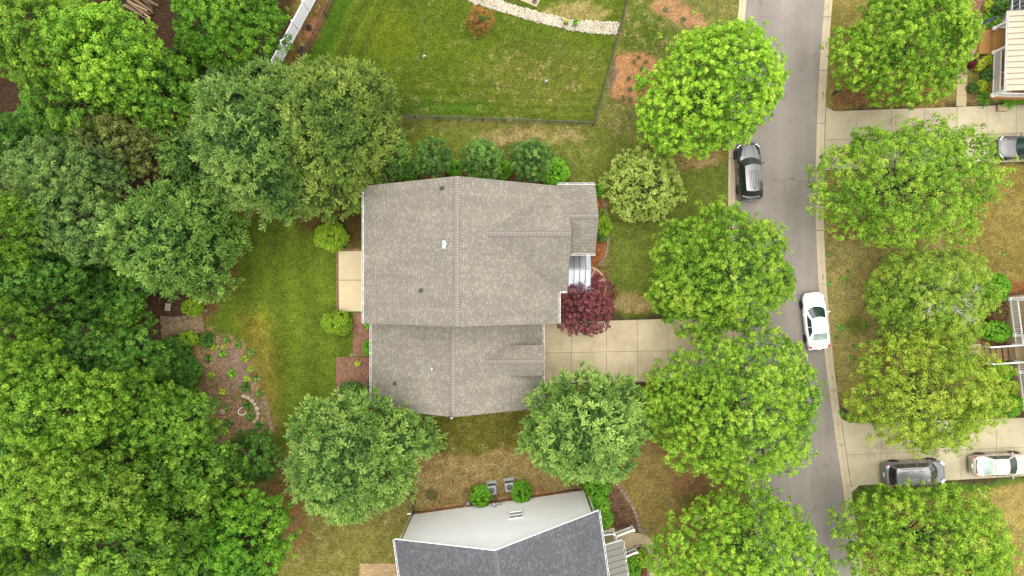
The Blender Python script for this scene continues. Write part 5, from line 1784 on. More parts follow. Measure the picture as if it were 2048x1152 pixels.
def garden_pad():
    t = tag(empty("concrete_pad"), kind="structure")
    MB().prism([P2(1032, -14), P2(1088, -34), P2(1082, -2), P2(1073, 15), P2(1036, -1)], -.05, .09).build("slab", M['walk'], t)
    q = P(1069, 4)
    u = thing("shade_post", "dark post standing on the concrete pad at the top edge", "post", (q.x, q.y, .09))
    MB().lathe([(.2, 0), (.2, .05), (.05, .09)], 14).build("base", M['pipe'], u)
    MB().tube([(0, 0, .05), (0, 0, .9)], .03, 8).build("pole", M['pipe'], u)
garden_pad()

def pot(label, px, py, r):
    q = P(px, py)
    t = thing("flower_pot", label, "flower pot", (q.x, q.y, .08), 0, "pots on the river rock")
    MB().lathe([(r * .7, 0), (r, r * 1.5), (r * 1.08, r * 1.5), (r * 1.08, r * 1.62), (r * .95, r * 1.62), (r * .9, r * 1.4)], 16).build("pot", M['terracotta'], t)
    MB().lathe([(r * .9, r * 1.38), (r * .88, r * 1.42), (.01, r * 1.45)], 14).build("soil", M['soil'], t)
    return t
POTS = [pot("dark flower pot with a small yellow plant on the river rock", 1131, 48, .17), pot("dark flower pot with a taller green plant on the river rock", 1150, 50, .17)]

def ring_light():
    q = P(966, -1)
    t = thing("lawn_ornament", "small round white dish beside the river rock at the top edge", "bird bath", (q.x, q.y, 0))
    MB().lathe([(.12, 0), (.06, .1), (.05, .55), (.12, .6), (.24, .66), (.26, .70), (.2, .67), (.02, .64)], 18).build("basin", M['trim'], t, smooth=True)
ring_light()

def bench():
    q = P(341, 614)
    t = thing("garden_bench", "small grey wooden seat at the edge of the woods above the pebble path", "bench", (q.x, q.y, 0), math.radians(82))
    for k in range(4):
        MB().box((0, -.18 + k * .12, .45), (.62, .105, .035)).build("slat", M['wood_grey'] if 'wood_grey' in M else M['trim'], t)
    for sx in (-.26, .26):
        for sy in (-.17, .17):
            MB().box((sx, sy, .22), (.06, .06, .43)).build("leg", M['wood'], t)
M['wood_grey'] = mat("grey_weathered_wood", A(200, 190, 172), 0.85, 0.18, 1.5, 16)
bench()

def log_pile():
    rnd = random.Random(8)
    q = P(285, 14)
    L0 = thing
    ang = math.atan2(-(40), 62)
    for k in range(15):
        off = (k % 5 - 2) * .26 + rnd.uniform(-.06, .06)
        lay = k // 5
        ln = rnd.uniform(1.3, 2.4)
        c = Vector((q.x - math.sin(ang) * off + rnd.uniform(-.3, .3), q.y + math.cos(ang) * off, .1 + lay * .17))
        a_ = ang + rnd.uniform(-.12, .12)
        d = Vector((math.cos(a_), math.sin(a_), rnd.uniform(-.03, .03)))
        r = rnd.uniform(.05, .11)
        root = (c.x, c.y, 0)
        p0, p1 = Vector((0, 0, c.z)) - d * ln / 2, Vector((0, 0, c.z)) + d * ln / 2
        m_ = (p0 + p1) / 2 + Vector((rnd.uniform(-.06, .06), rnd.uniform(-.06, .06), 0))
        o = MB().tube([p0, m_, p1], [r, r * .92, r * .75], 7).build("cut_log", M['log'], None, smooth=False, loc=root)
        where = ["bottom", "middle", "top"][lay] + " layer of the pile, " + ["rightmost", "second from right", "in the centre", "second from left", "leftmost"][k % 5]
        tag(o, "brown cut log, " + where, "log", "logs in the pile at the top edge")
log_pile()

def hoop():
    q = P(486, 822)
    o = MB().tube([(.3 * math.cos(2 * math.pi * k / 18 + 1.2), .3 * math.sin(2 * math.pi * k / 18 + 1.2), .05 + .25 * math.sin(math.pi * k / 14) ** 2) for k in range(15)], .025, 6).build("garden_hoop", M['trim'], None, loc=(q.x, q.y, 0))
    tag(o, "thin white hoop lying in the rear bed beside the curved stone wall", "hoop")
hoop()

def boulder(label, px, py, r, mt, seed):
    rnd = random.Random(seed)
    q = P(px, py)
    b = MB()
    nu, nv = 7, 10
    ph = [rnd.uniform(0, 6.28) for _ in range(6)]
    def fn(u, v):
        t, a = math.pi * .62 * u, 2 * math.pi * v
        k = 1 + .14 * math.sin(2 * a + ph[0]) + .1 * math.sin(3 * a + ph[1] + 2 * t) + .07 * math.sin(5 * t + ph[2])
        return Vector((r * k * math.sin(t) * math.cos(a), r * k * .8 * math.sin(t) * math.sin(a), r * .55 * k * math.cos(t)))
    b.grid(fn, nu, nv, flip=False)
    o = b.build("boulder", mt, None, loc=(q.x, q.y, .02), rot=(0, 0, rnd.uniform(0, 6)))
    tag(o, label, "rock", "rocks in the rear bed")
boulder("bluish grey flat rock near the middle of the mulched rear bed", 466, 776, .26, M['rock_grey'], 1)
boulder("pale angular rock left of the white hoop in the rear bed", 446, 823, .27, M['wall_stone'], 2)
boulder("pinkish rock at the left side of the mulched rear bed", 420, 796, .25, M['edge_stone'], 3)
boulder("grey rock beside the yellow plant at the top of the rear bed", 436, 710, .2, M['rock_grey'], 4)
boulder("round stone at the end of the bed edging by the curved footpath", 1285, 1061, .3, M['edge_stone'], 5)

# ================================================================ PLANTS
def quad_mesh(name, V, Cc, mats):
    """V (n,corners,3) positions, Cc (n,3) colours"""
    n, q = V.shape[:2]
    me = bpy.data.meshes.new(name)
    me.vertices.add(n * q)
    me.vertices.foreach_set("co", V.astype(np.float32).reshape(-1))
    me.loops.add(n * q); me.loops.foreach_set("vertex_index", np.arange(n * q, dtype=np.int32))
    me.polygons.add(n); me.polygons.foreach_set("loop_start", np.arange(n, dtype=np.int32) * q); me.polygons.foreach_set("loop_total", np.full(n, q, np.int32))
    for m in mats: me.materials.append(m)
    me.update()
    a = me.attributes.new("Col", 'FLOAT_COLOR', 'POINT')
    c4 = np.ones((n, q, 4), np.float32); c4[:, :, :3] = Cc[:, None, :]
    a.data.foreach_set("color", c4.reshape(-1))
    return me

def nrm(v):
    return v / np.maximum(1e-9, np.linalg.norm(v, axis=-1, keepdims=True))

def leaf_quads(p, n, ln, wd, rng, d=None, fold=0.0):
    """leaf blades: centre p, normal n, length, width; d optional growing direction"""
    r = rng.normal(size=p.shape) if d is None else d + 0.05 * rng.normal(size=p.shape)
    u = nrm(np.cross(n, np.cross(r, n)) + 1e-6)
    w = np.cross(n, u)
    ln, wd = np.asarray(ln)[..., None], np.asarray(wd)[..., None]
    a = p - u * ln * .45 + w * wd * .5
    b = p - u * ln * .45 - w * wd * .5
    c = p + u * ln * .55 + n * fold * wd
    return np.stack([a, b, c], 1)

class SNoise:
    def __init__(self, rng, scale, k=9):
        self.d = nrm(rng.normal(size=(k, 3))) * (2 * math.pi / scale) * rng.uniform(.6, 1.5, (k, 1))
        self.p = rng.uniform(0, 6.28, k)
    def __call__(self, P_):
        return np.sin(P_ @ self.d.T + self.p).mean(-1) * 2.0

def shell_points(lobes, dens, rng, depth, bough, zmin=-.35, keep=.82):
    """points on the outside of a union of ellipsoids, with creases between boughs"""
    n1, n2 = SNoise(rng, bough * 2.2), SNoise(rng, bough * 2.2)
    n3 = SNoise(rng, bough * 5)
    PP, NN, FF = [], [], []
    for i, (c, r) in enumerate(lobes):
        c, r = np.array(c, float), np.array(r, float)
        area = 4 * math.pi * ((r[0] * r[1]) ** 1.6 / 3 + (r[0] * r[2]) ** 1.6 / 3 + (r[1] * r[2]) ** 1.6 / 3) ** (1 / 1.6) * (1 - zmin) / 2
        n = int(area * dens)
        d = nrm(rng.normal(size=(int(n * 7), 3)))
        wgt = np.linalg.norm(d / r, axis=1)              # even spread over the surface
        d = d[(d[:, 2] > zmin) & (rng.uniform(0, wgt.max(), len(d)) < wgt)][:n]
        q = c + d * r
        crease = np.exp(-(n1(q) / .22) ** 2) + .7 * np.exp(-(n2(q) / .2) ** 2)
        f = 1 + .10 * n3(q) - depth * np.minimum(crease, 1.2) + rng.normal(0, .022, len(q))
        p = c + d * r * f[:, None]
        ok = np.ones(len(p), bool)
        for j, (c2, r2) in enumerate(lobes):
            if j != i:
                ok &= (np.linalg.norm((p - np.array(c2)) / np.array(r2), axis=1) > keep)
        PP.append(p[ok]); NN.append(nrm(d / r)[ok]); FF.append(crease[ok])
    return np.concatenate(PP), np.concatenate(NN), np.concatenate(FF)

def palette(cols, t, rng, jit=.12):
    cols = np.array(cols)
    t = np.clip(t, 0, .9999) * (len(cols) - 1)
    i = t.astype(int); f = (t - i)[..., None]
    c = cols[i] * (1 - f) + cols[i + 1] * f
    return np.clip(c * rng.lognormal(0, jit, t.shape)[..., None], .002, .85)

def fill_points(lobes, rng, per_m3, lo=.25, hi=.8):
    out = []
    for c, r in lobes:
        n = int(4.2 * r[0] * r[1] * r[2] * per_m3)
        d = nrm(rng.normal(size=(n, 3)))
        d[:, 2] = np.abs(d[:, 2]) * .9 - .1
        out.append(np.array(c) + d * np.array(r) * (rng.uniform(lo ** 3, hi ** 3, (n, 1)) ** (1 / 3)))
    return np.concatenate(out)

def broad_crown(lobes, cols, seed, dens=3.4, K=32, rc=.36, leaf=.2, depth=.12, bough=1.5, zmin=-.45, up=.4, young=.4, keep=.82, rough=.28, fill=9.0, sprig=.04):
    """foliage in rounded leafy clumps that stand at uneven depth, with older leaves filling the inside"""
    rng = np.random.default_rng(seed)
    P0, N0, cr = shell_points(lobes, dens, rng, depth, bough, zmin, keep)
    m = len(P0)
    off = rng.normal(0, rough, m) - rough * .3
    s_ = rng.uniform(0, 1, m) < sprig
    off[s_] += rng.uniform(.3, 1.0, s_.sum()) * rough * 1.1
    P0 = P0 + N0 * off[:, None]
    tone = .40 + .16 * SNoise(rng, bough * 3)(P0) + rng.normal(0, .10, m)
    rcl = rc * rng.uniform(.65, 1.3, m)
    ax = nrm(N0 + np.array([0, 0, .35]) + rng.normal(size=(m, 3)) * .2)
    d = nrm(ax[:, None, :] * .85 + rng.normal(size=(m, K, 3)) * .72)
    rad = rcl[:, None] * rng.uniform(.55, 1.08, (m, K))
    lp = P0[:, None, :] + d * rad[..., None]
    ln = nrm(d * .8 + np.array([0, 0, up]) + rng.normal(size=(m, K, 3)) * .34)
    size = leaf * rng.uniform(.65, 1.3, (m, K))
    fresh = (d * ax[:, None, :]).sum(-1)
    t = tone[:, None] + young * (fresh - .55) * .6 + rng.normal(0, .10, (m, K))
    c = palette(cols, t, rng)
    V = leaf_quads(lp.reshape(-1, 3), ln.reshape(-1, 3), size.reshape(-1), (size * .85).reshape(-1), rng, fold=.12)
    c = c.reshape(-1, 3)
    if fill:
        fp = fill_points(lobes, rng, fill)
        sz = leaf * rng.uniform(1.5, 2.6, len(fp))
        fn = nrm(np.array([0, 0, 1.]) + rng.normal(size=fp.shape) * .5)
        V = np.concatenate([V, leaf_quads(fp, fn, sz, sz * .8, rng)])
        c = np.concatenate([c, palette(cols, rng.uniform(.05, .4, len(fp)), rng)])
    return V, c

def conifer_crown(lobes, cols, seed, dens=3.4, fingers=9, blades=9, spray=.58, depth=.12, bough=1.5, zmin=-.4, blade=.16, keep=.82, wid=.058, fan=.5, rough=.24, fill=10.0):
    """sprays of needles: each spray a fan of fingers, paler towards the tips, at uneven depth"""
    rng = np.random.default_rng(seed)
    p, n, cr = shell_points(lobes, dens, rng, depth, bough, zmin, keep)
    m = len(p)
    p = p + n * (rng.normal(0, rough, m) - rough * .4)[:, None]
    tone = .40 + .18 * SNoise(rng, bough * 3)(p) + rng.normal(0, .12, m)
    hor = n.copy(); hor[:, 2] = 0
    ax = nrm(n * .45 + hor * .45 + np.array([0, 0, .30]) + rng.normal(size=(m, 3)) * np.array([.35, .35, .12]))
    fd = nrm(ax[:, None, :] + rng.normal(size=(m, fingers, 3)) * np.array([1, 1, .6]) * fan)
    fl = spray * rng.uniform(.6, 1.1, (m, fingers)) * rng.uniform(.75, 1.2, (m, 1))
    bd = nrm(fd[:, :, None, :] + rng.normal(size=(m, fingers, blades, 3)) * .42)
    bl = blade * rng.uniform(.7, 1.25, (m, fingers, blades))
    along = rng.uniform(.1, 1.0, (m, fingers, blades))
    base = p[:, None, None, :] + fd[:, :, None, :] * (fl[:, :, None] * along)[..., None]
    cpos = base + bd * (bl * .4)[..., None]
    nn = nrm(np.cross(bd, rng.normal(size=bd.shape)))
    nn = np.where(nn[..., 2:3] < 0, -nn, nn)
    nn = nrm(nn + np.array([0, 0, .8]))
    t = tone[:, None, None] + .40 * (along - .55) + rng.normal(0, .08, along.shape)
    c = palette(cols, t, rng, .12).reshape(-1, 3)
    V = leaf_quads(cpos.reshape(-1, 3), nn.reshape(-1, 3), bl.reshape(-1), np.full(bl.size, wid) * rng.uniform(.8, 1.5, bl.size), rng, d=bd.reshape(-1, 3))
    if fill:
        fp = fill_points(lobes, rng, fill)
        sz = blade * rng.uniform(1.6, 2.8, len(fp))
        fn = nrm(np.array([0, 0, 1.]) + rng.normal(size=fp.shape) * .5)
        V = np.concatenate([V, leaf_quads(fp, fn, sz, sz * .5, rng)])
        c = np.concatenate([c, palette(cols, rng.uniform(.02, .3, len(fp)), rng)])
    return V, c

def limb_mesh(trunk_h, r0, tips, mat_, rnd, lean=(0, 0)):
    b = MB()
    top = Vector((lean[0], lean[1], trunk_h))
    b.tube([(0, 0, -.2), (0, 0, .15), (lean[0] * .4, lean[1] * .4, trunk_h * .5), top], [r0 * 1.5, r0 * 1.1, r0 * .85, r0 * .6], 8)
    for tp in tips:
        tp = Vector(tp)
        s = Vector((lean[0], lean[1], 0)) * .6 + Vector((0, 0, trunk_h * rnd.uniform(.5, .98)))
        m_ = s.lerp(tp, .5) + Vector((rnd.uniform(-.3, .3), rnd.uniform(-.3, .3), rnd.uniform(.1, .6)))
        b.tube([s, m_, tp], [r0 * .4, r0 * .24, r0 * .06], 6)
        for _ in range(2):
            e = m_.lerp(tp, .4) + Vector((rnd.uniform(-1, 1), rnd.uniform(-1, 1), rnd.uniform(.2, .9))) * .28 * (tp - s).length
            b.tube([m_, m_.lerp(e, .5) + Vector((0, 0, .1)), e], [r0 * .2, r0 * .12, r0 * .03], 5)
    return b

def plant_tree(name, label, cat, lobes_px, h, rz_, maker, cols, seed, trunk_r=.16, group=None, bark='bark', share=None, skirt=None, **kw):
    """lobes_px: list of (px, py, rx_px, ry_px[, dh]) read at crown mid-height h; rz_ half-height of the crown"""
    k = (CAM_H - h) / FPX
    x0 = sum(l[0] * l[2] * l[3] for l in lobes_px) / sum(l[2] * l[3] for l in lobes_px)
    y0 = sum(l[1] * l[2] * l[3] for l in lobes_px) / sum(l[2] * l[3] for l in lobes_px)
    c0 = P(x0, y0, h)
    T = thing(name, label, cat, (c0.x, c0.y, 0), 0, group)
    lobes = []
    if maker is conifer_crown and h > 5:
        lobes_px = [(x0 + (l[0] - x0) * .97, y0 + (l[1] - y0) * .97, l[2] * .95, l[3] * .95) + tuple(l[4:]) for l in lobes_px]
    for l in lobes_px:
        dh = l[4] if len(l) > 4 else 0
        rz = rz_ * (l[5] if len(l) > 5 else (min(l[2], l[3]) / max(min(q[2], q[3]) for q in lobes_px)) ** .7)
        q = P(l[0], l[1], h)
        lobes.append(((q.x - c0.x, q.y - c0.y, h + dh), (l[2] * k, l[3] * k, rz)))
    R_ = (max(l[2] for l in lobes_px) * k, max(l[3] for l in lobes_px) * k, rz_)
    if share is not None and share.get('use'):
        me, r0, h0 = share['pool'][share['use'] % len(share['pool'])]
        o = put("crown", me, T, (0, 0, h - h0 * R_[2] / r0[2]), (0, 0, 0))
        o.scale = (-R_[0] / r0[0], R_[1] / r0[1], R_[2] / r0[2])       # a mirrored sister crown, stretched to this tree's own size
    else:
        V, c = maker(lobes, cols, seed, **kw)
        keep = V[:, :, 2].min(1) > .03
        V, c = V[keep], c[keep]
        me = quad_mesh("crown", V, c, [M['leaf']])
        put("crown", me, T)
        if share is not None:
            share['pool'].append((me, R_, h))
    rnd = random.Random(seed)
    tips = []
    for (c_, r_) in lobes:
        for _ in range(5):
            a = rnd.uniform(0, 6.28); f = rnd.uniform(.35, .8)
            tips.append((c_[0] + r_[0] * f * math.cos(a), c_[1] + r_[1] * f * math.sin(a), c_[2] + r_[2] * rnd.uniform(-.1, .35)))
    th = max(.3, h - rz_ * .45)
    limb_mesh(th, trunk_r, tips, M[bark], rnd).build("trunk", M[bark], T, smooth=True)
    return T

def jitter_lobes(cx, cy, rx, ry, seed, n=7, size=.5, spread=.58, core=.78):
    """an uneven crown outline: a core and bulges round it"""
    r = random.Random(seed)
    out = [(cx, cy, rx * core, ry * core, .6)]
    a0 = r.uniform(0, 6.28)
    for k in range(n):
        a = a0 + 2 * math.pi * k / n + r.uniform(-.25, .25)
        s = r.uniform(size * .8, size * 1.15)
        f = 1.0 - s + r.uniform(-.06, .05)
        out.append((cx + rx * f * math.cos(a), cy + ry * f * math.sin(a), rx * s, ry * s, r.uniform(-.9, .3)))
    return out

# leaf colours
MAPLE = [AL(70, 112, 24, 1.14), AL(112, 160, 34, 1.14), AL(150, 196, 48, 1.14), AL(190, 222, 74, 1.14), AL(214, 226, 96, 1.14)]
PEAR = [AL(70, 108, 24, 1.05), AL(108, 156, 34, 1.05), AL(148, 190, 50, 1.05), AL(186, 214, 74, 1.05), AL(214, 214, 92, 1.05)]
OAK = [AL(58, 96, 22, 1.12), AL(94, 142, 32, 1.12), AL(130, 176, 44, 1.12), AL(170, 206, 66, 1.12), AL(200, 224, 92, 1.12)]
DEEP = [AL(44, 80, 24, 1.1), AL(70, 116, 36, 1.1), AL(94, 146, 48, 1.1), AL(122, 172, 62, 1.1), AL(156, 198, 84, 1.1)]
BLUE = [AL(60, 88, 46, 1.2), AL(88, 118, 56, 1.2), AL(114, 144, 68, 1.2), AL(146, 174, 84, 1.2), AL(178, 198, 102, 1.2)]
OLIVE = [AL(66, 80, 36, 1.1), AL(92, 106, 46, 1.1), AL(118, 128, 58, 1.1), AL(144, 148, 74, 1.1), AL(166, 164, 96, 1.1)]
PINE = [AL(56, 86, 38, 1.38), AL(86, 122, 50, 1.38), AL(118, 150, 66, 1.38), AL(154, 180, 90, 1.38), AL(188, 204, 116, 1.38)]
PINE_Y = [AL(60, 86, 36, 1.38), AL(92, 122, 46, 1.38), AL(126, 150, 60, 1.38), AL(162, 180, 82, 1.38), AL(192, 202, 106, 1.38)]
PINE_D = [AL(46, 78, 34, 1.3), AL(76, 112, 44, 1.3), AL(102, 138, 56, 1.3), AL(132, 164, 72, 1.3), AL(162, 188, 94, 1.3)]
JUNIPER = [AL(104, 124, 52, 1.2), AL(138, 162, 66, 1.2), AL(168, 190, 86, 1.2), AL(196, 212, 112, 1.2), AL(214, 224, 140, 1.2)]
PURPLE = [AL(66, 28, 38, 1.35), AL(94, 44, 54, 1.35), AL(120, 60, 68, 1.35), AL(144, 80, 86, 1.35), AL(164, 100, 102, 1.35)]
BOX = [AL(50, 96, 18, 1.15), AL(86, 144, 28, 1.15), AL(118, 180, 40, 1.15), AL(150, 206, 58, 1.15), AL(182, 224, 84, 1.15)]
BOX_Y = [AL(84, 120, 22, 0.98), AL(124, 164, 34, 0.98), AL(158, 196, 44, 0.98), AL(186, 216, 62, 0.98), AL(208, 226, 92, 0.98)]
HOLLY = [AL(44, 78, 30, 1.15), AL(74, 114, 46, 1.15), AL(102, 144, 60, 1.15), AL(136, 172, 76, 1.15), AL(178, 202, 108, 1.15)]
LIME = [AL(150, 180, 40), AL(184, 208, 56), AL(208, 226, 72), AL(226, 238, 104)]
RED = [AL(92, 26, 34), AL(128, 36, 44), AL(150, 50, 56)]
BROWN = [AL(86, 62, 40), AL(118, 88, 58), AL(142, 110, 74), AL(160, 130, 84)]
RUST = [AL(120, 84, 40), AL(156, 108, 52), AL(178, 134, 66), AL(140, 128, 56)]

# ---------------------------------------------------------------- street trees
plant_tree("street_tree", "bright yellow green tree left of the road above the black SUV", "tree",
           [(1432, 170, 108, 104, .8, 1), (1470, 108, 66, 56, 0), (1512, 150, 52, 66, -.3), (1400, 118, 62, 54, 0), (1345, 215, 62, 66, -.6), (1335, 250, 54, 50, -1), (1390, 258, 56, 48, -.6), (1450, 242, 60, 48, -.5), (1480, 205, 60, 60, 0), (1318, 168, 36, 36, -1.2)],
           6.2, 3.6, broad_crown, MAPLE, 11, K=44, bough=1.1, depth=.10, young=.45, dens=6.2, rc=.26, leaf=.112, rough=.22, fill=8, sprig=.06)
plant_tree("street_tree", "bright yellow green tree at the top right across the road", "tree",
           [(1812, 88, 104, 88, .8, 1), (1745, 120, 66, 60, -.6), (1862, 45, 70, 56, 0), (1800, 30, 74, 50, 0), (1885, 85, 56, 70, -.3), (1790, 150, 64, 48, -.6), (1850, 150, 60, 46, -.6), (1715, 85, 38, 40, -.8)],
           6.0, 3.4, broad_crown, MAPLE, 12, K=44, bough=1.1, depth=.11, young=.45, dens=6.2, rc=.26, leaf=.112, rough=.22, fill=8, sprig=.06)
plant_tree("street_tree", "wide loose leaved tree right of the road below the upper driveway", "tree",
           [(1815, 370, 118, 88, .8, 1), (1700, 360, 58, 62, -.8), (1755, 300, 60, 46, -.5), (1850, 290, 74, 46, -.4), (1935, 300, 58, 46, -.6), (1940, 360, 60, 62, -.6), (1900, 430, 66, 52, -.8), (1800, 445, 74, 48, -.8), (1720, 420, 54, 50, -1), (1670, 395, 34, 30, -1.2)],
           6.0, 3.0, broad_crown, PEAR, 13, K=42, bough=1.3, depth=.15, dens=5.2, rc=.33, leaf=.11, rough=.34, fill=4, sprig=.12)
plant_tree("street_tree", "round green tree left of the road above the middle driveway", "tree",
           [(1445, 540, 100, 92, .8, 1), (1440, 465, 74, 50, -.3), (1370, 500, 56, 58, -.6), (1362, 575, 54, 54, -.8), (1410, 620, 64, 48, -.8), (1490, 612, 62, 50, -.6), (1535, 560, 54, 50, -.5), (1520, 490, 54, 46, -.4), (1565, 560, 26, 30, -.8), (1400, 655, 30, 24, -1.3)],
           5.6, 3.2, broad_crown, PEAR, 14, K=44, bough=1.15, depth=.12, dens=6.0, rc=.28, leaf=.115, rough=.26, fill=7, sprig=.08)
plant_tree("street_tree", "largest green tree left of the road, spreading below the middle driveway", "tree",
           [(1475, 815, 122, 108, 1, 1), (1530, 725, 84, 58, -.2), (1430, 735, 70, 60, -.3), (1345, 830, 48, 58, -1.2), (1395, 885, 70, 62, -.7), (1480, 915, 76, 56, -.7), (1560, 880, 62, 62, -.6), (1585, 790, 54, 66, -.4), (1372, 768, 56, 46, -.9), (1330, 800, 34, 46, -1.2)],
           6.2, 3.5, broad_crown, PEAR, 15, K=44, bough=1.2, depth=.12, dens=5.8, rc=.29, leaf=.11, rough=.28, fill=7, sprig=.09)
plant_tree("street_tree", "yellowish green tree before the wooden porch steps on the right", "tree",
           [(1850, 790, 110, 84, .8, 1), (1790, 730, 62, 50, -.4), (1870, 715, 74, 46, -.4), (1950, 770, 66, 58, -.6), (1980, 810, 46, 42, -.9), (1770, 800, 56, 46, -.7), (1820, 850, 66, 44, -.7), (1900, 855, 66, 42, -.8), (1740, 805, 36, 28, -1), (1880, 890, 34, 22, -1.4)],
           5.6, 3.0, broad_crown, [AL(88, 118, 30), AL(132, 168, 42), AL(176, 204, 60), AL(208, 222, 84), AL(228, 220, 100)], 17, K=42, bough=1.3, depth=.15, dens=5.0, rc=.34, leaf=.11, rough=.34, fill=4, sprig=.12)
plant_tree("street_tree", "green tree at the bottom edge left of the road", "tree",
           [(1490, 1085, 110, 80, .8, 1), (1500, 1020, 60, 46, -.4), (1440, 1040, 56, 44, -.6), (1390, 1085, 58, 50, -.8), (1350, 1125, 46, 42, -1), (1570, 1080, 56, 60, -.5), (1600, 1140, 66, 50, -.6), (1460, 1150, 90, 60, 0), (1520, 1180, 90, 50, 0)],
           5.8, 3.2, broad_crown, PEAR, 18, K=44, bough=1.2, depth=.12, dens=5.6, rc=.30, leaf=.11, rough=.30, fill=6, sprig=.10)
plant_tree("street_tree", "green tree at the bottom right edge below the minivan", "tree",
           [(1860, 1080, 118, 76, .8, 1), (1790, 1026, 58, 40, -.4), (1870, 1018, 64, 36, -.4), (1945, 1036, 58, 44, -.6), (1740, 1065, 52, 52, -.9), (1980, 1100, 50, 56, -.8), (1770, 1130, 66, 50, -.4), (1870, 1160, 100, 50, 0), (1960, 1150, 60, 50, -.3)],
           5.8, 3.0, broad_crown, [AL(70, 108, 24), AL(112, 160, 34), AL(152, 194, 50), AL(190, 214, 74), AL(214, 212, 92)], 19, K=42, bough=1.25, depth=.14, dens=5.4, rc=.30, leaf=.115, rough=.30, fill=5, sprig=.10)

# feathery dogwood with bare grey twigs
T6 = plant_tree("ornamental_tree", "feathery light green tree with bare grey twigs beside the right porch", "tree",
           [(1860, 600, 88, 70, .5, 1), (1800, 580, 52, 50, -.3), (1830, 540, 56, 40, -.2), (1900, 540, 64, 40, -.3), (1945, 590, 52, 48, -.4), (1900, 655, 62, 44, -.4), (1820, 650, 54, 44, -.5), (1775, 600, 30, 40, -.8)],
           4.0, 2.0, broad_crown, [AL(76, 116, 30), AL(116, 158, 42), AL(154, 188, 56), AL(186, 208, 76), AL(208, 222, 98)], 16, bough=.9, depth=.12, up=.75, K=40, dens=7, rc=.32, leaf=.10, rough=.24, fill=10, sprig=.1)
def twigs(T, centre, seed, n, r):
    rnd = random.Random(seed)
    for _ in range(n):
        b = MB()
        a = rnd.uniform(0, 6.28); f = r * rnd.uniform(.1, .8)
        s = Vector((centre[0] + f * math.cos(a), centre[1] + f * math.sin(a) * .8, centre[2] + rnd.uniform(1.35, 1.75) - .06 * f * f))
        for _k in range(rnd.randint(3, 5)):
            aa = a + rnd.uniform(-1.4, 1.4)
            L = rnd.uniform(.5, 1.2)
            m_ = s + Vector((math.cos(aa), math.sin(aa), .25)) * L * .5 + Vector((0, 0, .1))
            e = m_ + Vector((math.cos(aa + .4), math.sin(aa + .4), .05)) * L * .5
            b.tube([s, m_, e], [.022, .016, .007], 5)
            e2 = m_ + Vector((math.cos(aa - .7), math.sin(aa - .7), .1)) * L * .4
            b.tube([m_, e2], [.014, .006], 5)
        b.build("bare_twig", M['bark_grey'], T)
twigs(T6, (0.2, 0, 4.3), 3, 16, 2.6)

# ---------------------------------------------------------------- conifers
plant_tree("conifer", "broad soft needled conifer above the rear lawn, left of a yellower one", "tree",
           [(520, 290, 100, 118, 1, 1), (470, 190, 62, 56, -.6), (545, 175, 66, 46, -.3), (450, 270, 56, 66, -.8), (480, 360, 64, 58, -1), (555, 385, 72, 54, -1), (600, 230, 50, 60, 0)],
           7.0, 5.2, conifer_crown, PINE, 31, dens=3.6, depth=.13, bough=1.35, rough=.24)
plant_tree("conifer", "broad olive tinged conifer touching the top left corner of the taupe roof", "tree",
           [(680, 270, 92, 118, .6, 1), (650, 170, 60, 46, -.3), (725, 185, 66, 52, -.8), (742, 255, 50, 60, -1), (640, 380, 70, 52, -1), (690, 338, 54, 50, -1.2), (620, 310, 60, 70, 0)],
           6.6, 4.9, conifer_crown, PINE_Y, 32, dens=3.6, depth=.13, bough=1.35, rough=.24)
plant_tree("conifer", "round conifer at the lower left corner of the garage roof", "tree",
           [(705, 920, 108, 104, .8, 1), (640, 850, 62, 52, -.4), (720, 825, 66, 42, -.3), (790, 870, 58, 58, -.6), (635, 950, 62, 66, -.8), (690, 1000, 66, 48, -.9), (770, 960, 58, 58, -.8), (840, 885, 34, 34, -2)],
           6.2, 4.4, conifer_crown, PINE, 33, dens=3.6, depth=.12, bough=1.3)
plant_tree("conifer", "round conifer between the middle driveway and the pale gable wall", "tree",
           [(1168, 855, 96, 84, .8, 1), (1110, 820, 54, 50, -.5), (1165, 780, 62, 40, -.3), (1230, 800, 56, 50, -.5), (1250, 860, 50, 56, -.8), (1100, 880, 62, 50, -.7), (1150, 925, 60, 38, -.9), (1215, 915, 60, 44, -.8)],
           5.8, 3.9, conifer_crown, PINE, 34, dens=3.6, depth=.12, bough=1.2)
plant_tree("conifer", "dark green conifer at the left edge of the rear lawn", "tree",
           [(345, 485, 84, 88, .8, 1), (395, 425, 54, 50, -.6), (330, 410, 54, 44, 0), (290, 510, 56, 52, 0), (340, 550, 62, 44, -.8), (410, 500, 48, 66, -1.4), (400, 560, 44, 38, -1.6), (440, 470, 30, 50, -2.4)],
           7.4, 4.4, conifer_crown, PINE_D, 35, dens=3.6, depth=.14, bough=1.3)
plant_tree("conifer", "small dark conifer in the gap between the olive tree and the big conifers", "tree",
           [(372, 310, 44, 44, 0, 1), (395, 340, 34, 34, -.5), (350, 285, 34, 30, -.3)],
           6.6, 2.6, conifer_crown, PINE_D, 36, dens=4, depth=.15, bough=.9, rough=.2)
plant_tree("conifer", "low dark conifer beside the top left corner of the taupe roof", "tree",
           [(785, 310, 32, 40, 0, 1), (770, 345, 26, 24, -.5)],
           3.6, 2.0, conifer_crown, PINE_D, 37, dens=5, depth=.13, bough=.8, rough=.15)

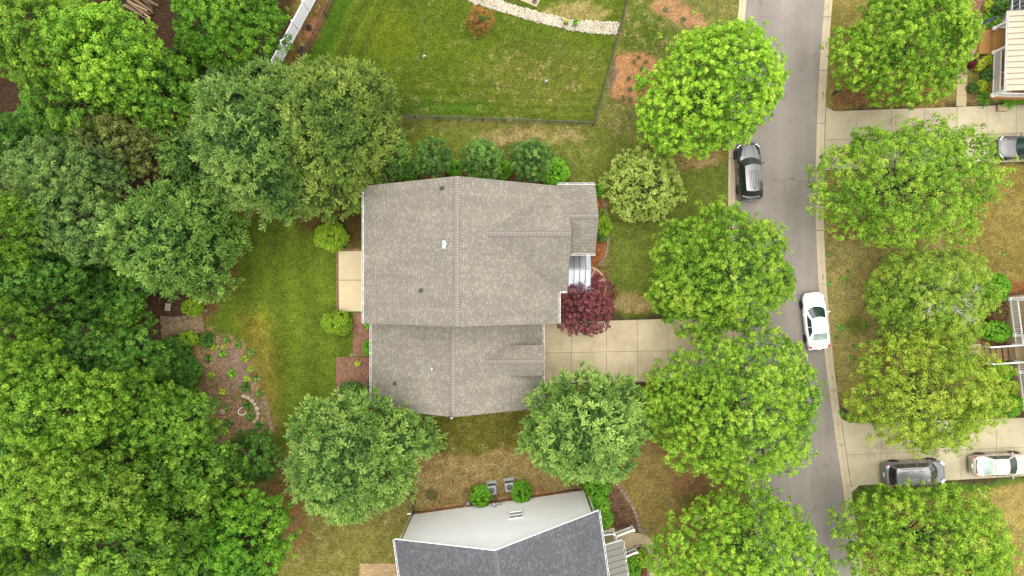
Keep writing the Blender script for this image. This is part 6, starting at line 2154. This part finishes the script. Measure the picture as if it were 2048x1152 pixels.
# ---------------------------------------------------------------- ornamental trees and shrubs round the middle house
plant_tree("ornamental_tree", "dark purple leaved maple in front of the porch", "tree",
           [(1168, 612, 52, 52, .2, 1), (1195, 584, 32, 34, -.2), (1150, 640, 34, 28, -.2), (1185, 642, 34, 28, -.3), (1135, 612, 26, 30, -.3), (1205, 618, 22, 26, -.4)],
           2.5, 1.25, broad_crown, PURPLE, 41, dens=10, rc=.2, leaf=.085, rough=.1, fill=20, K=40, bough=.55, depth=.13, trunk_r=.09, up=.6)
plant_tree("round_shrub", "large light green feathery shrub on the front lawn near the road", "shrub",
           [(1286, 372, 54, 52, .3, 1), (1262, 335, 34, 30, 0), (1310, 335, 36, 32, 0), (1330, 375, 32, 36, -.2), (1305, 408, 36, 30, -.3), (1262, 405, 34, 30, -.3), (1238, 370, 30, 32, -.2)],
           1.9, 1.6, conifer_crown, JUNIPER, 42, dens=8, spray=.34, blade=.14, rough=.12, fill=8, depth=.12, bough=.6, fingers=7, trunk_r=.1)
for i, (x, y, r, lab) in enumerate([(866, 316, 38, "leftmost of three loose dark green small trees behind the taupe roof"), (964, 322, 42, "middle one of three loose dark green small trees behind the taupe roof"), (1060, 324, 42, "rightmost of three loose dark green small trees behind the taupe roof")]):
    plant_tree("ornamental_tree", lab, "tree", jitter_lobes(x, y, r, r, 50 + i, 6, .5), 3.6, 1.9, broad_crown, HOLLY, 50 + i, dens=6.5, rc=.24, leaf=.10, bough=.7, depth=.15, trunk_r=.08, K=40, rough=.16, fill=8, group="small trees behind the house")

def shrub(label, px, py, rx, ry, cols, seed, h=1.0, leaf=.075, name="round_shrub", group=None, bough=.5, depth=.08, dens=None, rc=.13, K=22, lob=5, up=.35, cat="shrub"):
    lobes = [(px, py, rx * .8, ry * .8, .05, 1)]
    r = random.Random(seed)
    for k in range(lob):
        a = 2 * math.pi * k / lob + r.uniform(-.3, .3)
        lobes.append((px + rx * .42 * math.cos(a), py + ry * .42 * math.sin(a), rx * .56, ry * .56, -.06 * h, .85))
    hz = h * .5
    return plant_tree(name, label, cat, lobes, hz, hz * 1.02, broad_crown, cols, seed, dens=dens or 42, rc=rc, leaf=leaf, bough=bough, depth=depth, K=K, trunk_r=.03, zmin=-.8, up=up, rough=.03, fill=60, sprig=.02, group=group)

shrub("clipped lime green bush at the top left corner of the concrete patio", 662, 473, 36, 29, BOX_Y, 61, 1.4)
shrub("clipped lime green bush at the lower left corner of the concrete patio", 674, 647, 31, 25, BOX_Y, 62, 1.4)
shrub("lime bush half hidden by the conifer at the rear corner of the taupe roof", 717, 411, 12, 16, BOX_Y, 63, 1.3)
shrub("glossy green shrub on the brick terrace just above the round conifer", 704, 782, 27, 18, HOLLY, 64, 1.3, .10, depth=.14)
shrub("loose green shrub between the brick walk and the garage wall", 738, 697, 10, 15, BOX, 65, 1.2, .10, depth=.15)
shrub("tiny green plant at the corner where the garage wing meets the house", 736, 651, 5, 5, BOX, 66, .7, .08)
shrub("small dark shrub against the garage wall at the foot of the terrace", 741, 769, 5, 7, HOLLY, 67, .8, .08)
G2 = "bright boxwoods behind the house"
shrub("leftmost bright boxwood behind the taupe roof, next to the conifer", 818, 343, 21, 20, BOX, 71, 1.6, group=G2)
shrub("boxwood behind the ridge of the taupe roof, between two dark small trees", 910, 337, 17, 17, BOX, 72, 1.6, group=G2)
shrub("boxwood between the middle and right dark small trees behind the roof", 1004, 339, 18, 20, BOX, 73, 1.6, group=G2)
shrub("largest bright boxwood, rightmost behind the taupe roof", 1111, 345, 29, 29, BOX, 74, 1.9, group=G2)
shrub("small green bush at the north corner of the small front gable", 1197, 381, 10, 14, BOX, 75, .9)
shrub("bright round bush in the front bed beside the small gable", 1209, 452, 14, 20, BOX_Y, 76, 1.0)
shrub("low dark plant in the front bed just below the bright round bush", 1202, 473, 11, 9, HOLLY, 77, .6)
shrub("small yellow green plant in the front bed above the bright round bush", 1205, 427, 6, 9, BOX_Y, 78, .5)
# round the grey roofed house
shrub("round green shrub left of the two air conditioners", 962, 992, 21, 22, BOX, 81, 1.7, bough=.6)
shrub("round green shrub right of the two air conditioners", 1043, 984, 20, 20, BOX, 82, 1.7, bough=.6)
shrub("upper one of three green shrubs along the right side of the pale wall", 1193, 975, 28, 28, BOX, 83, 1.8, .10, depth=.12)
shrub("middle one of three green shrubs along the right side of the pale wall", 1198, 1008, 22, 22, BOX, 84, 1.6, .10, depth=.12)
shrub("lowest of three green shrubs along the right side of the pale wall", 1210, 1037, 16, 22, BOX, 85, 1.5, .10, depth=.12)
shrub("green shrub below the lower white stair railing", 1264, 1135, 16, 24, BOX, 86, 1.1, .10, depth=.12)
shrub("yellow green shrub inside the bend of the curved footpath", 1283, 1118, 15, 17, BOX_Y, 87, .9, .10, depth=.12)
# right side porches
shrub("clipped green bush at the upper end of the right porch", 1990, 574, 29, 29, BOX, 91, 1.7, .10)
shrub("brown dead looking square bush beside the right porch railing", 1995, 623, 26, 20, BROWN, 92, 1.1, .08, up=.1)
shrub("square clipped green hedge above the wooden porch steps", 1993, 662, 31, 22, BOX, 93, 1.1)
shrub("green hedge just below the wooden porch steps", 2000, 745, 26, 20, BOX, 94, 1.1)
shrub("green bush at the lower end of the right porch by the driveway", 2017, 810, 30, 24, BOX, 95, 1.2)
shrub("lime yellow bush half under the tree by the right porch", 2022, 776, 11, 14, LIME, 96, 1.0, .09)
shrub("lime yellow ball shrub beside the cream porch railing, upper of two touching", 1976, 121, 11, 9, LIME, 101, .8)
shrub("lime yellow ball shrub near the red bush by the footpath", 1961, 130, 10, 10, LIME, 102, .8)
shrub("lime yellow ball shrub alone in the lower porch bed", 1962, 171, 11, 10, LIME, 103, .8)
shrub("small lime shrub at the lower column of the cream porch", 1980, 185, 8, 9, LIME, 104, .7)
shrub("dark red low shrub at the bend of the porch footpath", 1943, 127, 9, 7, RED, 105, .6)
shrub("dark green low shrub in front of the cream porch railing", 1979, 153, 15, 17, HOLLY, 106, .8)
shrub("lime shrub near the top edge left of the house window", 1978, 12, 9, 8, LIME, 107, .8)
shrub("dark green shrub at the top edge below the house window", 2000, 10, 17, 18, HOLLY, 108, 1.2, .1)
shrub("small green shrub at the left of the lower porch bed", 1946, 176, 10, 9, HOLLY, 109, .6)
# garden edge
shrub("yellow green variegated shrub above the pebble path", 384, 615, 21, 17, BOX_Y, 111, .9, .10, depth=.14)
shrub("yellow green variegated shrub below the pebble path", 377, 678, 20, 14, BOX_Y, 112, .9, .10, depth=.14)
shrub("green shrub below the pebble path, left of the variegated one", 345, 700, 34, 26, DEEP, 113, 1.6, .12, depth=.15)
shrub("green shrub at the left edge of the mulched rear bed", 365, 745, 34, 34, DEEP, 114, 1.8, .12, depth=.15)
shrub("loose green shrub at the lower left of the mulched rear bed", 378, 790, 24, 20, OAK, 115, 1.3, .12, depth=.15)
shrub("dark green shrub at the top of the rear bed by the lawn", 414, 680, 13, 15, DEEP, 116, .8, .09)
plant_tree("young_tree", "airy young tree between the rear bed and the round conifer", "tree", jitter_lobes(512, 912, 52, 50, 117, 7, .45), 3.0, 2.0, broad_crown, DEEP, 117, dens=6, rc=.28, leaf=.11, bough=.8, depth=.16, trunk_r=.06, rough=.18, fill=6, K=40)
plant_tree("young_tree", "thin rusty brown young tree on the fenced lawn below the river rock", "tree", jitter_lobes(960, 42, 26, 24, 118, 6, .45), 1.3, .9, conifer_crown, RUST, 118, dens=9, fingers=5, blades=3, spray=.35, blade=.16, depth=.2, bough=.5, trunk_r=.04, rough=.12, fill=0)

# ---------------------------------------------------------------- tufts: day lilies, hostas, weeds
def tuft(label, px, py, r, cols, seed, name="garden_plant", h=.5, n=46, wid=.05, cat="plant", group=None, z=0.0, arch=.55):
    rng = np.random.default_rng(seed)
    q = P(px, py)
    R = r * CAM_H / FPX
    a = rng.uniform(0, 2 * math.pi, n)
    ln = R * rng.uniform(.55, 1.1, n)
    V, Cs = [], []
    tone = rng.uniform(.1, .95, n)
    c = palette(cols, tone, rng, .12)
    for i in range(n):
        d = np.array([math.cos(a[i]), math.sin(a[i]), 0]); w = np.array([-d[1], d[0], 0]) * wid * rng.uniform(.7, 1.4)
        hh = h * rng.uniform(.5, 1.1)
        ts = [0, .35, .7, 1.0]
        pts = [d * ln[i] * t + np.array([0, 0, hh * (1 - (2 * arch * t - arch) ** 2 * 1.2) * min(1, .25 + t * 1.6)]) for t in ts]
        ws = [.45, 1, .9, .1]
        for k in range(3):
            V.append([pts[k] - w * ws[k], pts[k] + w * ws[k], pts[k + 1] + w * ws[k + 1], pts[k + 1] - w * ws[k + 1]])
            Cs.append(c[i])
    me = quad_mesh("foliage", np.array(V), np.array(Cs), [M['leaf']])
    o = put(name, me, None, (q.x, q.y, z))
    tag(o, label, cat, group)
    return o

def pot_plant(t, cols, seed, r, h):
    o = tuft("", 1024, 576, r, cols, seed, "foliage", h, 30, .05)
    o.location = (0, 0, .26); o.parent = t
    for k in ("label", "category"):
        if k in o: del o[k]
pot_plant(POTS[0], LIME, 1, 6, .35)
pot_plant(POTS[1], BOX, 2, 7, .55)

GB = "plants in the mulched rear bed"
for i, (x, y, r, cols, lab) in enumerate([
    (431, 695, 9, LIME, "lime yellow tuft near the top of the rear bed"), (450, 694, 7, LIME, "smaller lime tuft at the top of the rear bed, next to a grey rock"),
    (447, 708, 10, BOX, "bright green clump at the top of the rear bed"), (418, 716, 9, DEEP, "dark green clump at the upper left of the rear bed"),
    (465, 747, 11, BOX, "spiky green clump in the middle of the rear bed"), (495, 757, 8, LIME, "lime yellow tuft at the right border of the rear bed"),
    (493, 773, 13, DEEP, "dark green mound just above the curved stone wall"), (446, 783, 8, LIME, "lime tuft left of the bluish rock in the rear bed"),
    (433, 803, 13, DEEP, "green clump at the left of the rear bed beside the pinkish rock"), (461, 843, 11, DEEP, "dark green clump below the pale angular rock"),
    (454, 864, 8, LIME, "lime tuft at the bottom of the rear bed"), (482, 862, 7, HOLLY, "small blue green plant at the bottom of the rear bed"),
    (432, 842, 10, BOX_Y, "yellow green plant at the lower left of the rear bed"), (398, 803, 12, DEEP, "dark clump at the far left of the rear bed"),
    (498, 810, 13, DEEP, "dark green mound inside the curved stone wall"), (502, 832, 12, DEEP, "dark low plant at the lower end of the curved wall"),
    (520, 850, 12, DEEP, "dark green plant below the curved stone wall"), (515, 755, 10, HOLLY, "green plant on the lawn edge of the rear bed"),
    (503, 738, 9, BOX_Y, "yellow green plant on the upper right border of the rear bed"), (490, 718, 9, BOX_Y, "yellow green low plant on the upper border of the rear bed"),
    (478, 690, 9, DEEP, "dark green plant where the rear bed meets the lawn"), (455, 680, 9, DEEP, "green plant on the top border of the rear bed"),
    (403, 741, 9, HOLLY, "grey green plant at the left of the rear bed"), (425, 750, 8, BOX_Y, "small yellow green plant left of the spiky clump"),
    (520, 785, 9, HOLLY, "green plant right of the curved wall by the lawn"), (455, 814, 9, HOLLY, "blue green plant beside the pale angular rock"),
    (505, 705, 8, HOLLY, "green plant at the upper right rim of the rear bed")]):
    tuft(lab, x, y, r, cols, 200 + i, "garden_plant", .22 + r * .012, 44, .035, group=GB)
for i, (x, y, r, lab) in enumerate([(1968, 196, 24, "big day lily clump at the lower end of the cream porch bed"), (2012, 200, 22, "day lily clump beside the lower corner of the cream porch"), (1980, 40, 25, "day lily clump under the navy flag"),
                                    (2032, 200, 16, "day lily clump at the right edge below the cream porch")]):
    tuft(lab, x, y, r, [AL(70, 120, 30), AL(110, 166, 44), AL(150, 200, 60)], 260 + i, "day_lily", .5, 90, .035)
for i, (x, y, r, cols, lab) in enumerate([
    (1760, 518, 5, DEEP, "dark weed tuft on the right verge below the wide tree"), (1683, 557, 5, DEEP, "left of a pair of weed tufts on the right verge above the white sedan"), (1694, 559, 5, DEEP, "right of a pair of weed tufts on the right verge above the white sedan"),
    (1696, 543, 4, DEEP, "small weed tuft just above the pair on the right verge"), (1738, 605, 7, HOLLY, "weed tuft on the right verge beside the feathery tree"), (1681, 656, 8, DEEP, "largest weed tuft on the verge right of the white sedan"),
    (1730, 650, 8, DEEP, "weed tuft on the verge near the feathery tree, level with the white sedan"), (1708, 692, 5, DEEP, "weed tuft on the verge level with the rear of the white sedan"), (1699, 714, 5, DEEP, "left weed tuft on the verge below the white sedan"),
    (1709, 719, 5, DEEP, "right weed tuft on the verge below the white sedan"), (1658, 569, 6, DEEP, "weed tuft at the kerb just above the white sedan"), (2005, 508, 5, DEEP, "lone weed tuft on the lawn at the right edge"),
    (1672, 672, 6, HOLLY, "weed tuft close to the right side of the white sedan"), (1657, 508, 4, DEEP, "small weed at the right kerb well above the white sedan"), (1683, 825, 7, DEEP, "weed at the foot of the mailbox by the lower driveway"),
    (1699, 826, 6, DEEP, "weed right of the mailbox by the lower driveway"), (1720, 838, 12, DEEP, "low green weeds along the top of the lower right driveway")]):
    tuft(lab, x, y, r, cols, 300 + i, "weed_tuft", .10, 40, .04, group="weed tufts on the right verge")
for i, (x, y, r, lab) in enumerate([(1268, 124, 5, "small plant at the top left of the bare clay patch"), (1291, 124, 5, "small plant at the top right of the bare clay patch"), (1284, 138, 6, "small plant right of centre in the clay patch"), (1273, 155, 8, "largest small plant in the clay patch"),
                                    (1257, 158, 5, "small plant left of the largest one in the clay patch"), (1260, 179, 6, "small plant near the lower part of the clay patch"), (1246, 196, 6, "left of the two lowest plants in the clay patch"), (1259, 201, 6, "right of the two lowest plants in the clay patch"),
                                    (1277, 115, 4, "tiny plant at the top of the clay patch"), (1331, 20, 7, "grey plant in the upper clay patch near the road"), (1386, 26, 6, "green plant at the right of the upper clay patch"), (1366, 40, 7, "grey low plant in the middle of the upper clay patch"), (1318, 72, 8, "bright weed on the lawn above the bright tree")]):
    tuft(lab, x, y, r, [AL(96, 96, 66), AL(120, 120, 76), AL(140, 146, 96)] if i not in (3, 10, 12) else BOX_Y, 340 + i, "young_plant", .2, 34, .03, group="young plants in the bare clay")
tuft("small yellow potted plant on the brick terrace", 717, 727, 7, LIME, 370, "garden_plant", .4, 40, .05)
tuft("dark dead patch of weeds beside the grey roofed house", 862, 990, 14, [AL(96, 82, 44), AL(110, 104, 50), AL(84, 84, 40)], 371, "weed_patch", .08, 90, .05)
for i, (x, y) in enumerate([(604, 100), (618, 56)]):
    tuft(["dark weed clump left of the black fence near the conifer", "dark weed clump left of the black fence near the top edge"][i], x, y, 8, [AL(84, 70, 66), AL(104, 88, 78)], 380 + i, "weed_clump", .35, 60, .035)

# ---------------------------------------------------------------- the woods on the left: every tree its own
OAK_M = [AL(52, 92, 24), AL(84, 132, 34), AL(114, 164, 44), AL(148, 192, 60), AL(180, 212, 84)]
W_G = "trees of the woods on the left"
# px, py, rx, ry, h, half height, palette, label
WOODS = [
    (95, 75, 125, 95, 11.5, 4.2, OAK, "light green tree crown in the top left corner"),
    (215, 110, 105, 90, 11.0, 4.0, OAK, "light green tree right of the top left corner one"),
    (170, 215, 105, 65, 8.5, 3.6, OAK_M, "green tree below the two top left crowns"),
    (310, 175, 85, 80, 8.5, 3.6, OAK_M, "green tree left of the big conifers near the top"),
    (385, 160, 70, 60, 5.0, 2.6, DEEP, "low green tree between the top woods and the big conifers"),
    (462, 52, 114, 92, 8.0, 4.0, [AL(50, 96, 18), AL(88, 146, 28), AL(120, 178, 38), AL(152, 204, 54), AL(184, 222, 84)], "glossy green tree overhanging the white vinyl fence"),
    (250, 292, 82, 58, 8.0, 3.2, OLIVE, "olive brown tree in the middle of the upper woods"),
    (140, 345, 110, 70, 9.5, 3.8, BLUE, "bluish green tree left of the dark conifer, upper"),
    (165, 440, 105, 80, 9.0, 3.6, BLUE, "bluish green tree left of the dark conifer, lower"),
    (12, 300, 50, 70, 8.0, 3.4, DEEP, "green tree cut by the left edge in the upper woods"),
    (20, 470, 62, 78, 11.0, 3.8, OAK, "bright green tree at the left edge, level with the dark conifer"),
    (60, 545, 90, 70, 10.0, 3.6, DEEP, "dark green tree at the left edge below the bright one"),
    (130, 600, 70, 55, 8.0, 3.2, DEEP, "dark green tree left of the garden bench"),
    (215, 590, 85, 60, 5.0, 2.6, DEEP, "low dark tree behind the garden bench"),
    (255, 655, 45, 40, 4.0, 2.2, OAK_M, "low green tree left of the pebble path"),
    (30, 655, 60, 55, 10.5, 3.4, OAK, "bright green crown at the left edge at mid height"),
    (60, 745, 80, 70, 12.0, 3.8, OAK, "bright green crown at the left edge below mid height"),
    (165, 715, 80, 60, 9.0, 3.4, DEEP, "green tree in the middle of the woods, left of the pebble path"),
    (260, 720, 75, 60, 7.0, 3.0, DEEP, "green tree just left of the mulched bed shrubs"),
    (120, 815, 120, 85, 12.0, 4.2, OAK, "big light green crown in the left lower woods"),
    (250, 800, 85, 65, 9.5, 3.6, OAK, "light green crown right of the big one in the lower woods"),
    (330, 850, 95, 75, 8.0, 3.6, OAK_M, "light green tree next to the mulched bed"),
    (400, 935, 80, 70, 6.5, 3.2, OAK_M, "green tree below the mulched bed"),
    (30, 890, 60, 50, 8.0, 3.4, DEEP, "dark crown at the left edge in the lower woods"),
    (85, 985, 110, 90, 13.0, 4.2, [AL(80, 120, 26), AL(118, 164, 40), AL(154, 196, 58), AL(186, 216, 80), AL(206, 226, 104)], "palest yellow green crown at the lower left"),
    (200, 975, 75, 70, 12.0, 3.8, [AL(80, 120, 26), AL(118, 164, 40), AL(154, 196, 58), AL(186, 216, 80), AL(206, 226, 104)], "pale green crown right of the palest one"),
    (290, 960, 85, 75, 9.0, 3.6, OAK_M, "green tree in the centre of the lower woods"),
    (365, 1030, 80, 75, 8.5, 3.4, OAK_M, "green tree of the lower woods towards the lawn"),
    (250, 1090, 105, 75, 11.0, 3.8, OAK, "light green crown near the bottom edge of the woods"),
    (95, 1095, 70, 55, 7.0, 3.0, DEEP, "dark lower crown near the bottom left corner"),
    (20, 1110, 55, 75, 12.5, 3.6, OAK, "light green crown in the bottom left corner"),
    (420, 1100, 70, 70, 6.5, 3.0, DEEP, "darker green tree at the bottom edge inside the woods"),
    (495, 1075, 85, 95, 6.5, 3.4, [AL(50, 96, 18), AL(84, 142, 28), AL(116, 174, 38), AL(150, 202, 56), AL(186, 220, 88)], "glossy green tree at the bottom edge of the woods beside the lawn"),
    (340, 1130, 80, 55, 9.0, 3.4, OAK_M, "green crown on the bottom edge in the middle of the woods"),
    (90, 265, 80, 55, 5.0, 2.6, DEEP, "low shaded tree in the dark gap of the upper left woods"),
    (300, 765, 60, 50, 4.5, 2.4, DEEP, "low dark tree beside the mulched bed"),
    (430, 1010, 55, 45, 4.0, 2.2, DEEP, "low dark tree at the lawn edge of the lower woods"),
    (180, 880, 80, 60, 7.0, 3.0, DEEP, "shaded green tree in the lower woods between pale crowns"),
    (170, 510, 80, 60, 5.5, 2.8, DEEP, "shaded low tree below the bluish crowns"),
]
pools = {}
for i, (x, y, rx, ry, h, hz, cols, lab) in enumerate(WOODS):
    pl = pools.setdefault(tuple(cols[0]), [])
    sh = dict(pool=pl, use=(i if (len(pl) >= 3 and i % 2 == 0) else 0))
    kk = (.82, 1.12, .95, 1.2, .88)[i % 5]
    h2 = h + (1.2 if h > 10 else (-.6 if cols is DEEP else 0))
    plant_tree("woodland_tree", lab, "tree", jitter_lobes(x, y, rx * .98, ry * .98, 400 + i, 7, .48), h2, hz, broad_crown, [tuple(v * kk for v in cc) for cc in cols], 400 + i, share=sh,
               dens=5.2, rc=.31, leaf=.125, bough=1.3, depth=.17, K=48, rough=.28, fill=3, sprig=.08, trunk_r=.17, group=W_G, zmin=-.25)
